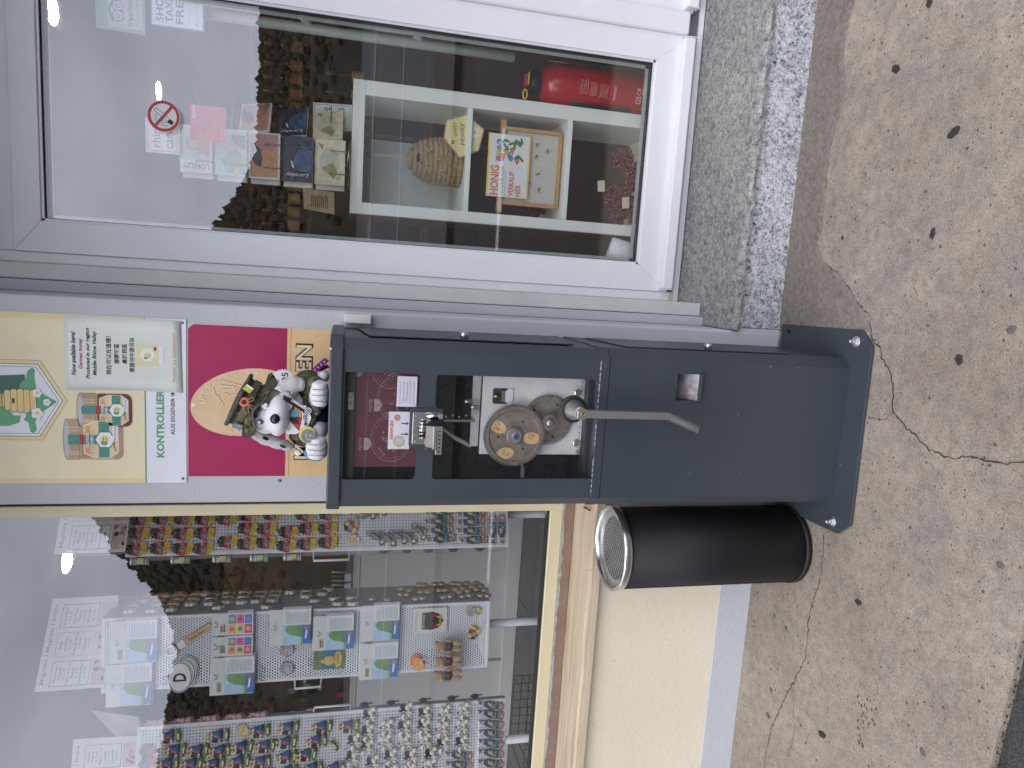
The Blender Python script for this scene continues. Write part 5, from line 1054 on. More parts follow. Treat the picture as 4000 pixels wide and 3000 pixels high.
MB().plate([(.708, 2.250), (.705, 2.108), (.86, 2.108), (.86, 2.250)], YI, .0004, pr('sticker_green', (.20, .36, .27))).build('border', None, t_); MB().plate(rect(.717, .86, 2.116, 2.214), YI-.0003, .0003, pr('sticker_grey', (.50, .53, .53))).build('panel', None, t_)
OWL = pr('owl_grey', (.14, .14, .15)); g = MB()
for cx in (.752, .782):
    for k, (r_, m_) in enumerate(((.017, OWL), (.0135, pr('owl_white', (.7, .7, .7))), (.0085, OWL), (.005, pr('owl_white', (.7, .7, .7))), (.0025, OWL))): g.plate(ell(cx, 2.186, r_, r_, 22), YI-.0006-.0002*k, .0002, m_)
g.plate([(.735, 2.197), (.767, 2.208), (.80, 2.197), (.80, 2.203), (.767, 2.214), (.735, 2.203)], YI-.0005, .0002, OWL); g.plate([(.763, 2.176), (.771, 2.176), (.767, 2.166)], YI-.0018, .0002, OWL); g.build('owl_logo', None, t_)
text('tripadvisor', .772, 2.150, YI-.0006, .096, .020, OWL, t_, bold=.01); text('Die weltweit größte Reise-Website', .775, 2.130, YI-.0006, .10, .007, OWL, t_)
t_ = thing('tax_sticker', 'blue and white tax free shopping sticker at the right edge of the door glass', 'sticker', (.80, YI, 1.932))
BLU = pr('sticker_blue', (.045, .07, .26)); MB().plate(rect(.738, .88, 1.932, 2.092), YI, .0004, pr('sticker_blue_rim', (.12, .16, .42))).build('border', None, t_); MB().plate(rect(.742, .88, 1.937, 2.087), YI-.0003, .0003, pr('sticker_white', (.72, .76, .82))).build('panel', None, t_)
for s_, zz, w_ in (('SHOP', 2.065, .094), ('TAX', 2.037, .066), ('FREE', 2.006, .092)): text(s_, .752+w_/2, zz, YI-.0006, w_, .023, BLU, t_, bold=.02)
text('Available here', .792, 1.978, YI-.0006, .08, .008, pr('faint_blue', (.45, .52, .66)), t_); text('Global Blue', .800, 1.955, YI-.0006, .064, .008, pr('faint_blue', (.35, .42, .6)), t_); MB().plate(ell(.757, 1.955, .006, .006, 14), YI-.0006, .0002, pr('faint_blue', (.35, .42, .6))).build('logo_ring', None, t_)
t_ = thing('alarm_sticker', 'red video alarm sticker upside down on the door glass below the no smoking sign', 'sticker', (.454, YI, 1.864))
MB().plate(rect(.399, .510, 1.864, 1.975), YI, .0004, pr('alarm_red', (.55, .03, .085))).build('panel', None, t_)
AW = pr('alarm_white', (.75, .6, .64)); AD = pr('alarm_dark', (.16, .02, .03))
text('BOSCH', .486, 1.964, YI-.0003, .040, .009, AW, t_, 180, bold=.02); text('alarm', .424, 1.963, YI-.0003, .040, .010, AD, t_, 180); text('Video\nüberwacht', .426, 1.874, YI-.0003, .044, .015, AW, t_, 180)
g = MB()
for k in range(5):
    r_ = .008+.007*k; pts = arc(.447, 1.905, r_+.0012, r_+.0012, 40, 140, 12)+arc(.447, 1.905, r_-.0012, r_-.0012, 140, 40, 12); g.plate([(a, b_) for a, b_ in pts], YI-.0003, .0002, AD)
g.build('signal_arcs', None, t_)
# ================================================================ ash and litter bin
BINB = mat('black_bin_steel', (.010, .010, .012), .5, var=.15, vs_=5, bump=.05, bs=300, spec=.25)
bn = thing('litter_bin', 'black round litter bin with perforated steel ashtray top beside the coin machine', 'bin', (-.803, -.178, 0))
BX, BY, BR, BH = -.803, -.178, .126, .618
MB().lathe([(BR-.006, .004), (BR, .010), (BR, BH), (BR-.003, BH), (BR-.003, BH-.05)], (BX, BY, 0), seg=72, m=BINB, cap=False).lathe([(BR-.006, .004), (.001, .004)], (BX, BY, 0), seg=72, m=BINB, cap=False).build('body', None, bn)
MB().lathe([(BR+.001, .004), (BR+.0025, .004), (BR+.0025, .022), (BR+.001, .022)], (BX, BY, 0), seg=72, m=mat('black_bin_foot', (.008, .008, .008), .6, var=0)).build('foot_ring', None, bn)
a = rad(218); MB().box(-.001, .001, -.0006, .0006, .03, BH, mat('bin_seam', (.004, .004, .004), .6, var=0)).build('seam')
sm = bpy.data.objects['seam']; sm.data.transform(Matrix.Translation((BX+(BR+.0003)*math.cos(a), BY+(BR+.0003)*math.sin(a), 0)) @ Matrix.Rotation(a+math.pi/2, 4, 'Z')); attach(sm, bn)
RIM = mat('polished_rim', (.66, .64, .60), .24, metal=1.0, var=.05)
MB().lathe([(BR+.002, BH-.004), (BR+.005, BH-.002), (BR+.006, BH+.006), (BR+.005, BH+.018), (BR+.002, BH+.0225), (BR-.003, BH+.0215), (BR-.007, BH+.016), (BR-.009, BH+.006), (BR-.0092, BH+.002)], (BX, BY, 0), seg=72, m=RIM, cap=False).build('rim', None, bn)
# perforated sheet: real holes from a grid of staggered slots, kept inside the circle
bm = bmesh.new(); R_ = BR-.009; px_, py_ = .0215, .0150; zt = BH+.0025
def hole_cell(cx, cy):
    a_, b_ = px_/2, py_/2; o_ = [(cx+a_, cy), (cx, cy+b_), (cx-a_, cy), (cx, cy-b_)]
    i_ = [(cx+q*.62*(a_*math.cos(k*math.pi/6)), cy+.62*b_*math.sin(k*math.pi/6)) for k in range(12) for q in (1,)]
    vo = [bm.verts.new((x, y, zt)) for x, y in o_]; vi = [bm.verts.new((x, y, zt)) for x, y in i_]
    for c in range(4):
        s_ = c*3; bm.faces.new((vo[c], vo[(c+1) % 4], vi[(s_+3) % 12], vi[(s_+2) % 12], vi[(s_+1) % 12], vi[s_]))
rows = int(R_*2/py_)+4
for i in range(-14, 15):
    for j in range(-20, 21):
        for sx_ in (0, 1):
            cx = (i+.5*sx_)*px_; cy = (j+.5*sx_)*py_; d = math.hypot(cx, cy)
            ca, sa = math.cos(.25), math.sin(.25)
            if d < R_-.012: hole_cell(BX+cx*ca-cy*sa, BY+cx*sa+cy*ca)
bmesh.ops.remove_doubles(bm, verts=bm.verts, dist=1e-4)
me = bpy.data.meshes.new('ash_sieve'); bm.to_mesh(me); bm.free()
SIEVE = mat('stained_sieve_steel', (.60, .59, .57), .42, metal=.7, var=.3, vs_=22, c2=(.40, .39, .37)); me.materials.append(SIEVE); o = bpy.data.objects.new('ash_sieve', me); col.objects.link(o); attach(o, bn); o.modifiers.new('thick', 'SOLIDIFY').thickness = .0012
MB().lathe([(R_-.020, zt), (R_+.001, zt+.0003)], (BX, BY, 0), seg=72, m=SIEVE, cap=False).build('sieve_margin', None, bn)
MB().lathe([(R_, BH-.022), (.001, BH-.022)], (BX, BY, 0), seg=48, m=mat('ash_bed', (.17, .165, .16), .95, var=.6, vs_=90, bump=.8), cap=False).build('ash_bed', None, bn)
o = MB().tube([(-.7475, .05, .647), (-.742, .02, .649), (-.737, -.012, .648)], .0028, 6, mat('rusty_rod', (.10, .05, .03), .8)).build('rusty_nail'); tag(o, 'thin rusty nail lying on the stone ledge behind the bin', 'nail'); base_origin(o)

# ================================================================ pavement details
g = MB(); edge = [(1.9, -.175), (1.4, -.165), (.902, -.175), (.862, -.157), (.803, -.153), (.721, -.158), (.635, -.18), (.583, -.169), (.505, -.147), (.407, -.144), (.321, -.149), (.235, -.149), (.178, -.138), (.126, -.176), (.083, -.26), (.049, -.308), (.003, -.356), (-.031, -.415), (-.10, -.42), (-.11, -.02)]
ed = []
for (x0, y0), (x1, y1) in zip(edge, edge[1:-1]):
    n = max(2, int(math.hypot(x1-x0, y1-y0)/.012))
    for k in range(n): ed.append((x0+(x1-x0)*k/n+rnl.uniform(-.003, .003), y0+(y1-y0)*k/n+rnl.uniform(-.004, .004)))
ed.append((-.10, -.42)); ed.append((-.11, .0))
bm = bmesh.new(); va = [bm.verts.new((x, y, .0035)) for x, y in ed]; vm = [bm.verts.new((x, y+.012, .0062)) for x, y in ed]; vb = [bm.verts.new((x, .0, .010 if x > -.09 else .006)) for x, y in ed]; vg = [bm.verts.new((x, y-.002, -.001)) for x, y in ed]
for i in range(len(ed)-1):
    for A_, B_ in ((vg, va), (va, vm), (vm, vb)): 
        try: bm.faces.new((A_[i], B_[i], B_[i+1], A_[i+1]))
        except ValueError: pass
bmesh.ops.recalc_face_normals(bm, faces=bm.faces); me = bpy.data.meshes.new('mortar_fillet'); bm.to_mesh(me); bm.free(); me.materials.append(MORTAR)
o = bpy.data.objects.new('mortar_fillet', me); col.objects.link(o); attach(o, pav); o['label'] = 'rough brown mortar strip between step and concrete'
def crack(path, w_, parent=pav):
    pts = []
    for (x0, y0), (x1, y1) in zip(path, path[1:]):
        n = max(2, int(math.hypot(x1-x0, y1-y0)/.010))
        for k in range(n): pts.append((x0+(x1-x0)*k/n+rnl.gauss(0, .0028), y0+(y1-y0)*k/n+rnl.gauss(0, .0028)))
    pts.append(path[-1]); v = []
    for i, (x, y) in enumerate(pts):
        a, b_ = pts[max(0, i-1)], pts[min(len(pts)-1, i+1)]; dx, dy = b_[0]-a[0], b_[1]-a[1]; L_ = math.hypot(dx, dy) or 1; q = w_*rnl.uniform(.3, 1.25)
        v += [(x-dy/L_*q/2, y+dx/L_*q/2, .0012), (x+dy/L_*q/2, y-dx/L_*q/2, .0012)]
    MB().add(v, [(i*2, i*2+1, i*2+3, i*2+2) for i in range(len(pts)-1)], CRACK).build('crack', None, parent)
crack([(-.031, -.415), (-.096, -.436), (-.116, -.467), (-.144, -.481), (-.169, -.508), (-.21, -.537), (-.288, -.548), (-.306, -.585), (-.336, -.646), (-.351, -.676), (-.361, -.718), (-.362, -.76), (-.346, -.798), (-.343, -.842), (-.337, -.889), (-.319, -.941), (-.32, -1.0)], .0042)
crack([(-.322, -.462), (-.313, -.519), (-.288, -.548)], .0022)
crack([(-.713, -.34), (-.76, -.354), (-.876, -.349), (-.971, -.328), (-1.065, -.329), (-1.132, -.336), (-1.24, -.29), (-1.371, -.24), (-1.448, -.215), (-1.538, -.198), (-1.65, -.21), (-2.2, -.17)], .0032)
crack([(-1.24, -.29), (-1.33, -.31), (-1.40, -.33), (-1.49, -.31)], .0016); crack([(.126, -.176), (.083, -.26), (.049, -.308), (.003, -.356), (-.031, -.415)], .0035)
SAND = mat('pale_chips', (.55, .5, .42), .9, var=.3, vs_=200)
GUMS = [(-.849, -.522, .017, 0, 'round black gum spot in front of the litter bin'), (-1.314, -.451, .019, 0, 'oblong black gum spot at the far left of the pavement'), (-1.426, -.187, .013, 1, 'faded gum spot close to the grey plinth, farthest left'), (-1.331, -.185, .012, 1, 'faded gum spot close to the grey plinth, second from the left'), (-1.085, -.222, .011, 1, 'pale ring-shaped gum spot near the plinth left of the bin'), (-1.076, -.154, .010, 1, 'small faded gum spot beside the plinth left of the bin'), (-.565, -.928, .013, 1, 'grey gum spot near the pavement edge below the machine'), (.65, -.384, .019, 0, 'black gum spot on the right, nearest the step'), (.438, -.616, .021, 0, 'large black gum spot with a tail below the door'), (.192, -.596, .017, 0, 'black gum spot with a pale ring below the door'), (-.118, -.734, .019, 0, 'ragged black gum spot in front of the machine base'), (.196, -.254, .008, 0, 'tiny round black gum spot beside the mortar strip'), (.792, -.474, .017, 0, 'black gum spot at the right edge of the picture'), (-.035, -.86, .015, 1, 'brown grey gum spot on the right near the lower edge'), (-1.118, -.807, .013, 1, 'dark streak of gum near the road at the left')]
for (x, y, r_, kd, lb) in GUMS:
    rg = random.Random(int(x*1000)); n = 22; ph = rg.uniform(0, 6); el_ = rg.uniform(.62, .9); v = [(0, 0, .0032)]
    for q, z in ((.55, .0030), (.9, .0018), (1.0, .0008)):
        for k in range(n): a = 2*math.pi*k/n; rr_ = .8*r_*q*(1+.14*math.sin(2*a+ph)+.10*math.sin(5*a+ph*2)+rg.uniform(-.09, .09)); v.append((rr_*math.cos(a), rr_*math.sin(a)*el_, z))
    f = [(0, 1+k, 1+(k+1) % n) for k in range(n)]+[(1+j*n+k, 1+(j+1)*n+k, 1+(j+1)*n+(k+1) % n, 1+j*n+(k+1) % n) for j in range(2) for k in range(n)]
    o = MB().add(v, f, GUM if kd == 0 else GUM2).build('gum_spot'); o.location = (x, y, 0); o.rotation_euler = (0, 0, rg.uniform(0, 3)); tag(o, lb, 'gum', 'trodden gum spots')
# rust stain chips
g = MB(); rg = random.Random(21)
for k in range(46):
    x, y = -1.17+rg.gauss(0, .055), -.60+rg.gauss(0, .018); s_ = rg.uniform(.0012, .0042); n = 6
    g.add([(x+s_*math.cos(q*1.047)*rg.uniform(.6, 1.2), y+s_*math.sin(q*1.047)*rg.uniform(.6, 1.2), .0012+k*1e-5) for q in range(n)], [list(range(n))], mat('rust_flake', (.11, .05, .025), .95, var=.4, vs_=200))
o = g.build('rust_stain', None, pav); o['kind'] = 'stuff'
# loose grit and pebbles on the concrete
g = MB(); rg = random.Random(31); PEB = [mat('pebble_dark', (.06, .055, .05), .7), mat('pebble_brown', (.16, .10, .06), .7), mat('pebble_grey', (.25, .24, .23), .7), mat('pebble_ochre', (.34, .24, .12), .7)]
for k in range(700):
    x, y = rg.uniform(-1.9, 1.1), -.05-.95*rg.random(); 
    if x < -.1 and rg.random() < .55: continue
    r_ = .0010+.0030*rg.random()**3
    g.add([(x+p_.x*r_*rg.uniform(.8, 1.3), y+p_.y*r_, .0002+p_.z*r_*.45) for p_ in IV], IF, PEB[k % 4], True)
o = g.build('pebbles', None, pav); o['kind'] = 'stuff'
# leaf bits and twigs
LEAFP = mat('pale_dry_leaf', (.62, .52, .30), .7); TWG = mat('tan_twig', (.35, .22, .10), .8)
o = MB().add([(-.085, -.028, .168), (-.072, -.034, .172), (-.058, -.028, .174), (-.050, -.018, .172), (-.062, -.014, .174), (-.078, -.018, .171)], [(0, 1, 2, 3, 4, 5)], LEAFP).build('dry_leaf'); o.modifiers.new('thick', 'SOLIDIFY').thickness = .0005; o.data.transform(Matrix.Translation((.0, .012, -.0)))
tag(o, 'pale dry leaf caught on the granite riser beside the pier foot', 'leaf'); base_origin(o)
for (x, y, a, lb) in ((.03, -.58, 40, 'thin tan twig on the concrete right of the base plate'), (-.03, -.65, 60, 'longer tan twig on the concrete in front of the base plate')):
    o = MB().tube([(0, 0, .002), (.012*math.cos(rad(a)), .012*math.sin(rad(a)), .004), (.03*math.cos(rad(a)), .03*math.sin(rad(a)), .002)], .0013, 5, TWG).build('twig'); o.location = (x, y, 0); tag(o, lb, 'twig')
# moss along the road edge
g = MB(); rg = random.Random(41); MOSS = mat('edge_moss', (.04, .042, .026), .95, var=.4, vs_=100)
for k in range(700):
    x = rg.uniform(-2.2, -.3); y = -.995+rg.gauss(0, .008); s_ = rg.uniform(.001, .0035)
    g.add([(x+p_.x*s_, y+p_.y*s_, -.008+p_.z*s_*.6) for p_ in IV], IF, MOSS, True)
o = g.build('moss_edge', None, pav); o['kind'] = 'stuff'
# ================================================================ plush dog in camouflage
PLUSH = mat('white_plush', (.76, .74, .74), .95, var=.10, vs_=40, bump=.9, bs=420, sheen=.4)
VELV = mat('white_velour', (.77, .755, .765), .9, var=.06, vs_=25, bump=.35, bs=500, sheen=.5)
m, t, b = nodes_mat('camouflage_cloth'); p = objco(t)
c1 = noise(t, p, 34, 2, .5, .4); c2 = noise(t, p, 41, 2, .5, .4)
mv = t.nodes.new('ShaderNodeMapping'); mv.inputs['Location'].default_value = (3.1, 1.7, 5.3); t.links.new(p, mv.inputs['Vector']); c3 = noise(t, mv.outputs[0], 38, 2, .5, .4)
cc = mixc(t, mth(t, 'GREATER_THAN', c1, .53), (.085, .082, .05), (.045, .055, .028)); cc = mixc(t, mth(t, 'GREATER_THAN', c2, .59), cc, (.16, .15, .06)); cc = mixc(t, mth(t, 'GREATER_THAN', c3, .58), cc, (.06, .035, .022)); cc = mixc(t, mth(t, 'GREATER_THAN', mth(t, 'ADD', c1, c3), 1.17), cc, (.012, .012, .012))
t.links.new(cc, b.inputs['Base Color']); b.inputs['Roughness'].default_value = .9; bumpn(t, b, noise(t, p, 90, 4), .6, .004); CAMO = m
dog = thing('plush_dog', 'white plush dog in camouflage jacket and hat sitting on top of the coin machine', 'plush toy', (-.38, -.20, 1.497))
def blend(parts, name, m, vox=.0035, smooth=8, parent=dog, disp=0.0):
    g = MB()
    for c, r, *rt in parts:
        M_ = Matrix.Rotation(rad(rt[0][1]), 3, rt[0][0]) if rt else None
        g.ball(c, r, 20, 14, None, M_)
    o = g.build(name); o.data.materials[0] = m
    rm = o.modifiers.new('r', 'REMESH'); rm.mode = 'VOXEL'; rm.voxel_size = vox
    s_ = o.modifiers.new('s', 'SMOOTH'); s_.iterations = smooth; s_.factor = .5
    dg = bpy.context.evaluated_depsgraph_get(); me = bpy.data.meshes.new_from_object(o.evaluated_get(dg))
    bpy.data.objects.remove(o)
    if disp > 0:
        rg = random.Random(1); me.calc_loop_triangles() if hasattr(me, 'calc_loop_triangles') else None
        for v_ in me.vertices: v_.co += v_.normal*rg.uniform(-disp, disp)
    me.polygons.foreach_set('use_smooth', [True]*len(me.polygons)); me.materials.clear(); me.materials.append(m)
    o = bpy.data.objects.new(name, me); col.objects.link(o)
    if parent is not None: attach(o, parent)
    return o
HT = ('Y', 22)       # head roll
blend([((-.378, -.19, 1.553), (.062, .052, .058)), ((-.378, -.205, 1.658), (.060, .055, .052), HT), ((-.392, -.235, 1.652), (.046, .04, .040), HT), ((-.380, -.268, 1.6225), (.055, .050, .030), ('Y', 4)), ((-.380, -.285, 1.620), (.046, .038, .026), ('Y', 4)), ((-.360, -.24, 1.612), (.040, .04, .026), ('Y', 8)),
       ((-.378, -.18, 1.60), (.04, .035, .04)), ((-.42, -.235, 1.525), (.035, .055, .027)), ((-.335, -.235, 1.525), (.035, .055, .027))], 'body', VELV, .0035, 8)
# feet with stitched toes
def foot(cx, cy, cz, w_, h_, d_, lab):
    o = blend([((cx, cy, cz), (w_, d_, h_)), ((cx-w_*.62, cy-.006, cz-.001), (w_*.34, d_*.92, h_*.88)), ((cx-w_*.22, cy-.010, cz), (w_*.34, d_*.95, h_*.97)), ((cx+w_*.22, cy-.010, cz), (w_*.34, d_*.95, h_*.97)), ((cx+w_*.62, cy-.006, cz-.001), (w_*.34, d_*.92, h_*.88))], 'foot', VELV, .0025, 3)
    g = MB()
    for q in (-.42, 0, .42): g.tube([(cx+w_*q, cy-d_*.72-.012, cz+h_*.72), (cx+w_*q, cy-d_*1.02-.0105, cz+.002), (cx+w_*q, cy-d_*.85-.011, cz-h_*.6)], .0009, 5, mat('grey_stitch', (.2, .2, .2), .8))
    s_ = g.build('stitching', None, o)
foot(-.318, -.275, 1.522, .036, .024, .026, 'r'); foot(-.462, -.272, 1.526, .034, .028, .028, 'l')
blend([((-.281, -.22, 1.515), (.018, .02, .016))], 'paw', VELV, .003, 4); blend([((-.487, -.235, 1.575), (.008, .008, .010))], 'paw', VELV, .003, 3)
# ears
o = blend([((-.445, -.215, 1.675), (.016, .022, .022)), ((-.456, -.225, 1.650), (.015, .022, .028)), ((-.465, -.23, 1.622), (.014, .020, .028)), ((-.472, -.23, 1.603), (.012, .016, .018))], 'ear', PLUSH, .003, 4, disp=.0007)
BLKF = mat('black_plush_spot', (.012, .012, .013), .95, var=0, bump=.8, bs=400)
for x, y, z, rx, rz in ((-.447, -.245, 1.657, .0045, .009), (-.467, -.2505, 1.613, .003, .009)): MB().ball((x, y, z), (rx, .003, rz), 12, 8, BLKF, Matrix.Rotation(rad(25), 3, 'Y')).build('fur_spot', None, o)
blend([((-.306, -.235, 1.606), (.020, .018, .018)), ((-.300, -.245, 1.588), (.024, .018, .020)), ((-.301, -.245, 1.572), (.019, .015, .014))], 'ear', PLUSH, .003, 4, disp=.0007)
# face
NOSEB = mat('black_nose_plastic', (.012, .012, .013), .25, var=0); EYEW = mat('eye_white', (.75, .75, .77), .25, var=0); EYEG = mat('eye_grey', (.07, .07, .075), .2, var=0)
MB().ball((-.379, -.318, 1.627), (.0135, .011, .0125), 20, 14, NOSEB, Matrix.Rotation(rad(20), 3, 'Y')).build('nose', None, dog)
for ex, ez, ey, hid in ((-.399, 1.673, -.271, 0), (-.353, 1.6565, -.270, 1)):
    Rm = Matrix.Rotation(rad(22), 3, 'Y')
    e_ = MB().ball((ex, ey, ez), (.0135, .008, .0155) if not hid else (.011, .006, .012), 18, 12, EYEW, Rm).build('eye', None, dog)
    MB().ball((ex+.003, ey-.0045, ez-.005), (.0075, .006, .009), 16, 10, EYEG, Rm).build('iris', None, e_); MB().ball((ex+.0025, ey-.0092, ez-.003), (.0042, .002, .0050), 10, 8, EYEW, Rm).build('eye_glint', None, e_); MB().tube([(ex-.015, ey-.003, ez+.010), (ex-.006, ey-.007, ez+.0175), (ex+.006, ey-.007, ez+.016), (ex+.0145, ey-.003, ez+.006)], .0016, 6, NOSEB).build('eye_line', None, e_)
for x, z in ((-.420, 1.632), (-.338, 1.642), (-.412, 1.612)): MB().ball((x, -.30 if x > -.415 else -.295, z), .0018, 6, 5, NOSEB).build('whisker_dot', None, dog)
# jacket
jk = blend([((-.378, -.185, 1.545), (.080, .060, .050)), ((-.448, -.20, 1.560), (.030, .038, .040)), ((-.300, -.205, 1.555), (.033, .043, .036)), ((-.452, -.225, 1.535), (.028, .035, .026)), ((-.300, -.235, 1.535), (.024, .030, .022)), ((-.345, -.235, 1.533), (.040, .030, .026)), ((-.418, -.235, 1.535), (.030, .030, .026))], 'jacket', CAMO, .0035, 5, disp=.0012)
BLKC = mat('black_cloth', (.012, .012, .013), .85, var=.2, vs_=60)
g = MB(); g.ball((-.385, -.247, 1.527), (.034, .024, .026), 16, 10, BLKC); g.build('shirt', None, dog)
MB().tube([(-.423, -.245, 1.602), (-.428, -.268, 1.590), (-.424, -.275, 1.578)], .006, 8, BLKC).build('collar', None, jk)
g = MB(); g.tube([(-.365, -.275, 1.538), (-.378, -.283, 1.530), (-.392, -.280, 1.537), (-.412, -.272, 1.545)], [.009, .007, .007, .010], 8, CAMO); g.tube([(-.378, -.282, 1.531), (-.366, -.285, 1.523), (-.350, -.282, 1.533)], [.006, .008, .012], 8, CAMO); g.build('knot', None, jk)
# scarf with coat of arms
y0 = -.2865
def bib(x, z): return y0+.9*((x+.383)**2)*4+max(0, (1.575-z))*-.05
WSC = mat('white_scarf', (.74, .74, .74), .8, var=.05, bump=.2, bs=300)
def bent(pts, m_, dy, name, parent, sub=True):
    """thin cloth patch following the chest"""
    bm = bmesh.new(); f = bm.faces.new([bm.verts.new((x, 0, z)) for x, z in pts]); bmesh.ops.triangulate(bm, faces=bm.faces[:])
    for _ in range(2): bmesh.ops.subdivide_edges(bm, edges=bm.edges[:], cuts=1, use_grid_fill=True)
    for v_ in bm.verts: v_.co.y = bib(v_.co.x, v_.co.z)-dy
    bmesh.ops.recalc_face_normals(bm, faces=bm.faces); me = bpy.data.meshes.new(name); bm.to_mesh(me); bm.free(); me.materials.append(m_)
    o = bpy.data.objects.new(name, me); col.objects.link(o); s_ = o.modifiers.new('t', 'SOLIDIFY'); s_.thickness = .0008; attach(o, parent); return o
sc = bent([(-.427, 1.604), (-.345, 1.600), (-.347, 1.570), (-.362, 1.546), (-.381, 1.541), (-.402, 1.548), (-.427, 1.578)], WSC, 0, 'scarf', dog)
bent([(-.3795, 1.6005), (-.3465, 1.586), (-.356, 1.567), (-.3835, 1.5645), (-.418, 1.571), (-.402, 1.584)], INK, .0012, 'shield_black', sc)
bent([(-.377, 1.5835), (-.349, 1.584), (-.357, 1.5675), (-.380, 1.5655)], mat('shield_orange', (.75, .33, .02), .7), .0016, 'shield_orange', sc); bent([(-.383, 1.5655), (-.381, 1.579), (-.402, 1.5835), (-.416, 1.5715)], mat('shield_red', (.6, .02, .02), .7), .0016, 'shield_red', sc)
bent([(-.379, 1.5935), (-.369, 1.592), (-.362, 1.588), (-.366, 1.5795), (-.362, 1.573), (-.377, 1.570), (-.380, 1.582)], mat('shield_blue', (.14, .36, .45), .7), .002, 'shield_blue', sc); bent([(-.381, 1.594), (-.393, 1.593), (-.386, 1.586), (-.398, 1.579), (-.398, 1.570), (-.386, 1.573), (-.382, 1.577)], INK, .002, 'shield_cross', sc)
text('MAIFELD', -.3815, 1.556, -.2905, .038, .009, INK, sc, 3, bold=.02)
for ch, x, z in (('N', -.411, 1.596), ('C', -.354, 1.5985)): text(ch, x, z, -.2885, .006, .007, INK, sc, 12)
# lanyard, wristbands, badge
ln = bent([(-.322, 1.610), (-.334, 1.611), (-.350, 1.585), (-.367, 1.558), (-.371, 1.544), (-.359, 1.541), (-.346, 1.563), (-.332, 1.588)], BLKC, .004, 'lanyard', dog)
for v_ in ln.data.vertices: v_.co.y = min(v_.co.y, -.292)
text('gamesc', -.3435, 1.572, -.2935, .040, .010, HWHITE, ln, 58, bold=.02)
g = MB(); yy = -.2935
for r_, m_ in ((.0085, HWHITE), (.0068, BLKC), (.0042, HWHITE), (.0025, BLKC)): g.plate(ell(-.3615, 1.549, r_, r_, 18), yy, .0002, m_); yy -= .0003
g.build('lanyard_logo', None, ln)
PURP = mat('purple_ribbon', (.09, .01, .10), .7, var=.15); PINK = mat('pink_print', (.62, .12, .55), .6)
wb = MB().tube([(0, 0, 0)], .001, 4, PURP) if False else None
g = MB(); g.add([(-.271, -.235, 1.533), (-.262, -.235, 1.546), (-.229, -.240, 1.513), (-.236, -.240, 1.500), (-.271, -.232, 1.533), (-.262, -.232, 1.546), (-.229, -.237, 1.513), (-.236, -.237, 1.500)], [(0, 3, 2, 1), (4, 5, 6, 7), (0, 1, 5, 4), (1, 2, 6, 5), (2, 3, 7, 6), (3, 0, 4, 7)], PURP)
g.add([(-.268, -.228, 1.525), (-.262, -.228, 1.532), (-.248, -.222, 1.506), (-.256, -.222, 1.498)], [(0, 3, 2, 1), (0, 1, 2, 3)], PURP); wb = g.build('purple_wristband', None, dog)
g = MB()
for k in range(4): g.plate(ell(-.262+k*.0075, 1.5365-k*.0078, .0042, .0022, 10, tilt=20+40*(k % 2)), -.2382-.0008*k-.0005, .0003, PINK)
g.build('band_print', None, wb)
BLUEB = mat('blue_ribbon', (.03, .19, .52), .6, var=.4, vs_=120, c2=(.30, .48, .70))
P_ = [(-.478, -.235, 1.552), (-.488, -.238, 1.558), (-.499, -.242, 1.552), (-.506, -.245, 1.537), (-.505, -.248, 1.519), (-.495, -.25, 1.506), (-.478, -.25, 1.501)]
g = MB(); v = []
for i, (x, y, z) in enumerate(P_): 
    a, b_ = P_[max(0, i-1)], P_[min(len(P_)-1, i+1)]; dx, dz = b_[0]-a[0], b_[2]-a[2]; L_ = math.hypot(dx, dz); v += [(x-dz/L_*.004, y-.008, z+dx/L_*.004), (x+dz/L_*.004, y+.006, z-dx/L_*.004)]
g.add(v, [(i*2, i*2+1, i*2+3, i*2+2) for i in range(len(P_)-1)], BLUEB, True); o = g.build('blue_wristband', None, dog); o.modifiers.new('t', 'SOLIDIFY').thickness = .001
bd = MB().lathe([(.022, 0), (.022, .002), (.020, .0028)], (-.424, -.294, 1.549), (0, -1, .15), 32, mat('badge_olive_rim', (.50, .47, .10), .4)).build('button_badge', None, dog)
MB().lathe([(.0185, .0028), (.0185, .0034)], (-.427, -.294, 1.546), (0, -1, .15), 32, mat('badge_grey', (.17, .17, .17), .35, var=.3, vs_=90)).build('badge_face', None, bd)
g = MB(); rg = random.Random(4)
for k in range(9): g.plate(ell(-.430+rg.uniform(-.01, .008), 1.549+rg.uniform(-.008, .006), .004, .0015, 7, tilt=rg.uniform(0, 180)), -.2988-k*1e-5, .0003, mat('badge_print', (.42, .42, .42), .4))
g.build('badge_print', None, bd)
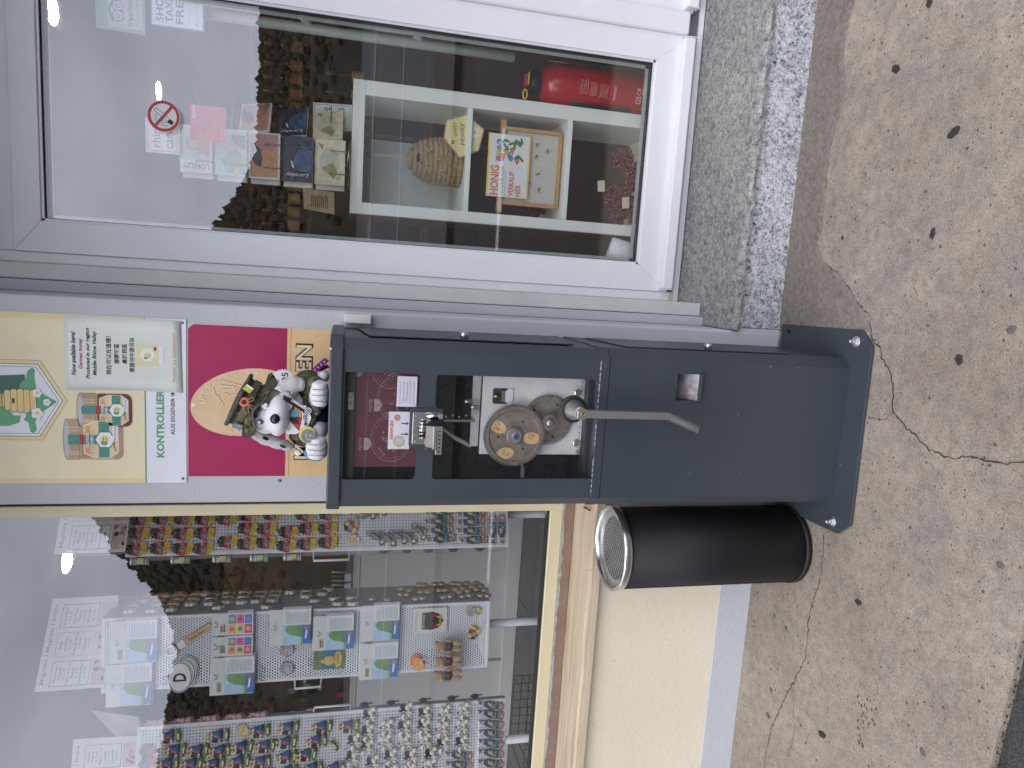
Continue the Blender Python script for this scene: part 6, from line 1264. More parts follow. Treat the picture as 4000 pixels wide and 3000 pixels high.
# bucket hat, tilted to its left
hat = thing('hat_dummy', 'x', 'x'); bpy.data.objects.remove(hat)
HM = Matrix.Translation((-.377, -.207, 1.6735)) @ Matrix.Rotation(rad(25), 4, 'Y') @ Matrix.Rotation(rad(3), 4, 'X')
def hatpart(g, name, parent=None, bevel=0):
    o = g.build(name, None, None, bevel); o.data.transform(HM); attach(o, parent or dog); return o
n = 60; v = []; rg = random.Random(8)
prof = [(.092, .004), (.084, .010), (.066, .020), (.060, .026), (.062, .040), (.066, .056), (.064, .063), (.05, .067), (.02, .069), (.001, .070)]
for i, (r_, z) in enumerate(prof):
    for k in range(n):
        a = 2*math.pi*k/n; wv = (1+.06*math.sin(3*a+1)+.05*math.sin(5*a)) if i < 2 else 1+.02*math.sin(7*a+i)+.012*math.sin(13*a-i)
        zz = z+((.009*math.sin(4*a+.6)+.006*math.sin(7*a)+rg.uniform(-.001, .001)) if i < 2 else rg.uniform(-.0012, .0012)); v.append((r_*wv*math.cos(a), r_*wv*.9*math.sin(a), zz))
g = MB().add(v, [(i*n+k, i*n+(k+1) % n, (i+1)*n+(k+1) % n, (i+1)*n+k) for i in range(len(prof)-1) for k in range(n)], CAMO, True); hat = hatpart(g, 'hat'); hat.modifiers.new('t', 'SOLIDIFY').thickness = .002
OLV = mat('olive_webbing', (.14, .115, .075), .9, var=.25, vs_=60, bump=.6, bs=120)
bandp = [(.0655*math.cos(2*math.pi*k/48), .0655*.9*math.sin(2*math.pi*k/48)) for k in range(48)]
v = []; 
for z, e in ((.027, .985), (.028, 1.0), (.045, 1.02), (.046, 1.0)): v += [(x*e, y*e, z) for x, y in bandp]
hatpart(MB().add(v, [(i*48+k, i*48+(k+1) % 48, (i+1)*48+(k+1) % 48, (i+1)*48+k) for i in range(3) for k in range(48)], OLV, True), 'hat_band', hat)
v = [(.0705*math.cos(2*math.pi*k/40), .0705*.9*math.sin(2*math.pi*k/40), .061+.001*math.sin(9*k)) for k in range(40)]; v.append(v[0])
hatpart(MB().tube(v, .0055, 8, mat('grey_green_cord', (.075, .085, .07), .9, var=.35, vs_=80, bump=.6), cap=False), 'hat_cord', hat)
ORB = mat('orange_badge', (.70, .16, .06), .5)
g = MB(); g.lathe([(.0125, 0), (.0125, .003), (.011, .004)], (.014, -.0625, .047), (.1, -1, .1), 28, ORB); g.lathe([(.0062, .004), (.0062, .0048)], (.014, -.0625, .047), (.1, -1, .1), 20, INK); hatpart(g, 'cockade', hat)
g = MB(); g.plate([(.038, .045), (.050, .042), (.054, .062), (.042, .066)], -.0575, .002, mat('pin_yellow', (.6, .5, .08), .4, metal=.3)); g.plate([(.050, .042), (.054, .0415), (.058, .0605), (.054, .062)], -.0578, .002, HWHITE); hatpart(g, 'pin', hat)
g = MB(); g.plate([(-.060, .022), (-.046, .022), (-.046, .046), (-.060, .046)], -.052, .003, BRASS); g.plate([(-.058, .025), (-.048, .025), (-.048, .043), (-.058, .043)], -.0524, .0004, mat('pin_blue', (.12, .35, .5), .35)); hatpart(g, 'pin', hat)
TANC = mat('tan_cord', (.40, .28, .16), .8)
g = MB()
for q in ([(.010, -.064, .046), (-.006, -.067, .038), (-.012, -.068, .030), (-.004, -.068, .026), (.008, -.067, .034)], [(.014, -.064, .046), (.022, -.066, .034), (.030, -.066, .028), (.034, -.064, .036), (.022, -.065, .042)], [(.012, -.064, .045), (.016, -.070, .020)], [(.013, -.064, .045), (.006, -.071, .016)]): g.tube(q, .0012, 6, TANC)
hatpart(g, 'lace', hat)
# ================================================================ souvenir racks in the window
def perf_mat(name, c, pitch, hole, square, metal=.0):
    m, t, b = nodes_mat(name); p = objco(t); sep = t.nodes.new('ShaderNodeSeparateXYZ'); t.links.new(p, sep.inputs[0])
    u, v_ = mth(t, 'DIVIDE', sep.outputs[0], pitch), mth(t, 'DIVIDE', sep.outputs[2], pitch if square else pitch*.866)
    if not square:
        row = mth(t, 'MODULO', mth(t, 'FLOOR', mth(t, 'ADD', v_, 1000)), 2); u = mth(t, 'ADD', u, mth(t, 'MULTIPLY', row, .5))
    fu = mth(t, 'SUBTRACT', mth(t, 'FRACT', mth(t, 'ADD', u, 1000)), .5); fv = mth(t, 'SUBTRACT', mth(t, 'FRACT', mth(t, 'ADD', v_, 1000)), .5)
    if square: d = mth(t, 'MAXIMUM', mth(t, 'ABSOLUTE', fu), mth(t, 'ABSOLUTE', fv))
    else: d = mth(t, 'SQRT', mth(t, 'ADD', mth(t, 'MULTIPLY', fu, fu), mth(t, 'MULTIPLY', mth(t, 'MULTIPLY', fv, fv), .75)))
    msk = mth(t, 'LESS_THAN', d, hole)
    inx = mth(t, 'MULTIPLY', mth(t, 'LESS_THAN', mth(t, 'ABSOLUTE', sep.outputs[0]), .5), msk)
    b.inputs['Base Color'].default_value = (*c, 1); b.inputs['Roughness'].default_value = .45; b.inputs['Metallic'].default_value = metal
    tr = t.nodes.new('ShaderNodeBsdfTransparent'); mxs = t.nodes.new('ShaderNodeMixShader'); o_ = t.nodes['Material Output']
    t.links.new(inx, mxs.inputs[0]); t.links.new(b.outputs[0], mxs.inputs[1]); t.links.new(tr.outputs[0], mxs.inputs[2]); t.links.new(mxs.outputs[0], o_.inputs['Surface']); return m
RSQ = perf_mat('square_perforated_steel', (.72, .73, .75), .0108, .24, True); RRD = perf_mat('round_perforated_steel', (.78, .80, .82), .0100, .30, False)
RKP = mat('pale_rack_steel', (.74, .75, .77), .4, var=.05)
def rack(label, O, deg, width, depth, z0, z1, pm, left_origin=True):
    """box of perforated sheet on a pole; local x along the front, y backwards"""
    O = Vector((O[0], O[1], 0)); Mx = Matrix.Translation(O) @ Matrix.Rotation(rad(deg), 4, 'Z')
    x0, x1 = (0, width) if left_origin else (-width, 0)
    t_ = thing('souvenir_rack', label, 'rack', Mx @ Vector(((x0+x1)/2, depth/2, .55)), 'souvenir racks in the shop window'); t_.rotation_euler = (0, 0, rad(deg))
    def put(g, name, parent=t_, bevel=0, loc=(0, 0, 0)):
        o = g.build(name, None, None, bevel); o.matrix_world = Mx; o.rotation_euler = (0, 0, rad(deg)); o.location = O; 
        o.parent = parent
        Mp = Matrix.LocRotScale(t_.location, t_.rotation_euler, t_.scale); o.matrix_parent_inverse = Mp.inverted(); return o
    b_ = .010
    for nm, a in (('front_sheet', (x0+b_, x1-b_, .0, .0012, z0+b_, z1-b_)),): put(MB().box(*a, pm), nm)
    g = MB(); g.box(x0, x0+b_, -.001, .008, z0, z1, RKP); g.box(x1-b_, x1, -.001, .008, z0, z1, RKP); g.box(x0+b_, x1-b_, -.001, .008, z0, z0+b_, RKP); g.box(x0+b_, x1-b_, -.001, .008, z1-b_, z1, RKP); put(g, 'sheet_rim', bevel=.0015)
    sidem = pm
    for sx in (x0+.0005, x1-.0015):
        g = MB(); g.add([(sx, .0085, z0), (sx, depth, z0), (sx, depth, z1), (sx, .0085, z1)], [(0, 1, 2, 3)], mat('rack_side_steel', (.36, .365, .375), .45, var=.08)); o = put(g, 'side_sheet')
        sd = o.modifiers.new('t', 'SOLIDIFY'); sd.thickness = .001
    put(MB().box(x0, x1, depth, depth+.001, z0, z1, MATS['rack_side_steel']), 'back_sheet'); put(MB().box(x0, x1, .009, depth, z1-.002, z1, RKP), 'top_sheet')
    put(MB().tube([((x0+x1)/2, depth/2, .55), ((x0+x1)/2, depth/2, z0)], .0155, 14, RKP), 'pole'); put(MB().lathe([(.17, .551), (.17, .556), (.03, .565)], ((x0+x1)/2, depth/2, 0), seg=32, m=RKP), 'foot_plate')
    return t_, Mx, put
RK, MR, putR = rack('right magnet rack of square perforated steel, turned towards the window, with map magnets', (-.974, .28), 26, .262, .20, .844, 2.143, RSQ)
MK, MM_, putM = rack('middle rack of round perforated steel with hanging cards and a bottle cap side', (-1.452, .278), 5, .257, .20, .898, 2.222, RRD)
LK, ML, putL = rack('left magnet rack with dancing couples and knights, cut by the picture edge', (-1.600, .30), 12, .330, .03, .812, 2.118, RSQ, False)
MS = MM_ @ Matrix.Translation((.257, 0, 0)) @ Matrix.Rotation(rad(90), 4, 'Z')      # right side of the middle rack: local x runs backwards, -y is outwards
def handle(put, x, z0, z1, dx=-.03): put(MB().tube([(x, .01, z1), (x+dx, -.004, z1-.002), (x+dx, -.004, z0+.002), (x, .01, z0)], .0045, 8, RKP), 'handle')
handle(putR, 0, 1.423, 1.546); handle(putM, 0, 1.508, 1.60, -.028); handle(putL, 0, 1.40, 1.532, .022)
# ---- templates (local: x right, z up, front towards -y, back at y=0)
LIB = []
def template(name, parts):
    """parts: list of (part name, MB); returns a prototype root with children, kept for the first placement"""
    e = bpy.data.objects.new(name, None); e.empty_display_size = .02; col.objects.link(e)
    for pn_, g in parts:
        o = g.build(pn_); o.parent = e
    e['n'] = 0; return e
def place(proto, Mx, x, z, label, cat, group, ang=0.0, y=-.0015, s=1.0):
    if proto['n'] == 0: o = proto
    else:
        o = proto.copy(); col.objects.link(o)
        for ch in proto.children:
            c = ch.copy(); col.objects.link(c); c.parent = o; c.matrix_parent_inverse = Matrix.Identity(4)
    proto['n'] = proto['n']+1
    L_ = Mx @ Matrix.Translation((x, y, z)) @ Matrix.Rotation(rad(-ang), 4, 'Y') @ Matrix.Scale(s, 4)
    loc, q, sc_ = L_.decompose(); o.location = loc; o.rotation_euler = q.to_euler(); o.scale = sc_
    tag(o, label, cat, group); return o
def fin(*protos):
    for p_ in protos:
        for k in (p_, ):
            pass
gm = lambda n_, c_, r_=.45, **k: mat('magnet_'+n_, tuple(min(.82, q*1.25) for q in c_), r_, var=k.pop('var', .25), vs_=k.pop('vs_', 160), bump=k.pop('bump', .5), bs=260, **k)
MBLK, MRED, MYEL, MBLU, MGRY = gm('black', (.012, .012, .012), .4), gm('red', (.36, .015, .02), .4), gm('yellow', (.62, .40, .03), .45), gm('blue', (.10, .17, .28), .25, c2=(.40, .45, .50)), gm('grey', (.30, .30, .30), .4)
def jag(pts, seed, amp=.0012, n=4):
    rg = random.Random(seed); o_ = []
    for (x0, z0), (x1, z1) in zip(pts, pts[1:]+pts[:1]):
        for k in range(n): o_.append((x0+(x1-x0)*k/n+(rg.uniform(-amp, amp) if k else 0), z0+(z1-z0)*k/n+(rg.uniform(-amp, amp) if k else 0)))
    return o_
def lumps(seed, x0, x1, z0, z1, y, n, r, m_):
    rg = random.Random(seed); g = MB()
    for k in range(n): g.ball((rg.uniform(x0, x1), y, rg.uniform(z0, z1)), (r*rg.uniform(.6, 1.5), r*.9, r*rg.uniform(.6, 1.6)), 8, 6, m_)
    return g
# Germany map magnet
gA = lumps(2, -.014, .014, .014, .028, -.005, 9, .0042, MBLK); gA.plate(jag([(-.019, .011), (.014, .011), (.019, .016), (.015, .028), (.008, .026), (.006, .034), (-.001, .033), (-.006, .028), (-.013, .029), (-.016, .020)], 1), -.005, .005, MBLK)
gA.tube([(-.010, -.009, .020), (-.004, -.010, .026), (.003, -.009, .018), (.009, -.010, .027)], .0011, 5, MGRY)
gB = MB().plate(jag([(-.022, -.010), (.017, -.012), (.021, -.004), (.020, .004), (.016, .0108), (-.018, .0108), (-.021, .004)], 3), -.006, .006, MRED)
for k in range(3): gB.box(-.018, -.009, -.0066, -.006, -.007+k*.0028, -.006+k*.0028, gm('silver_line', (.5, .4, .4)))
gB.box(.012, .0175, -.0066, -.006, -.002, .006, gm('pale_red', (.55, .2, .2)))
gC = MB().plate(jag([(-.021, -.0102), (.016, -.0122), (.019, -.018), (.023, -.028), (.012, -.034), (.002, -.031), (-.010, -.034), (-.015, -.027), (-.012, -.020), (-.022, -.016)], 5), -.005, .005, MYEL)
for k in range(4): gC.box(-.010+k*.001, .014-k*.002, -.0056, -.005, -.016-k*.004, -.015-k*.004, gm('ochre_line', (.42, .27, .02)))
gD = MB().plate(ell(-.001, -.002, .0095, .0085, 18), -.0085, .003, MBLU); gD.plate([(-.004, -.006), (.005, -.006), (.003, .003), (-.001, .004)], -.0088, .0004, gm('rock_dark', (.05, .07, .06)))
GERP = template('map_magnet', [('black_band', gA), ('red_band', gB), ('yellow_band', gC), ('picture_oval', gD)])
GER = [(.122, 2.105), (.121, 2.037), (.12, 1.971), (.117, 1.907), (.117, 1.838), (.075, 2.109), (.074, 2.041), (.07, 1.973), (.07, 1.906), (.023, 2.112), (.025, 2.04), (.021, 1.97), (.021, 1.905), (.041, 1.829), (.13, 1.769), (.131, 1.689), (.127, 1.58), (.128, 1.5), (.083, 1.769), (.081, 1.705), (.069, 1.634), (.079, 1.567), (.077, 1.501), (.033, 1.768), (.035, 1.705), (.022, 1.638), (.026, 1.57), (.03, 1.499)]
GER += [(x+.055, z+.004) for x, z in GER if x > .11]
colsG = {'left': [], 'middle': [], 'right': [], 'rightmost': []}
for q in GER: colsG['left' if q[0] < .055 else 'middle' if q[0] < .1 else 'right' if q[0] < .15 else 'rightmost'].append(q)
for cn, qs in colsG.items():
    for i, (x, z) in enumerate(sorted(qs, key=lambda q: -q[1])): place(GERP, MR, x, z, f'Germany map magnet, {ORD[i]} from the top of the {cn} column on the right rack', 'magnet', 'Germany map magnets', random.uniform(-5, 5))
# coin cluster magnet and eagle medallion
GOLD = gm('gold', (.62, .42, .08), .3, metal=.4); SILV = gm('silver', (.55, .53, .48), .35, metal=.7); CREAMM = gm('ivory', (.60, .54, .40), .45)
gA = MB().plate(jag([(-.018, -.02), (.0, -.026), (.018, -.022), (.02, .0), (.012, .026), (-.012, .022), (-.02, .004)], 8), -.004, .004, MBLK); gA.plate(jag([(-.016, -.012), (.018, -.01), (.017, .008), (-.017, .01)], 9), -.005, .002, MRED); gA.plate(jag([(-.004, -.024), (.019, -.024), (.018, -.011), (-.002, -.012)], 10), -.0055, .003, gm('orange', (.65, .33, .03)))
gB = MB()
for x, z in ((.012, .013), (-.014, -.012)): gB.lathe([(.0095, 0), (.0095, .003), (.0075, .004)], (x, -.005, z), (0, -1, 0), 18, GOLD)
gC = MB().lathe([(.0085, 0), (.0085, .003)], (-.002, -.005, .003), (0, -1, 0), 18, MBLU)
CLP = template('cluster_magnet', [('map_body', gA), ('gold_coin', gB), ('picture_disc', gC)])
place(CLP, MR, .084, 1.42, 'coin cluster Germany magnet on the right rack above the eagle medallion', 'magnet', 'coin cluster magnets')
place(CLP, MM_, .139, .958, 'coin cluster Germany magnet at the bottom of the middle rack', 'magnet', 'coin cluster magnets', 70)
gA = MB().lathe([(.019, 0), (.0205, .002), (.0195, .005), (.017, .005), (.0165, .0042), (.001, .0042)], (0, 0, 0), (0, -1, 0), 30, CREAMM, cap=False)
for k in range(24): gA.ball((.0212*math.cos(k*.2618), -.002, .0212*math.sin(k*.2618)), .0024, 6, 5, SILV)
gB = MB()
for pts in ([(-.002, -.010), (.002, -.010), (.003, .004), (.0, .009), (-.003, .004)], [(-.003, .004), (-.011, .009), (-.010, -.002), (-.006, -.006), (-.003, -.002)], [(.003, .004), (.011, .009), (.010, -.002), (.006, -.006), (.003, -.002)], [(-.006, -.010), (.006, -.010), (.002, -.005), (-.002, -.005)]): gB.plate(pts, -.0056, .0016, GOLD)
gC = MB().box(.009, .014, -.0052, -.0042, -.009, -.0075, MBLK); gC.box(.009, .014, -.0052, -.0042, -.0105, -.009, MRED); gC.box(.009, .014, -.0052, -.0042, -.012, -.0105, MYEL)
MEDP = template('eagle_medallion', [('disc', gA), ('eagle', gB), ('flag', gC)])
place(MEDP, MR, .036, 1.41, 'round ivory eagle medallion magnet on the right rack below the map magnets', 'magnet', 'eagle medallions'); place(MEDP, ML, -.038, 1.776, 'round ivory eagle medallion magnet among the dancing couples on the left rack', 'magnet', 'eagle medallions')
# pewter figure bottle opener with flag disc
PEW = gm('pewter', (.16, .16, .16), .32, metal=.8); PEWL = gm('pewter_light', (.30, .31, .30), .3, metal=.8)
g1 = MB(); g1.tube([(.012+.010*math.cos(k*.5236), -.004, .026+.008*math.sin(k*.5236)) for k in range(13)], .0024, 6, PEWL, cap=False)
g2 = lumps(17, -.006, .012, -.018, .016, -.006, 16, .0058, PEW); g2.tube([(.012, -.006, .016), (.006, -.008, .004), (-.004, -.008, -.010), (-.014, -.006, -.018)], [.006, .008, .006, .003], 8, PEW)
g3 = MB().lathe([(.0125, 0), (.0125, .003), (.0105, .0035)], (-.018, -.004, -.020), (0, -1, 0), 20, PEWL); y = -.0080
g3.plate(ell(-.018, -.020, .0098, .0098, 18), y, .0004, MBLK); g3.plate([(-.0215, -.0288), (-.0145, -.0288), (-.0145, -.0112), (-.0215, -.0112)], y-.0003, .0003, MRED); g3.plate(arc(-.018, -.020, .0096, .0096, -70, 70, 10), y-.0003, .0003, MYEL); g3.plate([(-.0215, -.024), (-.018, -.0265), (-.0145, -.024), (-.0145, -.016), (-.0215, -.016)], y-.0006, .0003, HWHITE)
FIGP = template('figure_opener', [('opener_loop', g1), ('figure', g2), ('flag_disc', g3)])
for i, (x, z) in enumerate([(.049, 1.332), (.045, 1.292), (.05, 1.254), (.049, 1.219), (.067, 1.178)]): place(FIGP, MR, x-.004, z, f'pewter figure opener with flag disc, {ORD[i]} down in the left row, right rack', 'opener', 'figure bottle openers', random.uniform(-6, 6)-(18 if i == 4 else 0))
for i, (x, z) in enumerate([(.143, 1.448), (.123, 1.371), (.135, 1.332), (.15, 1.199)]): place(FIGP, MR, x, z, f'pewter figure opener, {ORD[i]} down in the row beside the window frame', 'opener', 'figure bottle openers', 30)
# bottle-shaped opener magnet
BTD, BTB = gm('bottle_dark', (.035, .05, .05), .25, coat=.5), gm('bottle_blue', (.06, .16, .30), .25, coat=.5); COPM = gm('copper', (.42, .20, .12), .3, metal=.7)
g1 = MB().plate([(-.0135, -.030), (.0135, -.030), (.0140, -.016), (.0145, .008), (.010, .020), (.0058, .030), (.0052, .047), (-.0052, .047), (-.0058, .030), (-.010, .020), (-.0145, .008), (-.0140, -.016)], -.005, .005, BTD)
g2 = MB().plate([(-.0058, .026), (.0058, .026), (.0052, .042), (-.0052, .042)], -.0056, .0006, BTB); g2.plate(rect(-.0056, .0056, .030, .033), -.0060, .0004, HWHITE); g2.plate(rect(-.0045, .0045, .0355, .039), -.0060, .0004, gm('flag_orange', (.6, .2, .05))); g2.plate(rect(-.0130, .0130, -.022, -.0155), -.0056, .0006, gm('teal', (.05, .22, .28)))
g3 = lumps(23, -.006, .007, -.012, .012, -.005, 10, .0034, gm('pale_figure', (.42, .40, .30), .4)); g3.ball((.002, -.006, .0), (.006, .003, .010), 10, 8, gm('sand', (.38, .34, .22)))
g4 = MB().tube([(-.011, -.003, -.030), (-.0125, -.003, -.044), (-.008, -.003, -.051), (.008, -.003, -.051), (.0125, -.003, -.044), (.011, -.003, -.030)], .0032, 6, COPM); g4.tube([(-.006, -.003, -.036), (.0, -.003, -.039), (.006, -.003, -.036)], .002, 6, PEWL)
g5 = MB().lathe([(.0055, 0), (.006, .004), (.005, .008)], (0, -.004, .046), (0, 0, 1), 12, gm('capsule', (.55, .48, .35), .3, metal=.6))
BOTP = template('bottle_opener', [('bottle', g1), ('bands', g2), ('rock_figure', g3), ('opener_ring', g4), ('bottle_cap', g5)])
for i, (x, z) in enumerate([(.13, 1.106), (.097, 1.107), (.065, 1.107), (.034, 1.1)][::-1]): place(BOTP, MR, x, z, f'bottle-shaped opener, {ORD[i]} from left in the upper bottle row of the right rack', 'opener', 'bottle opener magnets', random.uniform(-3, 3))
for i, (x, z) in enumerate([(.124, .986), (.093, .987), (.06, .988), (.027, .979)][::-1]): place(BOTP, MR, x, z, f'bottle-shaped opener, {ORD[i]} from left in the lower bottle row of the right rack', 'opener', 'bottle opener magnets', random.uniform(-3, 3))
for i, (x, z) in enumerate([(.061, .906), (.061, .871)]): place(BOTP, MR, x, z, f'{["upper", "lower"][i]} of two bottle-shaped openers lying sideways at the foot of the right rack', 'opener', 'bottle opener magnets', 90)
for i, (x, z) in enumerate([(-.019, .873), (-.053, .873), (-.09, .872), (-.126, .872), (-.163, .871), (-.199, .87), (-.238, .87), (-.275, .87)]): place(BOTP, ML, x, z, f'bottle-shaped opener at the foot of the left rack, {ORD[i]} from its right edge', 'opener', 'bottle opener magnets', -14)
for i, (x, z) in enumerate([(-.196, .995), (-.232, .994), (-.268, .994)]): place(BOTP, ML, x, z, f'bottle-shaped opener in the upper short row of the left rack, {ORD[i]} from right', 'opener', 'bottle opener magnets', -12)
# dancing couple magnet with log
SKIN, BLON, SKIRT, SHIRT, TRO, GREENV = gm('skin', (.62, .38, .26)), gm('blond', (.66, .44, .08)), gm('skirt_blue', (.03, .09, .22)), gm('shirt_white', (.68, .66, .62)), gm('trouser_brown', (.10, .05, .03)), gm('vest_green', (.03, .09, .05))
LOGG, IVRY = gm('log_green', (.12, .20, .03), .6, vs_=90), gm('log_label', (.66, .60, .42))
g1 = MB(); g1.ball((-.008, -.006, .020), (.0062, .005, .0062), 10, 8, BLON); g1.ball((.007, -.006, .022), (.0058, .005, .0058), 10, 8, BLON); g1.ball((-.006, -.009, .018), (.0042, .003, .0042), 8, 6, SKIN); g1.ball((.005, -.009, .019), (.0042, .003, .0042), 8, 6, SKIN)
g2 = MB(); g2.lathe([(.005, .012), (.0062, .004), (.0145, -.016), (.013, -.018)], (.011, -.004, 0), (0, 0, 1), 12, SKIRT); g2.lathe([(.0045, .002), (.0052, -.006), (.0085, -.015)], (.006, -.009, 0), (0, 0, 1), 10, gm('apron_pink', (.5, .10, .12)))
g3 = MB(); g3.ball((-.009, -.006, .009), (.007, .006, .0075), 10, 8, SHIRT); g3.ball((.009, -.006, .012), (.0065, .006, .006), 10, 8, SHIRT); g3.ball((-.009, -.009, .007), (.0055, .004, .007), 8, 6, GREENV); g3.tube([(.010, -.009, .013), (.0, -.011, .010), (-.010, -.010, .012)], .0024, 6, SHIRT); g3.ball((.012, -.011, .016), (.003, .002, .003), 6, 5, MRED)
g4 = MB()
for x in (-.013, -.007): g4.tube([(x, -.006, .003), (x, -.006, -.008)], .0034, 8, TRO); g4.tube([(x, -.006, -.008), (x, -.006, -.017)], .0024, 8, SHIRT); g4.ball((x, -.007, -.018), (.003, .004, .002), 6, 5, MBLK)
for x in (.009, .014): g4.tube([(x, -.006, -.016), (x, -.006, -.020)], .0018, 6, SKIN)
COUP = template('couple_magnet', [('heads', g1), ('skirt', g2), ('shirts', g3), ('legs', g4)])
g1 = MB().tube([(-.021, -.005, .0), (-.012, -.006, .0012), (.010, -.006, -.0008), (.021, -.005, .0)], [.0055, .0068, .0066, .0052], 10, LOGG); g1.ball((-.012, -.007, .004), (.006, .004, .004), 8, 6, LOGG); g1.ball((.010, -.008, .003), (.005, .004, .004), 8, 6, LOGG)
g2 = MB().box(-.010, .010, -.0135, -.011, -.003, .003, IVRY)
me = text_mesh('LORELEY'); LOGP = template('log_magnet', [('log', g1), ('name_plate', g2)])
CP = [(-.039, 2.014), (-.05, 1.856), (-.045, 1.718), (-.042, 1.619), (-.05, 1.503), (-.054, 1.407), (-.087, 1.995), (-.094, 1.921), (-.102, 1.849), (-.096, 1.774), (-.099, 1.698), (-.092, 1.625), (-.097, 1.519), (-.131, 2.016), (-.139, 1.939), (-.146, 1.865), (-.146, 1.783), (-.153, 1.711), (-.144, 1.623), (-.143, 1.554), (-.193, 1.53), (-.201, 1.452)]
CP += [(-.185, 2.012), (-.19, 1.935), (-.196, 1.86), (-.2, 1.78), (-.2, 1.70), (-.195, 1.615), (-.24, 1.98), (-.245, 1.89), (-.245, 1.80), (-.25, 1.7), (-.25, 1.6)]
for i, (x, z) in enumerate(CP):
    rw = 'right' if x > -.07 else 'second' if x > -.12 else 'third' if x > -.165 else 'fourth' if x > -.22 else 'fifth'; nth = sorted([q[1] for q in CP if ('right' if q[0] > -.07 else 'second' if q[0] > -.12 else 'third' if q[0] > -.165 else 'fourth' if q[0] > -.22 else 'fifth') == rw], reverse=True).index(z)
    place(COUP, ML, x-.004, z+.008, f'dancing couple magnet, {ORD[nth]} down in the {rw if rw == "right" else rw+" from right"} column of the left rack', 'magnet', 'dancing couple magnets', random.uniform(-6, 6), s=1.12)
    place(LOGP, ML, x+.002, z-.029, f'green log magnet under the {ORD[nth]} couple down in the {rw if rw == "right" else rw+" from right"} column', 'magnet', 'green log magnets', random.uniform(-8, 8))
place(LOGP, ML, -.118, 1.456, 'lone tilted green log magnet between the couples and the knights', 'magnet', 'green log magnets', 35)
# heart house magnets
g1 = MB().plate([(-.02, -.022), (.02, -.022), (.022, .010), (.0, .024), (-.022, .010)], -.005, .005, gm('house_green', (.05, .09, .04), .5, vs_=200, c2=(.25, .14, .08))); g2 = MB(); 
for s_ in (-1, 1): g2.ball((s_*.006, -.007, -.022), (.0095, .004, .0085), 12, 8, gm('heart_pink', (.55, .07, .10), .35))
HRT = template('heart_magnet', [('house', g1), ('heart', g2)])
for i, x in enumerate((-.08, -.125, -.17)): place(HRT, ML, x, 2.087, f'house magnet with pink heart at the left rack top, {ORD[i]} from right', 'magnet', 'heart house magnets')
# knight magnets
HORS, TAIL, STEELK = gm('horse_white', (.66, .62, .55), .5, bump=.3), gm('tail_olive', (.30, .28, .14)), gm('armour', (.12, .12, .13), .3, metal=.6)
def knight(name, cape, cross, crossm):
    g1 = MB(); g1.ball((.006, -.007, -.004), (.016, .007, .0085), 12, 8, HORS); g1.tube([(-.008, -.008, .0), (-.015, -.010, .008), (-.020, -.010, .008)], [.007, .005, .0045], 8, HORS); g1.ball((-.022, -.010, .005), (.0065, .004, .0038), 10, 7, HORS, Matrix.Rotation(rad(-35), 3, 'Y'))
    for q in ([(-.006, -.008, -.008), (-.014, -.009, -.014), (-.012, -.009, -.022)], [(-.002, -.007, -.009), (-.004, -.007, -.018), (-.009, -.007, -.025)], [(.016, -.007, -.008), (.020, -.008, -.016), (.016, -.008, -.024)], [(.018, -.006, -.006), (.026, -.007, -.013), (.024, -.007, -.022)]): g1.tube(q, [.0045, .0033, .0022], 7, HORS)
    g2 = MB().tube([(.021, -.006, .0), (.029, -.006, -.004), (.030, -.006, -.016)], [.0025, .0032, .0012], 7, TAIL)
    g3 = MB(); g3.ball((.002, -.009, .009), (.0062, .005, .008), 10, 8, cape); g3.plate([(.004, .016), (.012, .020), (.022, .017), (.020, .008), (.012, .006), (.006, .0)], -.007, .004, cape)
    g4 = MB(); g4.ball((.0, -.009, .019), (.004, .004, .0048), 10, 8, STEELK); g4.tube([(-.016, -.012, .026), (-.008, -.013, .012), (.004, -.012, -.002)], .0009, 5, STEELK); g4.ball((.004, -.012, .0), (.0035, .003, .0055), 8, 6, STEELK); g4.plate([(-.0185, .024), (-.0135, .024), (-.0165, .031)], -.0125, .001, STEELK)
    g5 = MB(); g5.plate(rrect(-.003, .006, .003, .013, .002, 3), -.0155, .002, cape); g5.box(.0010, .0022, -.0165, -.0155, .0038, .0122, crossm); g5.box(-.0018, .0048, -.01655, -.0156, .0074, .0086, crossm)
    return template(name, [('horse', g1), ('tail', g2), ('cape', g3), ('armour', g4), ('shield', g5)])
KB, KW = knight('knight_magnet', gm('cape_black', (.014, .014, .015), .5), 0, HWHITE), knight('knight_magnet', gm('cape_white', (.68, .66, .60), .5), 0, MRED)
KN = [(-.024, 1.332, 0), (-.015, 1.199, 0), (-.033, 1.128, 0), (-.037, 1.049, 1), (-.034, .979, 1), (-.07, 1.269, 1), (-.078, 1.205, 0), (-.081, 1.132, 0), (-.095, 1.061, 1), (-.093, .986, 1), (-.084, 1.338, 0), (-.125, 1.271, 1), (-.129, 1.199, 1), (-.133, 1.126, 1), (-.152, 1.057, 0), (-.153, .985, 0), (-.136, 1.341, 0), (-.179, 1.251, 0), (-.186, 1.177, 0), (-.188, 1.101, 0), (-.196, 1.317, 0), (-.228, 1.108, 1), (-.171, 1.391, 0), (-.112, 1.385, 0), (-.235, 1.25, 0), (-.24, 1.18, 1), (-.245, 1.33, 0), (-.235, 1.40, 1), (-.285, 1.2, 0), (-.285, 1.12, 1), (-.285, 1.29, 0)]
def krow(x): return 0 if x > -.055 else 1 if x > -.105 else 2 if x > -.16 else 3 if x > -.21 else 4
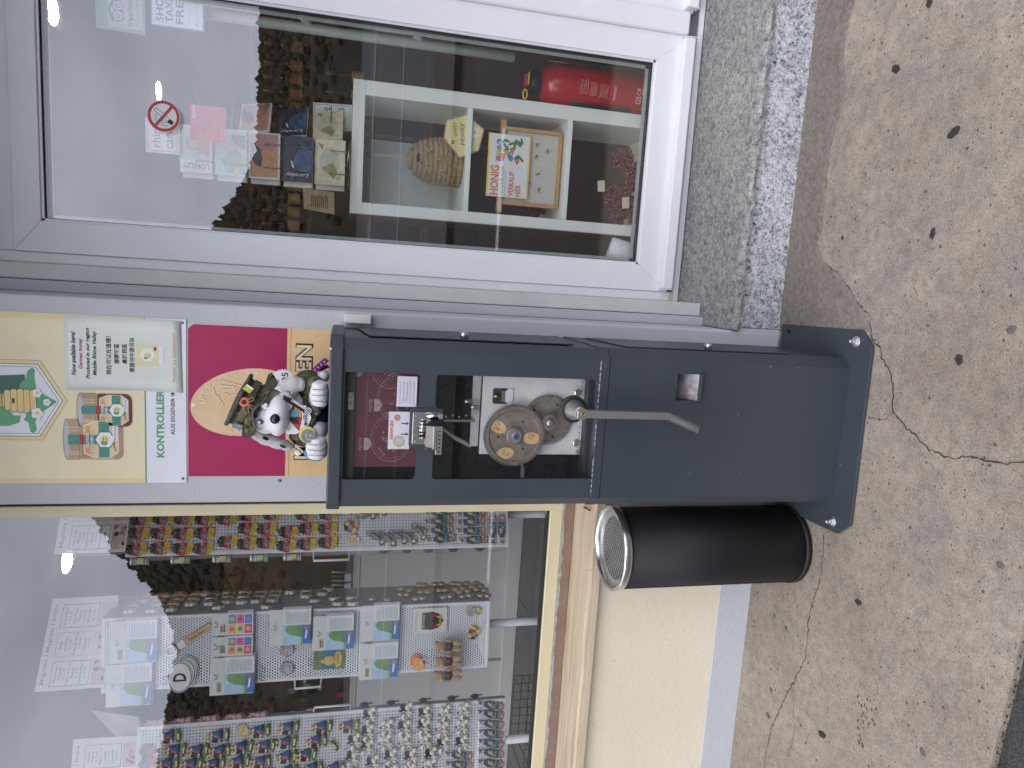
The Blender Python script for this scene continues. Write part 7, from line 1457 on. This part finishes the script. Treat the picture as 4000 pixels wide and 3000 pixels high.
for x, z, wb in KN:
    nth = sorted([q[1] for q in KN if krow(q[0]) == krow(x) and q[2] == wb], reverse=True).index(z)
    place(KW if wb else KB, ML, x, z, f'{"white" if wb else "black"} caped knight magnet, {ORD[nth]} {"white" if wb else "black"} one down in the {["rightmost", "second", "third", "fourth", "fifth"][krow(x)]} knight column', 'magnet', 'knight magnets', random.uniform(-14, 4), s=1.16)
# bottle cap magnets on the side of the middle rack
CAPM, CAPG, CAPB = gm('cap_steel', (.55, .54, .52), .3, metal=.55, bump=.1), gm('cap_gold', (.55, .30, .07), .35, metal=.25), gm('cap_bronze', (.24, .19, .10), .4, metal=.25)
def capp(name, face_, rim):
    n = 42; prof = []
    g1 = MB(); v = []
    for j, (r_, h) in enumerate(((.0245, 0), (.0225, .006), (.020, .011), (.0175, .0125))):
        for k in range(n): a = 2*math.pi*k/n; q = r_*(1+(.05 if k % 2 else -.03)*(1-j/3)); v.append((q*math.cos(a), -h, q*math.sin(a)))
    g1.add(v, [(j*n+k, j*n+(k+1) % n, (j+1)*n+(k+1) % n, (j+1)*n+k) for j in range(3) for k in range(n)], rim)
    g2 = MB().lathe([(.0175, .0125), (.0165, .0135), (.001, .0135)], (0, 0, 0), (0, -1, 0), 30, face_, cap=False)
    g3 = lumps(31, -.008, .008, -.006, .006, -.0140, 7, .0032, face_)
    return template(name, [('crimped_rim', g1), ('disc', g2), ('relief', g3)])
CG, CB = capp('cap_magnet', CAPG, CAPM), capp('cap_magnet', CAPB, CAPM)
CAP = [(.223, 2.123), (.224, 2.067), (.231, 2.015), (.222, 1.935), (.18, 2.128), (.184, 2.076), (.188, 2.022), (.184, 1.963), (.177, 1.903), (.188, 1.852), (.185, 1.793), (.182, 1.737), (.139, 2.131), (.135, 2.078), (.141, 2.019), (.138, 1.963), (.138, 1.907), (.141, 1.849), (.141, 1.797), (.137, 1.739), (.094, 2.075), (.097, 2.022), (.093, 1.965), (.092, 1.902), (.098, 1.847), (.091, 1.795), (.095, 1.746), (.046, 2.08), (.05, 1.868), (.036, 1.706), (.173, 1.633), (.175, 1.574), (.124, 1.574), (.201, 1.494), (.142, 1.514), (.076, 1.541), (.087, 1.469), (.037, 1.457), (.088, 1.41), (.03, 1.405), (.14, 1.685), (.18, 1.685), (.095, 1.69), (.05, 2.15), (.10, 2.15), (.05, 2.02)]
def ccol(x): return 0 if x < .065 else 1 if x < .115 else 2 if x < .16 else 3 if x < .21 else 4
for x, z in CAP:
    nth = sorted([q[1] for q in CAP if ccol(q[0]) == ccol(x)], reverse=True).index(z)
    place(CG if z > 1.93 else CB, MS, min(x, .185), z, f'{"gold" if z > 1.93 else "bronze"} bottle cap magnet, {ORD[nth]} down in the {["front", "second", "third", "fourth", "rearmost"][ccol(x)]} column on the middle rack side', 'magnet', 'bottle cap magnets', s=.92)
g1 = MB().lathe([(.0125, 0), (.0125, .006), (.011, .0075)], (0, 0, 0), (0, -1, 0), 18, CAPM); g2 = MB().lathe([(.0105, .0075), (.009, .009), (.001, .0095)], (0, 0, 0), (0, -1, 0), 18, GOLD, cap=False)
GCP = template('gold_coin_magnet', [('rim', g1), ('coin', g2)])
GC_ = [(.061, 1.334), (.045, 1.278), (.158, 1.218), (.135, 1.19), (.199, 1.146), (.186, 1.127), (.202, 1.084), (.189, 1.058), (.203, 1.01), (.181, .989), (.187, .956), (.183, .918), (.042, 1.176), (.048, 1.149), (.112, 1.149), (.109, 1.122), (.122, 1.077), (.12, 1.053), (.124, 1.012), (.131, .983), (.146, .942), (.151, .906), (.047, 1.07), (.053, 1.043), (.048, .997), (.053, .969), (.048, .926), (.045, .9), (.095, 1.003), (.1, .968), (.115, .931), (.102, .899), (.093, 1.226), (.09, 1.204)]
for i, (x, z) in enumerate(sorted(GC_, key=lambda q: (-q[1]))):
    cc_ = lambda q: 0 if q < .075 else 1 if q < .128 else 2
    nth = sorted([q[1] for q in GC_ if cc_(q[0]) == cc_(x)], reverse=True).index(z)
    place(GCP, MS, min(x, .19), z, f'gold coin magnet, {ORD[nth]} down in the {["front", "middle", "rear"][cc_(x)]} column low on the middle rack side', 'magnet', 'gold coin magnets', s=1.25)
# glass jar magnets on the left edge of the right rack, pink figures on the right edge of the left rack
JG = gm('jar_glass', (.20, .23, .23), .1, metal=.3, bump=0); JL = gm('jar_label', (.55, .52, .12), .4)
g1 = MB().lathe([(.012, -.028), (.0135, -.024), (.0135, .018), (.011, .022)], (0, 0, 0), (0, 0, 1), 18, JG); 
for z in (-.026, -.019, .012, .018): g1.lathe([(.0142, z-.0012), (.0142, z+.0012)], (0, 0, 0), (0, 0, 1), 18, CAPM)
g2 = MB().lathe([(.0125, .022), (.0135, .024), (.0135, .030), (.012, .031)], (0, 0, 0), (0, 0, 1), 18, CAPM); g3 = MB().box(-.007, .007, -.0145, -.0132, -.012, .006, JL)
JP = template('jar_magnet', [('glass', g1), ('lid', g2), ('label', g3)])
for i, z in enumerate((2.10, 1.975, 1.845, 1.725, 1.615)): place(JP, MR, -.013, z, f'glass jar magnet on the left edge of the right rack, {ORD[i]} from top', 'magnet', 'jar magnets', y=.02)
PK, CRM, BRN = gm('figure_pink', (.55, .30, .36)), gm('figure_cream', (.55, .42, .26)), gm('figure_brown', (.30, .15, .08))
g1 = MB(); g1.ball((0, -.006, .006), (.010, .010, .012), 10, 8, PK); g1.lathe([(.014, -.022), (.008, -.004)], (0, -.006, 0), (0, 0, 1), 12, PK); g2 = MB(); g2.ball((0, -.008, .020), .007, 10, 8, CRM); g2.ball((0, -.008, -.026), (.010, .008, .006), 10, 7, BRN); g3 = MB(); g3.plate([(-.002, .022), (.008, .036), (.012, .030), (.004, .022)], -.010, .004, PK); g3.plate([(-.002, .024), (-.010, .036), (-.012, .028), (-.004, .022)], -.009, .004, PK)
FP = template('pink_figure_magnet', [('dress', g1), ('head', g2), ('bow', g3)])
MLS = ML @ Matrix.Rotation(rad(90), 4, 'Z')
for i, z in enumerate((2.06, 1.97, 1.885, 1.80, 1.72)): place(FP, MLS, .012, z, f'pink figurine magnet on the right edge of the left rack, {ORD[i]} from the top', 'magnet', 'figurine magnets', y=0)
g1 = MB().ball((0, -.006, .0), (.008, .009, .016), 10, 8, MBLK); g2 = MB().tube([(0, -.006, .02), (.004, -.008, -.03)], .003, 6, PEW)
DK = template('dark_figure_magnet', [('body', g1), ('staff', g2)])
for i, z in enumerate((1.35, 1.25, 1.13, 1.02, .93)): place(DK, MLS, .025, z, f'dark knight figurine magnet on the right edge of the left rack, {ORD[i]} from the top', 'magnet', 'dark figurine magnets', y=-.002)
for i, z in enumerate((1.30, 1.22, 1.14, 1.05, .95)): place(DK, MR, -.004, z, f'dark magnet peeking over the right rack left edge, {ORD[i]} from the top', 'magnet', 'dark edge magnets', y=.03)
# ================================================================ goods on the front of the middle rack
def local_thing(name, label, cat, Mx, x, z, y=-.002, group=None):
    e = thing(name, label, cat, Mx @ Vector((x, y, z)), group); return e
def lput(g, name, parent, Mx):
    o = g.build(name); o.data.transform(Mx); attach(o, parent); return o
def hook(parent, x, z):
    lput(MB().tube([(x-.009, -.003, z+.010), (x-.009, -.020, z+.006), (x-.004, -.030, z-.006), (x+.004, -.030, z-.006), (x+.009, -.020, z+.006), (x+.009, -.003, z+.010)], .0013, 6, WIRE), 'hook', parent, MM_)
PSKY, PROCK, PWAT, PTXT = pr('leaflet_sky', (.42, .58, .74), .15), pr('leaflet_rock', (.16, .30, .10), .3), pr('leaflet_water', (.05, .17, .48), .12), pr('leaflet_white', (.74, .75, .75), .03)
LEAFT = pr('leaflet_print', (.38, .40, .44))
def leaflet(x0, x1, z1, z0, label, k):
    t_ = local_thing('leaflet_pack', label, 'leaflet', MM_, (x0+x1)/2, z0, -.02, 'leaflet packs on the middle rack'); y = -.022
    w_, h = x1-x0, z1-z0; zc = z1-h*.30
    for q in range(4): lput(MB().box(x0+.002*q, x1+.002*q, y+.003*q, y+.003*q+.0012, z0-.001*q, zc-.002, PTXT), 'leaflet', t_, MM_)
    lput(MB().box(x0, x1, y-.001, y, zc-.004, z1, pr('header_card', (.66, .67, .64))), 'header', t_, MM_)
    g = MB(); yy = y-.0008; g.plate(rect(x0, x0+w_*.56, z0, zc-.004), yy, .0004, PSKY); g.plate(rect(x0+w_*.02, x0+w_*.55, z0, z0+(zc-z0)*.30), yy-.0003, .0003, PWAT)
    g.plate([(x0+w_*.20, z0+(zc-z0)*.28), (x0+w_*.55, z0+(zc-z0)*.28), (x0+w_*.55, z0+(zc-z0)*.80), (x0+w_*.46, z0+(zc-z0)*.88), (x0+w_*.36, z0+(zc-z0)*.84), (x0+w_*.28, z0+(zc-z0)*.70), (x0+w_*.24, z0+(zc-z0)*.45)], yy-.0006, .0003, PROCK); g.plate(rect(x0, x0+w_*.2, z0+(zc-z0)*.26, z0+(zc-z0)*.34), yy-.0007, .0003, pr('leaflet_meadow', (.25, .45, .12)))
    g.plate([(x0+w_*.16, z0+(zc-z0)*.2), (x0+w_*.42, z0+(zc-z0)*.17), (x0+w_*.40, z0+(zc-z0)*.11), (x0+w_*.18, z0+(zc-z0)*.14)], yy-.0008, .0003, HWHITE); g.plate(ell(x0+w_*.47, z0+(zc-z0)*.14, w_*.05, w_*.06, 12), yy-.0008, .0003, pr('crest', (.55, .22, .06))); g.plate(rect(x0+w_*.33, x0+w_*.36, z0+(zc-z0)*.84, z0+(zc-z0)*.92), yy-.0006, .0003, HWHITE)
    lput(g, 'cover_print', t_, MM_)
    g = MB(); lines_block(g, x0+w_*.60, x1-w_*.03, z0+(zc-z0)*.06, zc-.012, yy, 16, LEAFT, .4); lput(g, 'text_print', t_, MM_)
    if k % 2: g = MB().box(x0+w_*.08, x0+w_*.36, y-.0018, y-.001, zc+.004, zc+.022, pr('price_label', (.62, .52, .40))); lines_block(g, x0+w_*.1, x0+w_*.34, zc+.007, zc+.019, y-.0022, 2, INK); lput(g, 'price_label', t_, MM_)
    hook(t_, (x0+x1)/2, z1-.018)
LF = [(.109, .254, 2.189, 2.048, 'leaflet pack with green rock picture hanging at the top right of the middle rack'), (-.039, .106, 2.202, 2.062, 'leaflet pack with green rock picture hanging at the top left of the middle rack'), (-.024, .108, 1.879, 1.735, 'leaflet pack left of the small colourful card packs on the middle rack'), (.140, .268, 1.688, 1.549, 'leaflet pack right of the round silver magnets on the middle rack'), (.113, .238, 1.54, 1.401, 'leaflet pack beside the mermaid magnet on the middle rack'), (.137, .269, 1.375, 1.239, 'right one of the lowest two leaflet packs on the middle rack'), (-.005, .128, 1.376, 1.24, 'left one of the lowest two leaflet packs on the middle rack')]
for k, (x0, x1, z1, z0, lb) in enumerate(LF): leaflet(x0, x1, z1, z0, lb, k+1)
for k, (x0, x1, lb) in enumerate(((.113, .181, 'left colourful six-picture card pack on the middle rack'), (.187, .263, 'right colourful six-picture card pack on the middle rack'))):
    z0, z1 = 1.742, 1.876; t_ = local_thing('picture_pack', lb, 'card pack', MM_, (x0+x1)/2, z0, -.02, 'six-picture packs'); y = -.02
    for q in range(5): lput(MB().box(x0+.0015*q, x1+.0015*q, y+.003*q, y+.003*q+.0015, z0, z0+.085, PTXT), 'card', t_, MM_)
    lput(MB().box(x0, x1, y-.001, y, z0+.083, z1, pr('header_card', (.66, .67, .64))), 'header', t_, MM_); g = MB(); cs = [(.55, .06, .25), (.70, .55, .06), (.75, .40, .08), (.10, .20, .50), (.65, .15, .30), (.15, .25, .55)]
    for i in range(2):
        for j in range(3): a = x0+.004+i*(x1-x0-.006)/2; b_ = z0+.004+j*.026; g.plate(rect(a, a+(x1-x0-.012)/2, b_, b_+.024), y-.0006, .0004, pr(f'pack_{i}{j}', cs[i*3+j], .3)); g.plate(ell(a+.016, b_+.012, .008, .008, 10), y-.0009, .0003, pr(f'pack_d{i}{j}', cs[(i*3+j+2) % 6], .3))
    lput(g, 'pictures', t_, MM_); g = MB().box(x0+.01, x0+.04, y-.0018, y-.001, z0+.088, z0+.108, pr('price_label', (.62, .52, .40))); lines_block(g, x0+.012, x0+.038, z0+.09, z0+.106, y-.0022, 3, INK); lput(g, 'price_label', t_, MM_); hook(t_, (x0+x1)/2, z1-.014)
# oval D sticker
t_ = local_thing('oval_sticker', 'white oval country sticker with a black letter D on the middle rack', 'sticker', MM_, .046, 1.94, -.012)
for k, (dx, dz) in enumerate(((.016, -.018), (.008, -.010), (0, 0))):
    lput(MB().plate(ell(.046+dx, 1.976+dz, .054, .040, 36), -.008-.004*k, .001, HWHITE), 'oval', t_, MM_); g = MB(); n = 36; o_, i_ = ell(.046+dx, 1.976+dz, .0515, .0378, n), ell(.046+dx, 1.976+dz, .049, .0352, n); yy = -.0084-.004*k
    g.add([(a, yy, b_) for a, b_ in o_]+[(a, yy, b_) for a, b_ in i_], [(q, (q+1) % n, n+(q+1) % n, n+q) for q in range(n)], INK); lput(g, 'oval_line', t_, MM_)
text('D', .046, 1.976, -.0166, .030, .042, INK, t_, M=MM_, bold=.03); hook(t_, .035, 2.018)
# wooden bottle opener
t_ = local_thing('wooden_opener', 'bottle opener with light wooden handle hanging slanted on the middle rack', 'opener', MM_, .2, 1.89, -.008); a0, a1 = Vector((.150, 0, 1.985)), Vector((.214, 0, 1.888)); d = (a1-a0).normalized(); n_ = Vector((-d.z, 0, d.x))
pts = [a0+n_*.010, a1+n_*.012, a1+d*.010+n_*.008, a1+d*.013, a1+d*.010-n_*.008, a1-n_*.012, a0-n_*.010]; lput(MB().plate([(p_.x, p_.z) for p_ in pts], -.012, .010, mat('beech_wood', (.56, .38, .19), .5, var=.12, vs_=50)), 'handle', t_, MM_)
hc = a0-d*.024; lput(MB().tube([(hc.x+.017*math.cos(k*.5236), -.007, hc.z+.019*math.sin(k*.5236)) for k in range(13)], .0052, 8, gm('opener_grey', (.42, .42, .40), .35, metal=.7, bump=.1), cap=False), 'opener_head', t_, MM_); lput(MB().plate([((a0+n_*.013+d*.004).x, (a0+n_*.013+d*.004).z), ((a0+n_*.013+d*.028).x, (a0+n_*.013+d*.028).z), ((a0-n_*.012+d*.026).x, (a0-n_*.012+d*.026).z), ((a0-n_*.012+d*.002).x, (a0-n_*.012+d*.002).z)], -.0135, .001, HWHITE), 'price_label', t_, MM_)
text('Rhine River', (a0+d*.072).x, (a0+d*.072).z, -.0126, .062, .011, mat('dark_brand_ink', (.05, .03, .02), .7), t_, math.degrees(math.atan2(d.z, d.x)), shear=.3, M=MM_)
# round silver magnets
g1 = MB().lathe([(.022, 0), (.022, .004), (.019, .0055), (.018, .0045), (.001, .0045)], (0, 0, 0), (0, -1, 0), 30, gm('tin', (.36, .37, .36), .35, metal=.6), cap=False)
for k in range(12): g1.ball((.0235*math.cos(k*.5236), -.003, .0235*math.sin(k*.5236)), .0035, 6, 5, (gm('tin_dark', (.12, .12, .12), .4), gm('tin_red', (.4, .1, .08)), gm('tin_blue', (.2, .35, .5)))[k % 3])
g2 = lumps(41, -.006, .006, -.008, .009, -.006, 8, .004, gm('tin_light', (.46, .47, .45), .35, metal=.5)); TP = template('round_tin_magnet', [('disc', g1), ('figure_relief', g2)])
place(TP, MM_, .116, 1.628, 'right round silver figure magnet on the middle rack', 'magnet', 'round silver magnets'); place(TP, MM_, .048, 1.627, 'left round silver figure magnet on the middle rack', 'magnet', 'round silver magnets')
# mermaid picture magnet in a bag
t_ = local_thing('mermaid_magnet', 'blue and gold bagged figure magnet left of the fifth leaflet on the middle rack', 'magnet', MM_, .071, 1.43, -.006)
lput(MB().plate(rect(.036, .108, 1.43, 1.535), -.006, .003, pr('bag_green', (.22, .28, .10), .3)), 'bag_card', t_, MM_); g = MB(); g.plate(rect(.040, .104, 1.452, 1.508), -.0075, .001, pr('sea_blue', (.05, .22, .45), .2)); lput(g, 'picture', t_, MM_); g = MB(); g.ball((.070, -.010, 1.482), (.018, .004, .022), 14, 10, gm('figure_gold', (.62, .46, .14), .4)); g.ball((.070, -.011, 1.503), (.008, .004, .009), 10, 8, gm('figure_gold', (.62, .46, .14), .4)); g.plate(ell(.072, 1.452, .030, .014, 22), -.009, .002, gm('figure_gold', (.62, .46, .14), .4)); lput(g, 'figure', t_, MM_)
text('Loreley', .073, 1.452, -.0096, .036, .011, BROWNL, t_, M=MM_, shear=.2); lput(MB().plate(rect(.034, .110, 1.43, 1.545), -.0155, .0003, FILM), 'bag', t_, MM_); hook(t_, .07, 1.545)
# Germany patch
t_ = local_thing('patch_pack', 'black red and gold Germany shield patch on a white card low on the middle rack', 'patch', MM_, .196, 1.062, -.008)
lput(MB().plate(rect(.150, .244, 1.062, 1.188), -.008, .002, pr('patch_card', (.70, .70, .68))), 'card', t_, MM_); SH = [(.166, 1.155), (.226, 1.155), (.230, 1.120), (.222, 1.094), (.196, 1.074), (.170, 1.094), (.162, 1.120)]; cx, cz = .196, 1.118
lput(MB().plate(SH, -.0105, .002, gm('patch_black', (.02, .02, .02))), 'shield', t_, MM_); g = MB(); S2 = lambda s_, z0, z1: [(cx+(a-cx)*s_, max(z0, min(z1, cz+(b_-cz)*s_))) for a, b_ in SH]
for z0, z1, m_ in ((1.118, 1.143, MBLK), (1.100, 1.118, MRED), (1.070, 1.100, MYEL)): g.plate(rect(.171 if z0 > 1.09 else .178, .221 if z0 > 1.09 else .214, max(z0, 1.083), z1), -.0115, .001, m_)
g.plate([(.186, 1.092), (.206, 1.092), (.214, 1.118), (.204, 1.112), (.198, 1.128), (.194, 1.128), (.188, 1.112), (.178, 1.118)], -.0122, .0008, INK); lput(g, 'flag_bands', t_, MM_)
text('DEUTSCHLAND', .196, 1.149, -.0112, .052, .008, HWHITE, t_, M=MM_); text('GERMANY', .196, 1.088, -.0128, .030, .008, INK, t_, M=MM_); text('PREMIUM PATCH', .196, 1.176, -.0086, .07, .008, pr('peach_ink', (.7, .42, .22)), t_, M=MM_); lput(MB().plate(rect(.148, .246, 1.058, 1.192), -.0145, .0003, FILM), 'bag', t_, MM_)
# key rings: red tag, bears, gold opener
t_ = local_thing('red_keyring', 'orange red tag key ring bundle on the middle rack above the teddy bears', 'key ring', MM_, .048, 1.14, -.012); g = MB()
for k in range(4): g.plate(ell(.048-.004*k, 1.172-.003*k, .026, .020, 20, tilt=10*k), -.008-.003*k, .002, gm('tag_red', (.62, .13, .06), .4) if k % 2 == 0 else gm('tag_orange', (.70, .30, .05), .4))
lput(g, 'tags', t_, MM_); lput(MB().tube([(.048+.013*math.cos(k*.5236), -.022, 1.140+.013*math.sin(k*.5236)) for k in range(13)], .0018, 6, CAPM, cap=False), 'ring', t_, MM_)
FURT, FURC, NAVY = mat('tan_bear_plush', (.52, .34, .17), .95, var=.15, vs_=80, bump=.8, bs=400, sheen=.3), mat('cream_bear_plush', (.72, .62, .48), .95, bump=.6, bs=400), mat('navy_shirt', (.012, .014, .035), .9, var=.15)
for i, (x, lb) in enumerate(((.108, 'right'), (.055, 'middle'), (.004, 'left'))):
    t_ = local_thing('teddy_keyring', f'{lb} of the three small tan teddy bears in navy shirts on the middle rack', 'plush toy', MM_, x, .99, -.03, 'teddy bear key rings'); y = -.028-.006*i; z = 1.052
    P = lambda a, b_, c: tuple(MM_ @ Vector((x+a, y+b_, z+c)))
    blend([(P(0, 0, 0), (.020, .016, .024)), (P(-.004, -.004, .033), (.019, .017, .018)), (P(-.010, -.014, .028), (.010, .010, .008)), (P(-.018, 0, .047), (.007, .005, .007)), (P(.012, 0, .049), (.007, .005, .007)), (P(-.012, -.010, -.030), (.010, .011, .018)), (P(.012, -.010, -.030), (.010, .011, .018)), (P(-.021, -.008, .004), (.008, .008, .014)), (P(.021, -.008, .004), (.008, .008, .014))], 'body', FURT, .0028, 3, t_)
    blend([(P(0, -.001, .001), (.0225, .0185, .019)), (P(-.018, -.005, .008), (.0095, .0095, .010)), (P(.018, -.005, .008), (.0095, .0095, .010))], 'shirt', NAVY, .0028, 2, t_)
    g = MB(); g.ball(P(-.013, -.021, .029), (.0065, .006, .0055), 10, 8, FURC); g.build('muzzle', None, t_); g = MB(); g.ball(P(-.014, -.027, .031), .002, 8, 6, NOSEB); g.ball(P(-.010, -.019, .039), .0016, 6, 5, NOSEB); g.ball(P(.001, -.020, .039), .0016, 6, 5, NOSEB); g.build('eyes_and_nose', None, t_)
    g = MB(); g.ball(P(.003, -.0185, .006), (.006, .002, .005), 10, 7, MRED); g.build('shirt_heart', None, t_)
    lput(MB().tube([(x, -.03, 1.10), (x+.006, -.028, 1.115), (.05, -.022, 1.132)], .0012, 5, CAPM), 'chain', t_, MM_)
t_ = local_thing('gold_opener', 'round gold bottle opener magnet at the lower right of the middle rack', 'opener', MM_, .222, .93, -.004); lput(MB().lathe([(.0195, 0), (.0195, .005), (.0165, .006), (.0155, .0045)], (.222, -.002, .972), (0, -1, 0), 28, GOLD), 'ring', t_, MM_); lput(MB().lathe([(.0155, .0045), (.001, .0047)], (.222, -.002, .972), (0, -1, 0), 24, MBLU, cap=False), 'picture', t_, MM_); lput(MB().tube([(.210, -.005, .956), (.208, -.005, .942), (.214, -.005, .934), (.230, -.005, .934), (.236, -.005, .942), (.234, -.005, .956)], .0035, 7, GOLD), 'opener_loop', t_, MM_)
t_ = local_thing('wire_hook', 'bare wire hook left of the round silver magnets on the middle rack', 'hook', MM_, .048, 1.70, -.004)
for dx in (-.018, .014): hook(t_, .044+dx, 1.705)

# ================================================================ paper price signs on the racks
GREYH = mat('grey_heading_ink', (.16, .14, .15), .6); PINKP = pr('photo_pink', (.62, .42, .38), .3)
def price_sign(label, P0, ang, z0, boxes, header, w_=.297, h=.210, left=True):
    Mx = Matrix.Translation((P0[0], P0[1], z0)) @ Matrix.Rotation(rad(ang), 4, 'Z') @ Matrix.Rotation(rad(-4), 4, 'X'); x0 = 0 if left else -w_
    t_ = thing('price_sign', label, 'sign', (P0[0], P0[1], z0), 'paper price signs on the racks')
    lput(MB().box(x0, x0+w_, 0, .0008, 0, h, pr('sign_paper', (.70, .71, .67), .04)), 'sheet', t_, Mx)
    text(header, x0+w_*.5, h-.018, -.0005, w_*.86, .016, GREYH, t_, M=Mx, bold=.01)
    for k, (lines, c_) in enumerate(boxes):
        bx0, bx1 = x0+.012+k*(w_-.02)/3, x0+.012+k*(w_-.02)/3+.078; g = MB()
        for (a, b_, c, d) in ((bx0, bx1, .052, .0535), (bx0, bx1, h-.0415, h-.04), (bx0, bx0+.0015, .052, h-.04), (bx1-.0015, bx1, .052, h-.04)): g.plate(rect(a, b_, c, d), -.0004, .0003, c_)
        lput(g, 'price_box', t_, Mx); n = len(lines)
        for j, s_ in enumerate(lines): text(s_, (bx0+bx1)/2, h-.050-(j+.3)*(h-.108)/n, -.0006, min(.070, .0046*len(s_)+.006), .0085, REDI if '€' in s_ else INK, t_, M=Mx)
        g = MB(); g.plate(rect(bx0-.002, bx1+.002, .004, .047), -.0004, .0003, PINKP); rg = random.Random(k+5)
        for q in range(9): g.plate(ell(bx0+.008+.062*rg.random(), .010+.031*rg.random(), .0065*rg.uniform(.7, 1.3), .006*rg.uniform(.6, 1.4), 10, tilt=rg.uniform(0, 90)), -.0006-q*1e-5, .0002, (MBLK, MRED, gm('photo_brown', (.25, .15, .1)), gm('photo_grey', (.3, .3, .32)), pr('photo_skin', (.6, .4, .3)))[q % 5])
        lput(g, 'photo_strip', t_, Mx)
DE = (['Magnet aus', 'Metall', '€ 5,90', 'Magnet nicht aus', 'Metall', '€ 4,90', 'Schlüsselanhänger', '€ 6,90'], INK); ES = (['Imán', 'metálico', '€ 5,90', 'Imán sin metal', '€ 4,90', 'Llavero', '€ 6,90'], pr('box_rose', (.55, .25, .25))); EN = (['Metal Magnet', '€ 5,90', 'Non Metal', 'Magnet', '€ 4,90', 'Keychain', '€ 6,90'], INK); EN2 = (['Metal', 'Magnet', '€ 5,90', 'Magnet - no', 'metal', '€ 4,90', 'Keychain', '€ 6,90'], INK)
price_sign('paper magnet price sign above the right rack, partly behind the window frame', (-.945, .25), 30, 2.135, [DE, ES, EN], 'Magnete / Magnets / Imáns')
price_sign('paper magnet price sign with three boxes above the middle rack', (-1.414, .25), 35, 2.205, [DE, ES, EN], 'Magnete / Magnets / Imáns')
price_sign('paper magnet price sign above the left rack, cut by the picture edge', (-1.655, .335), 16, 2.125, [DE, ES, EN2], 'Magnete / Magnets / Imáns', left=False)
def fold_sheet(pts, label):
    o = MB().add(pts, [(0, 1, 2, 3)], pr('sign_back', (.62, .63, .60), .06)).build('folded_sheet'); s_ = o.modifiers.new('t', 'SOLIDIFY'); s_.thickness = .001; tag(o, label, 'paper'); base_origin(o)
fold_sheet([(-1.665, .36, 2.12), (-1.66, .345, 2.20), (-1.60, .42, 2.30), (-1.625, .40, 2.14)], 'blank curled back sheet standing beside the left price sign')
fold_sheet([(-.955, .26, 2.14), (-.955, .26, 2.30), (-1.00, .36, 2.345), (-.985, .36, 2.15)], 'blank slanted back sheet left of the right price sign, lit by a lamp')

# ================================================================ darker goods behind the partition
for (x0, x1, z0, z1, y, c_, lb, nm) in ((-3.0, -1.75, 1.40, 2.15, 2.3, (.085, .055, .04), 'brown pegboard wall panel behind the left gap between racks', 'pegboard'), (-1.72, -1.0, 1.40, 1.9, 2.5, (.06, .038, .025), 'dark brown wooden board behind the right gap between racks', 'wood_panel')):
    o = MB().box(x0, x1, y, y+.03, z0-1.2, z1, mat(nm+'_brown', c_, .7, var=.25, vs_=14)).build(nm); tag(o, lb, 'panel'); base_origin(o)
t_ = thing('pen_display', 'small clear stand of pens behind the partition between right and middle racks', 'display', (-1.62, 1.4, 1.385))
MB().box(-1.72, -1.52, 1.35, 1.45, 1.19, 1.40, mat('display_dark', (.06, .05, .05), .5)).build('box', None, t_)
for k in range(9): MB().tube([(-1.71+k*.023, 1.37, 1.40), (-1.71+k*.023, 1.38, 1.49)], .004, 6, (CAPM, mat('pen_teal', (.1, .3, .4), .4), mat('pen_white', (.6, .6, .6), .4))[k % 3]).build('pen', None, t_)
for k in range(4): MB().box(-1.72+k*.052, -1.68+k*.052, 1.345, 1.349, 1.393, 1.425, PTXT).build('price_card', None, t_)
t_ = thing('key_ring_hooks', 'dark hooks of key rings and trinkets behind the partition left of the middle rack', 'trinkets', (-2.15, 1.5, 1.40)); rg = random.Random(77)
MB().box(-2.45, -1.85, 1.5, 1.53, .75, 1.72, DARKW).build('hook_board', None, t_)
for k in range(26):
    x, z = rg.uniform(-2.42, -1.9), rg.uniform(1.40, 1.68); MB().ball((x, 1.47, z), (rg.uniform(.008, .02), .01, rg.uniform(.01, .035)), 8, 6, (MRED, MBLU, CAPM, gm('trinket_brown', (.2, .1, .05)), MYEL, PEW)[k % 6]).build('trinket', None, t_)
t_ = thing('oval_plate', 'dark oval decorated plate hanging behind the left gap between racks', 'plate', (-2.35, 2.28, 1.72)); MB().lathe([(.15, 0), (.16, .01), (.15, .018), (.12, .012), (.001, .010)], (-2.35, 2.295, 1.86), (0, -1, 0), 36, mat('plate_glaze', (.05, .045, .03), .25, var=.7, vs_=25, c2=(.12, .10, .06)), cap=False).build('dish', None, t_)
# wire basket at the lower left
t_ = thing('wire_basket', 'dark wire basket on the tiles at the lower left of the shop window', 'basket', (-1.95, .62, .552)); WB = mat('dark_wire', (.08, .08, .08), .4, metal=.6)
for k in range(9): g = MB(); x = -2.10+k*.04; g.tube([(x, .50, .66), (x, .50, .555), (x, .74, .555), (x, .74, .66)], .0018, 5, WB); g.build('wire', None, t_)
for z in (.56, .59, .625, .66): g = MB(); g.tube([(-2.10, .50, z), (-1.78, .50, z), (-1.78, .74, z), (-2.10, .74, z), (-2.10, .50, z)], .002, 5, WB); g.build('wire', None, t_)
for y in (.55, .60, .65, .70): MB().tube([(-2.10, y, .557), (-1.78, y, .557)], .0018, 5, WB).build('wire', None, t_)
for o in bpy.data.objects:
    if 'n' in o.keys(): del o['n']
for o in list(bpy.data.meshes):
    if o.users == 0: bpy.data.meshes.remove(o)
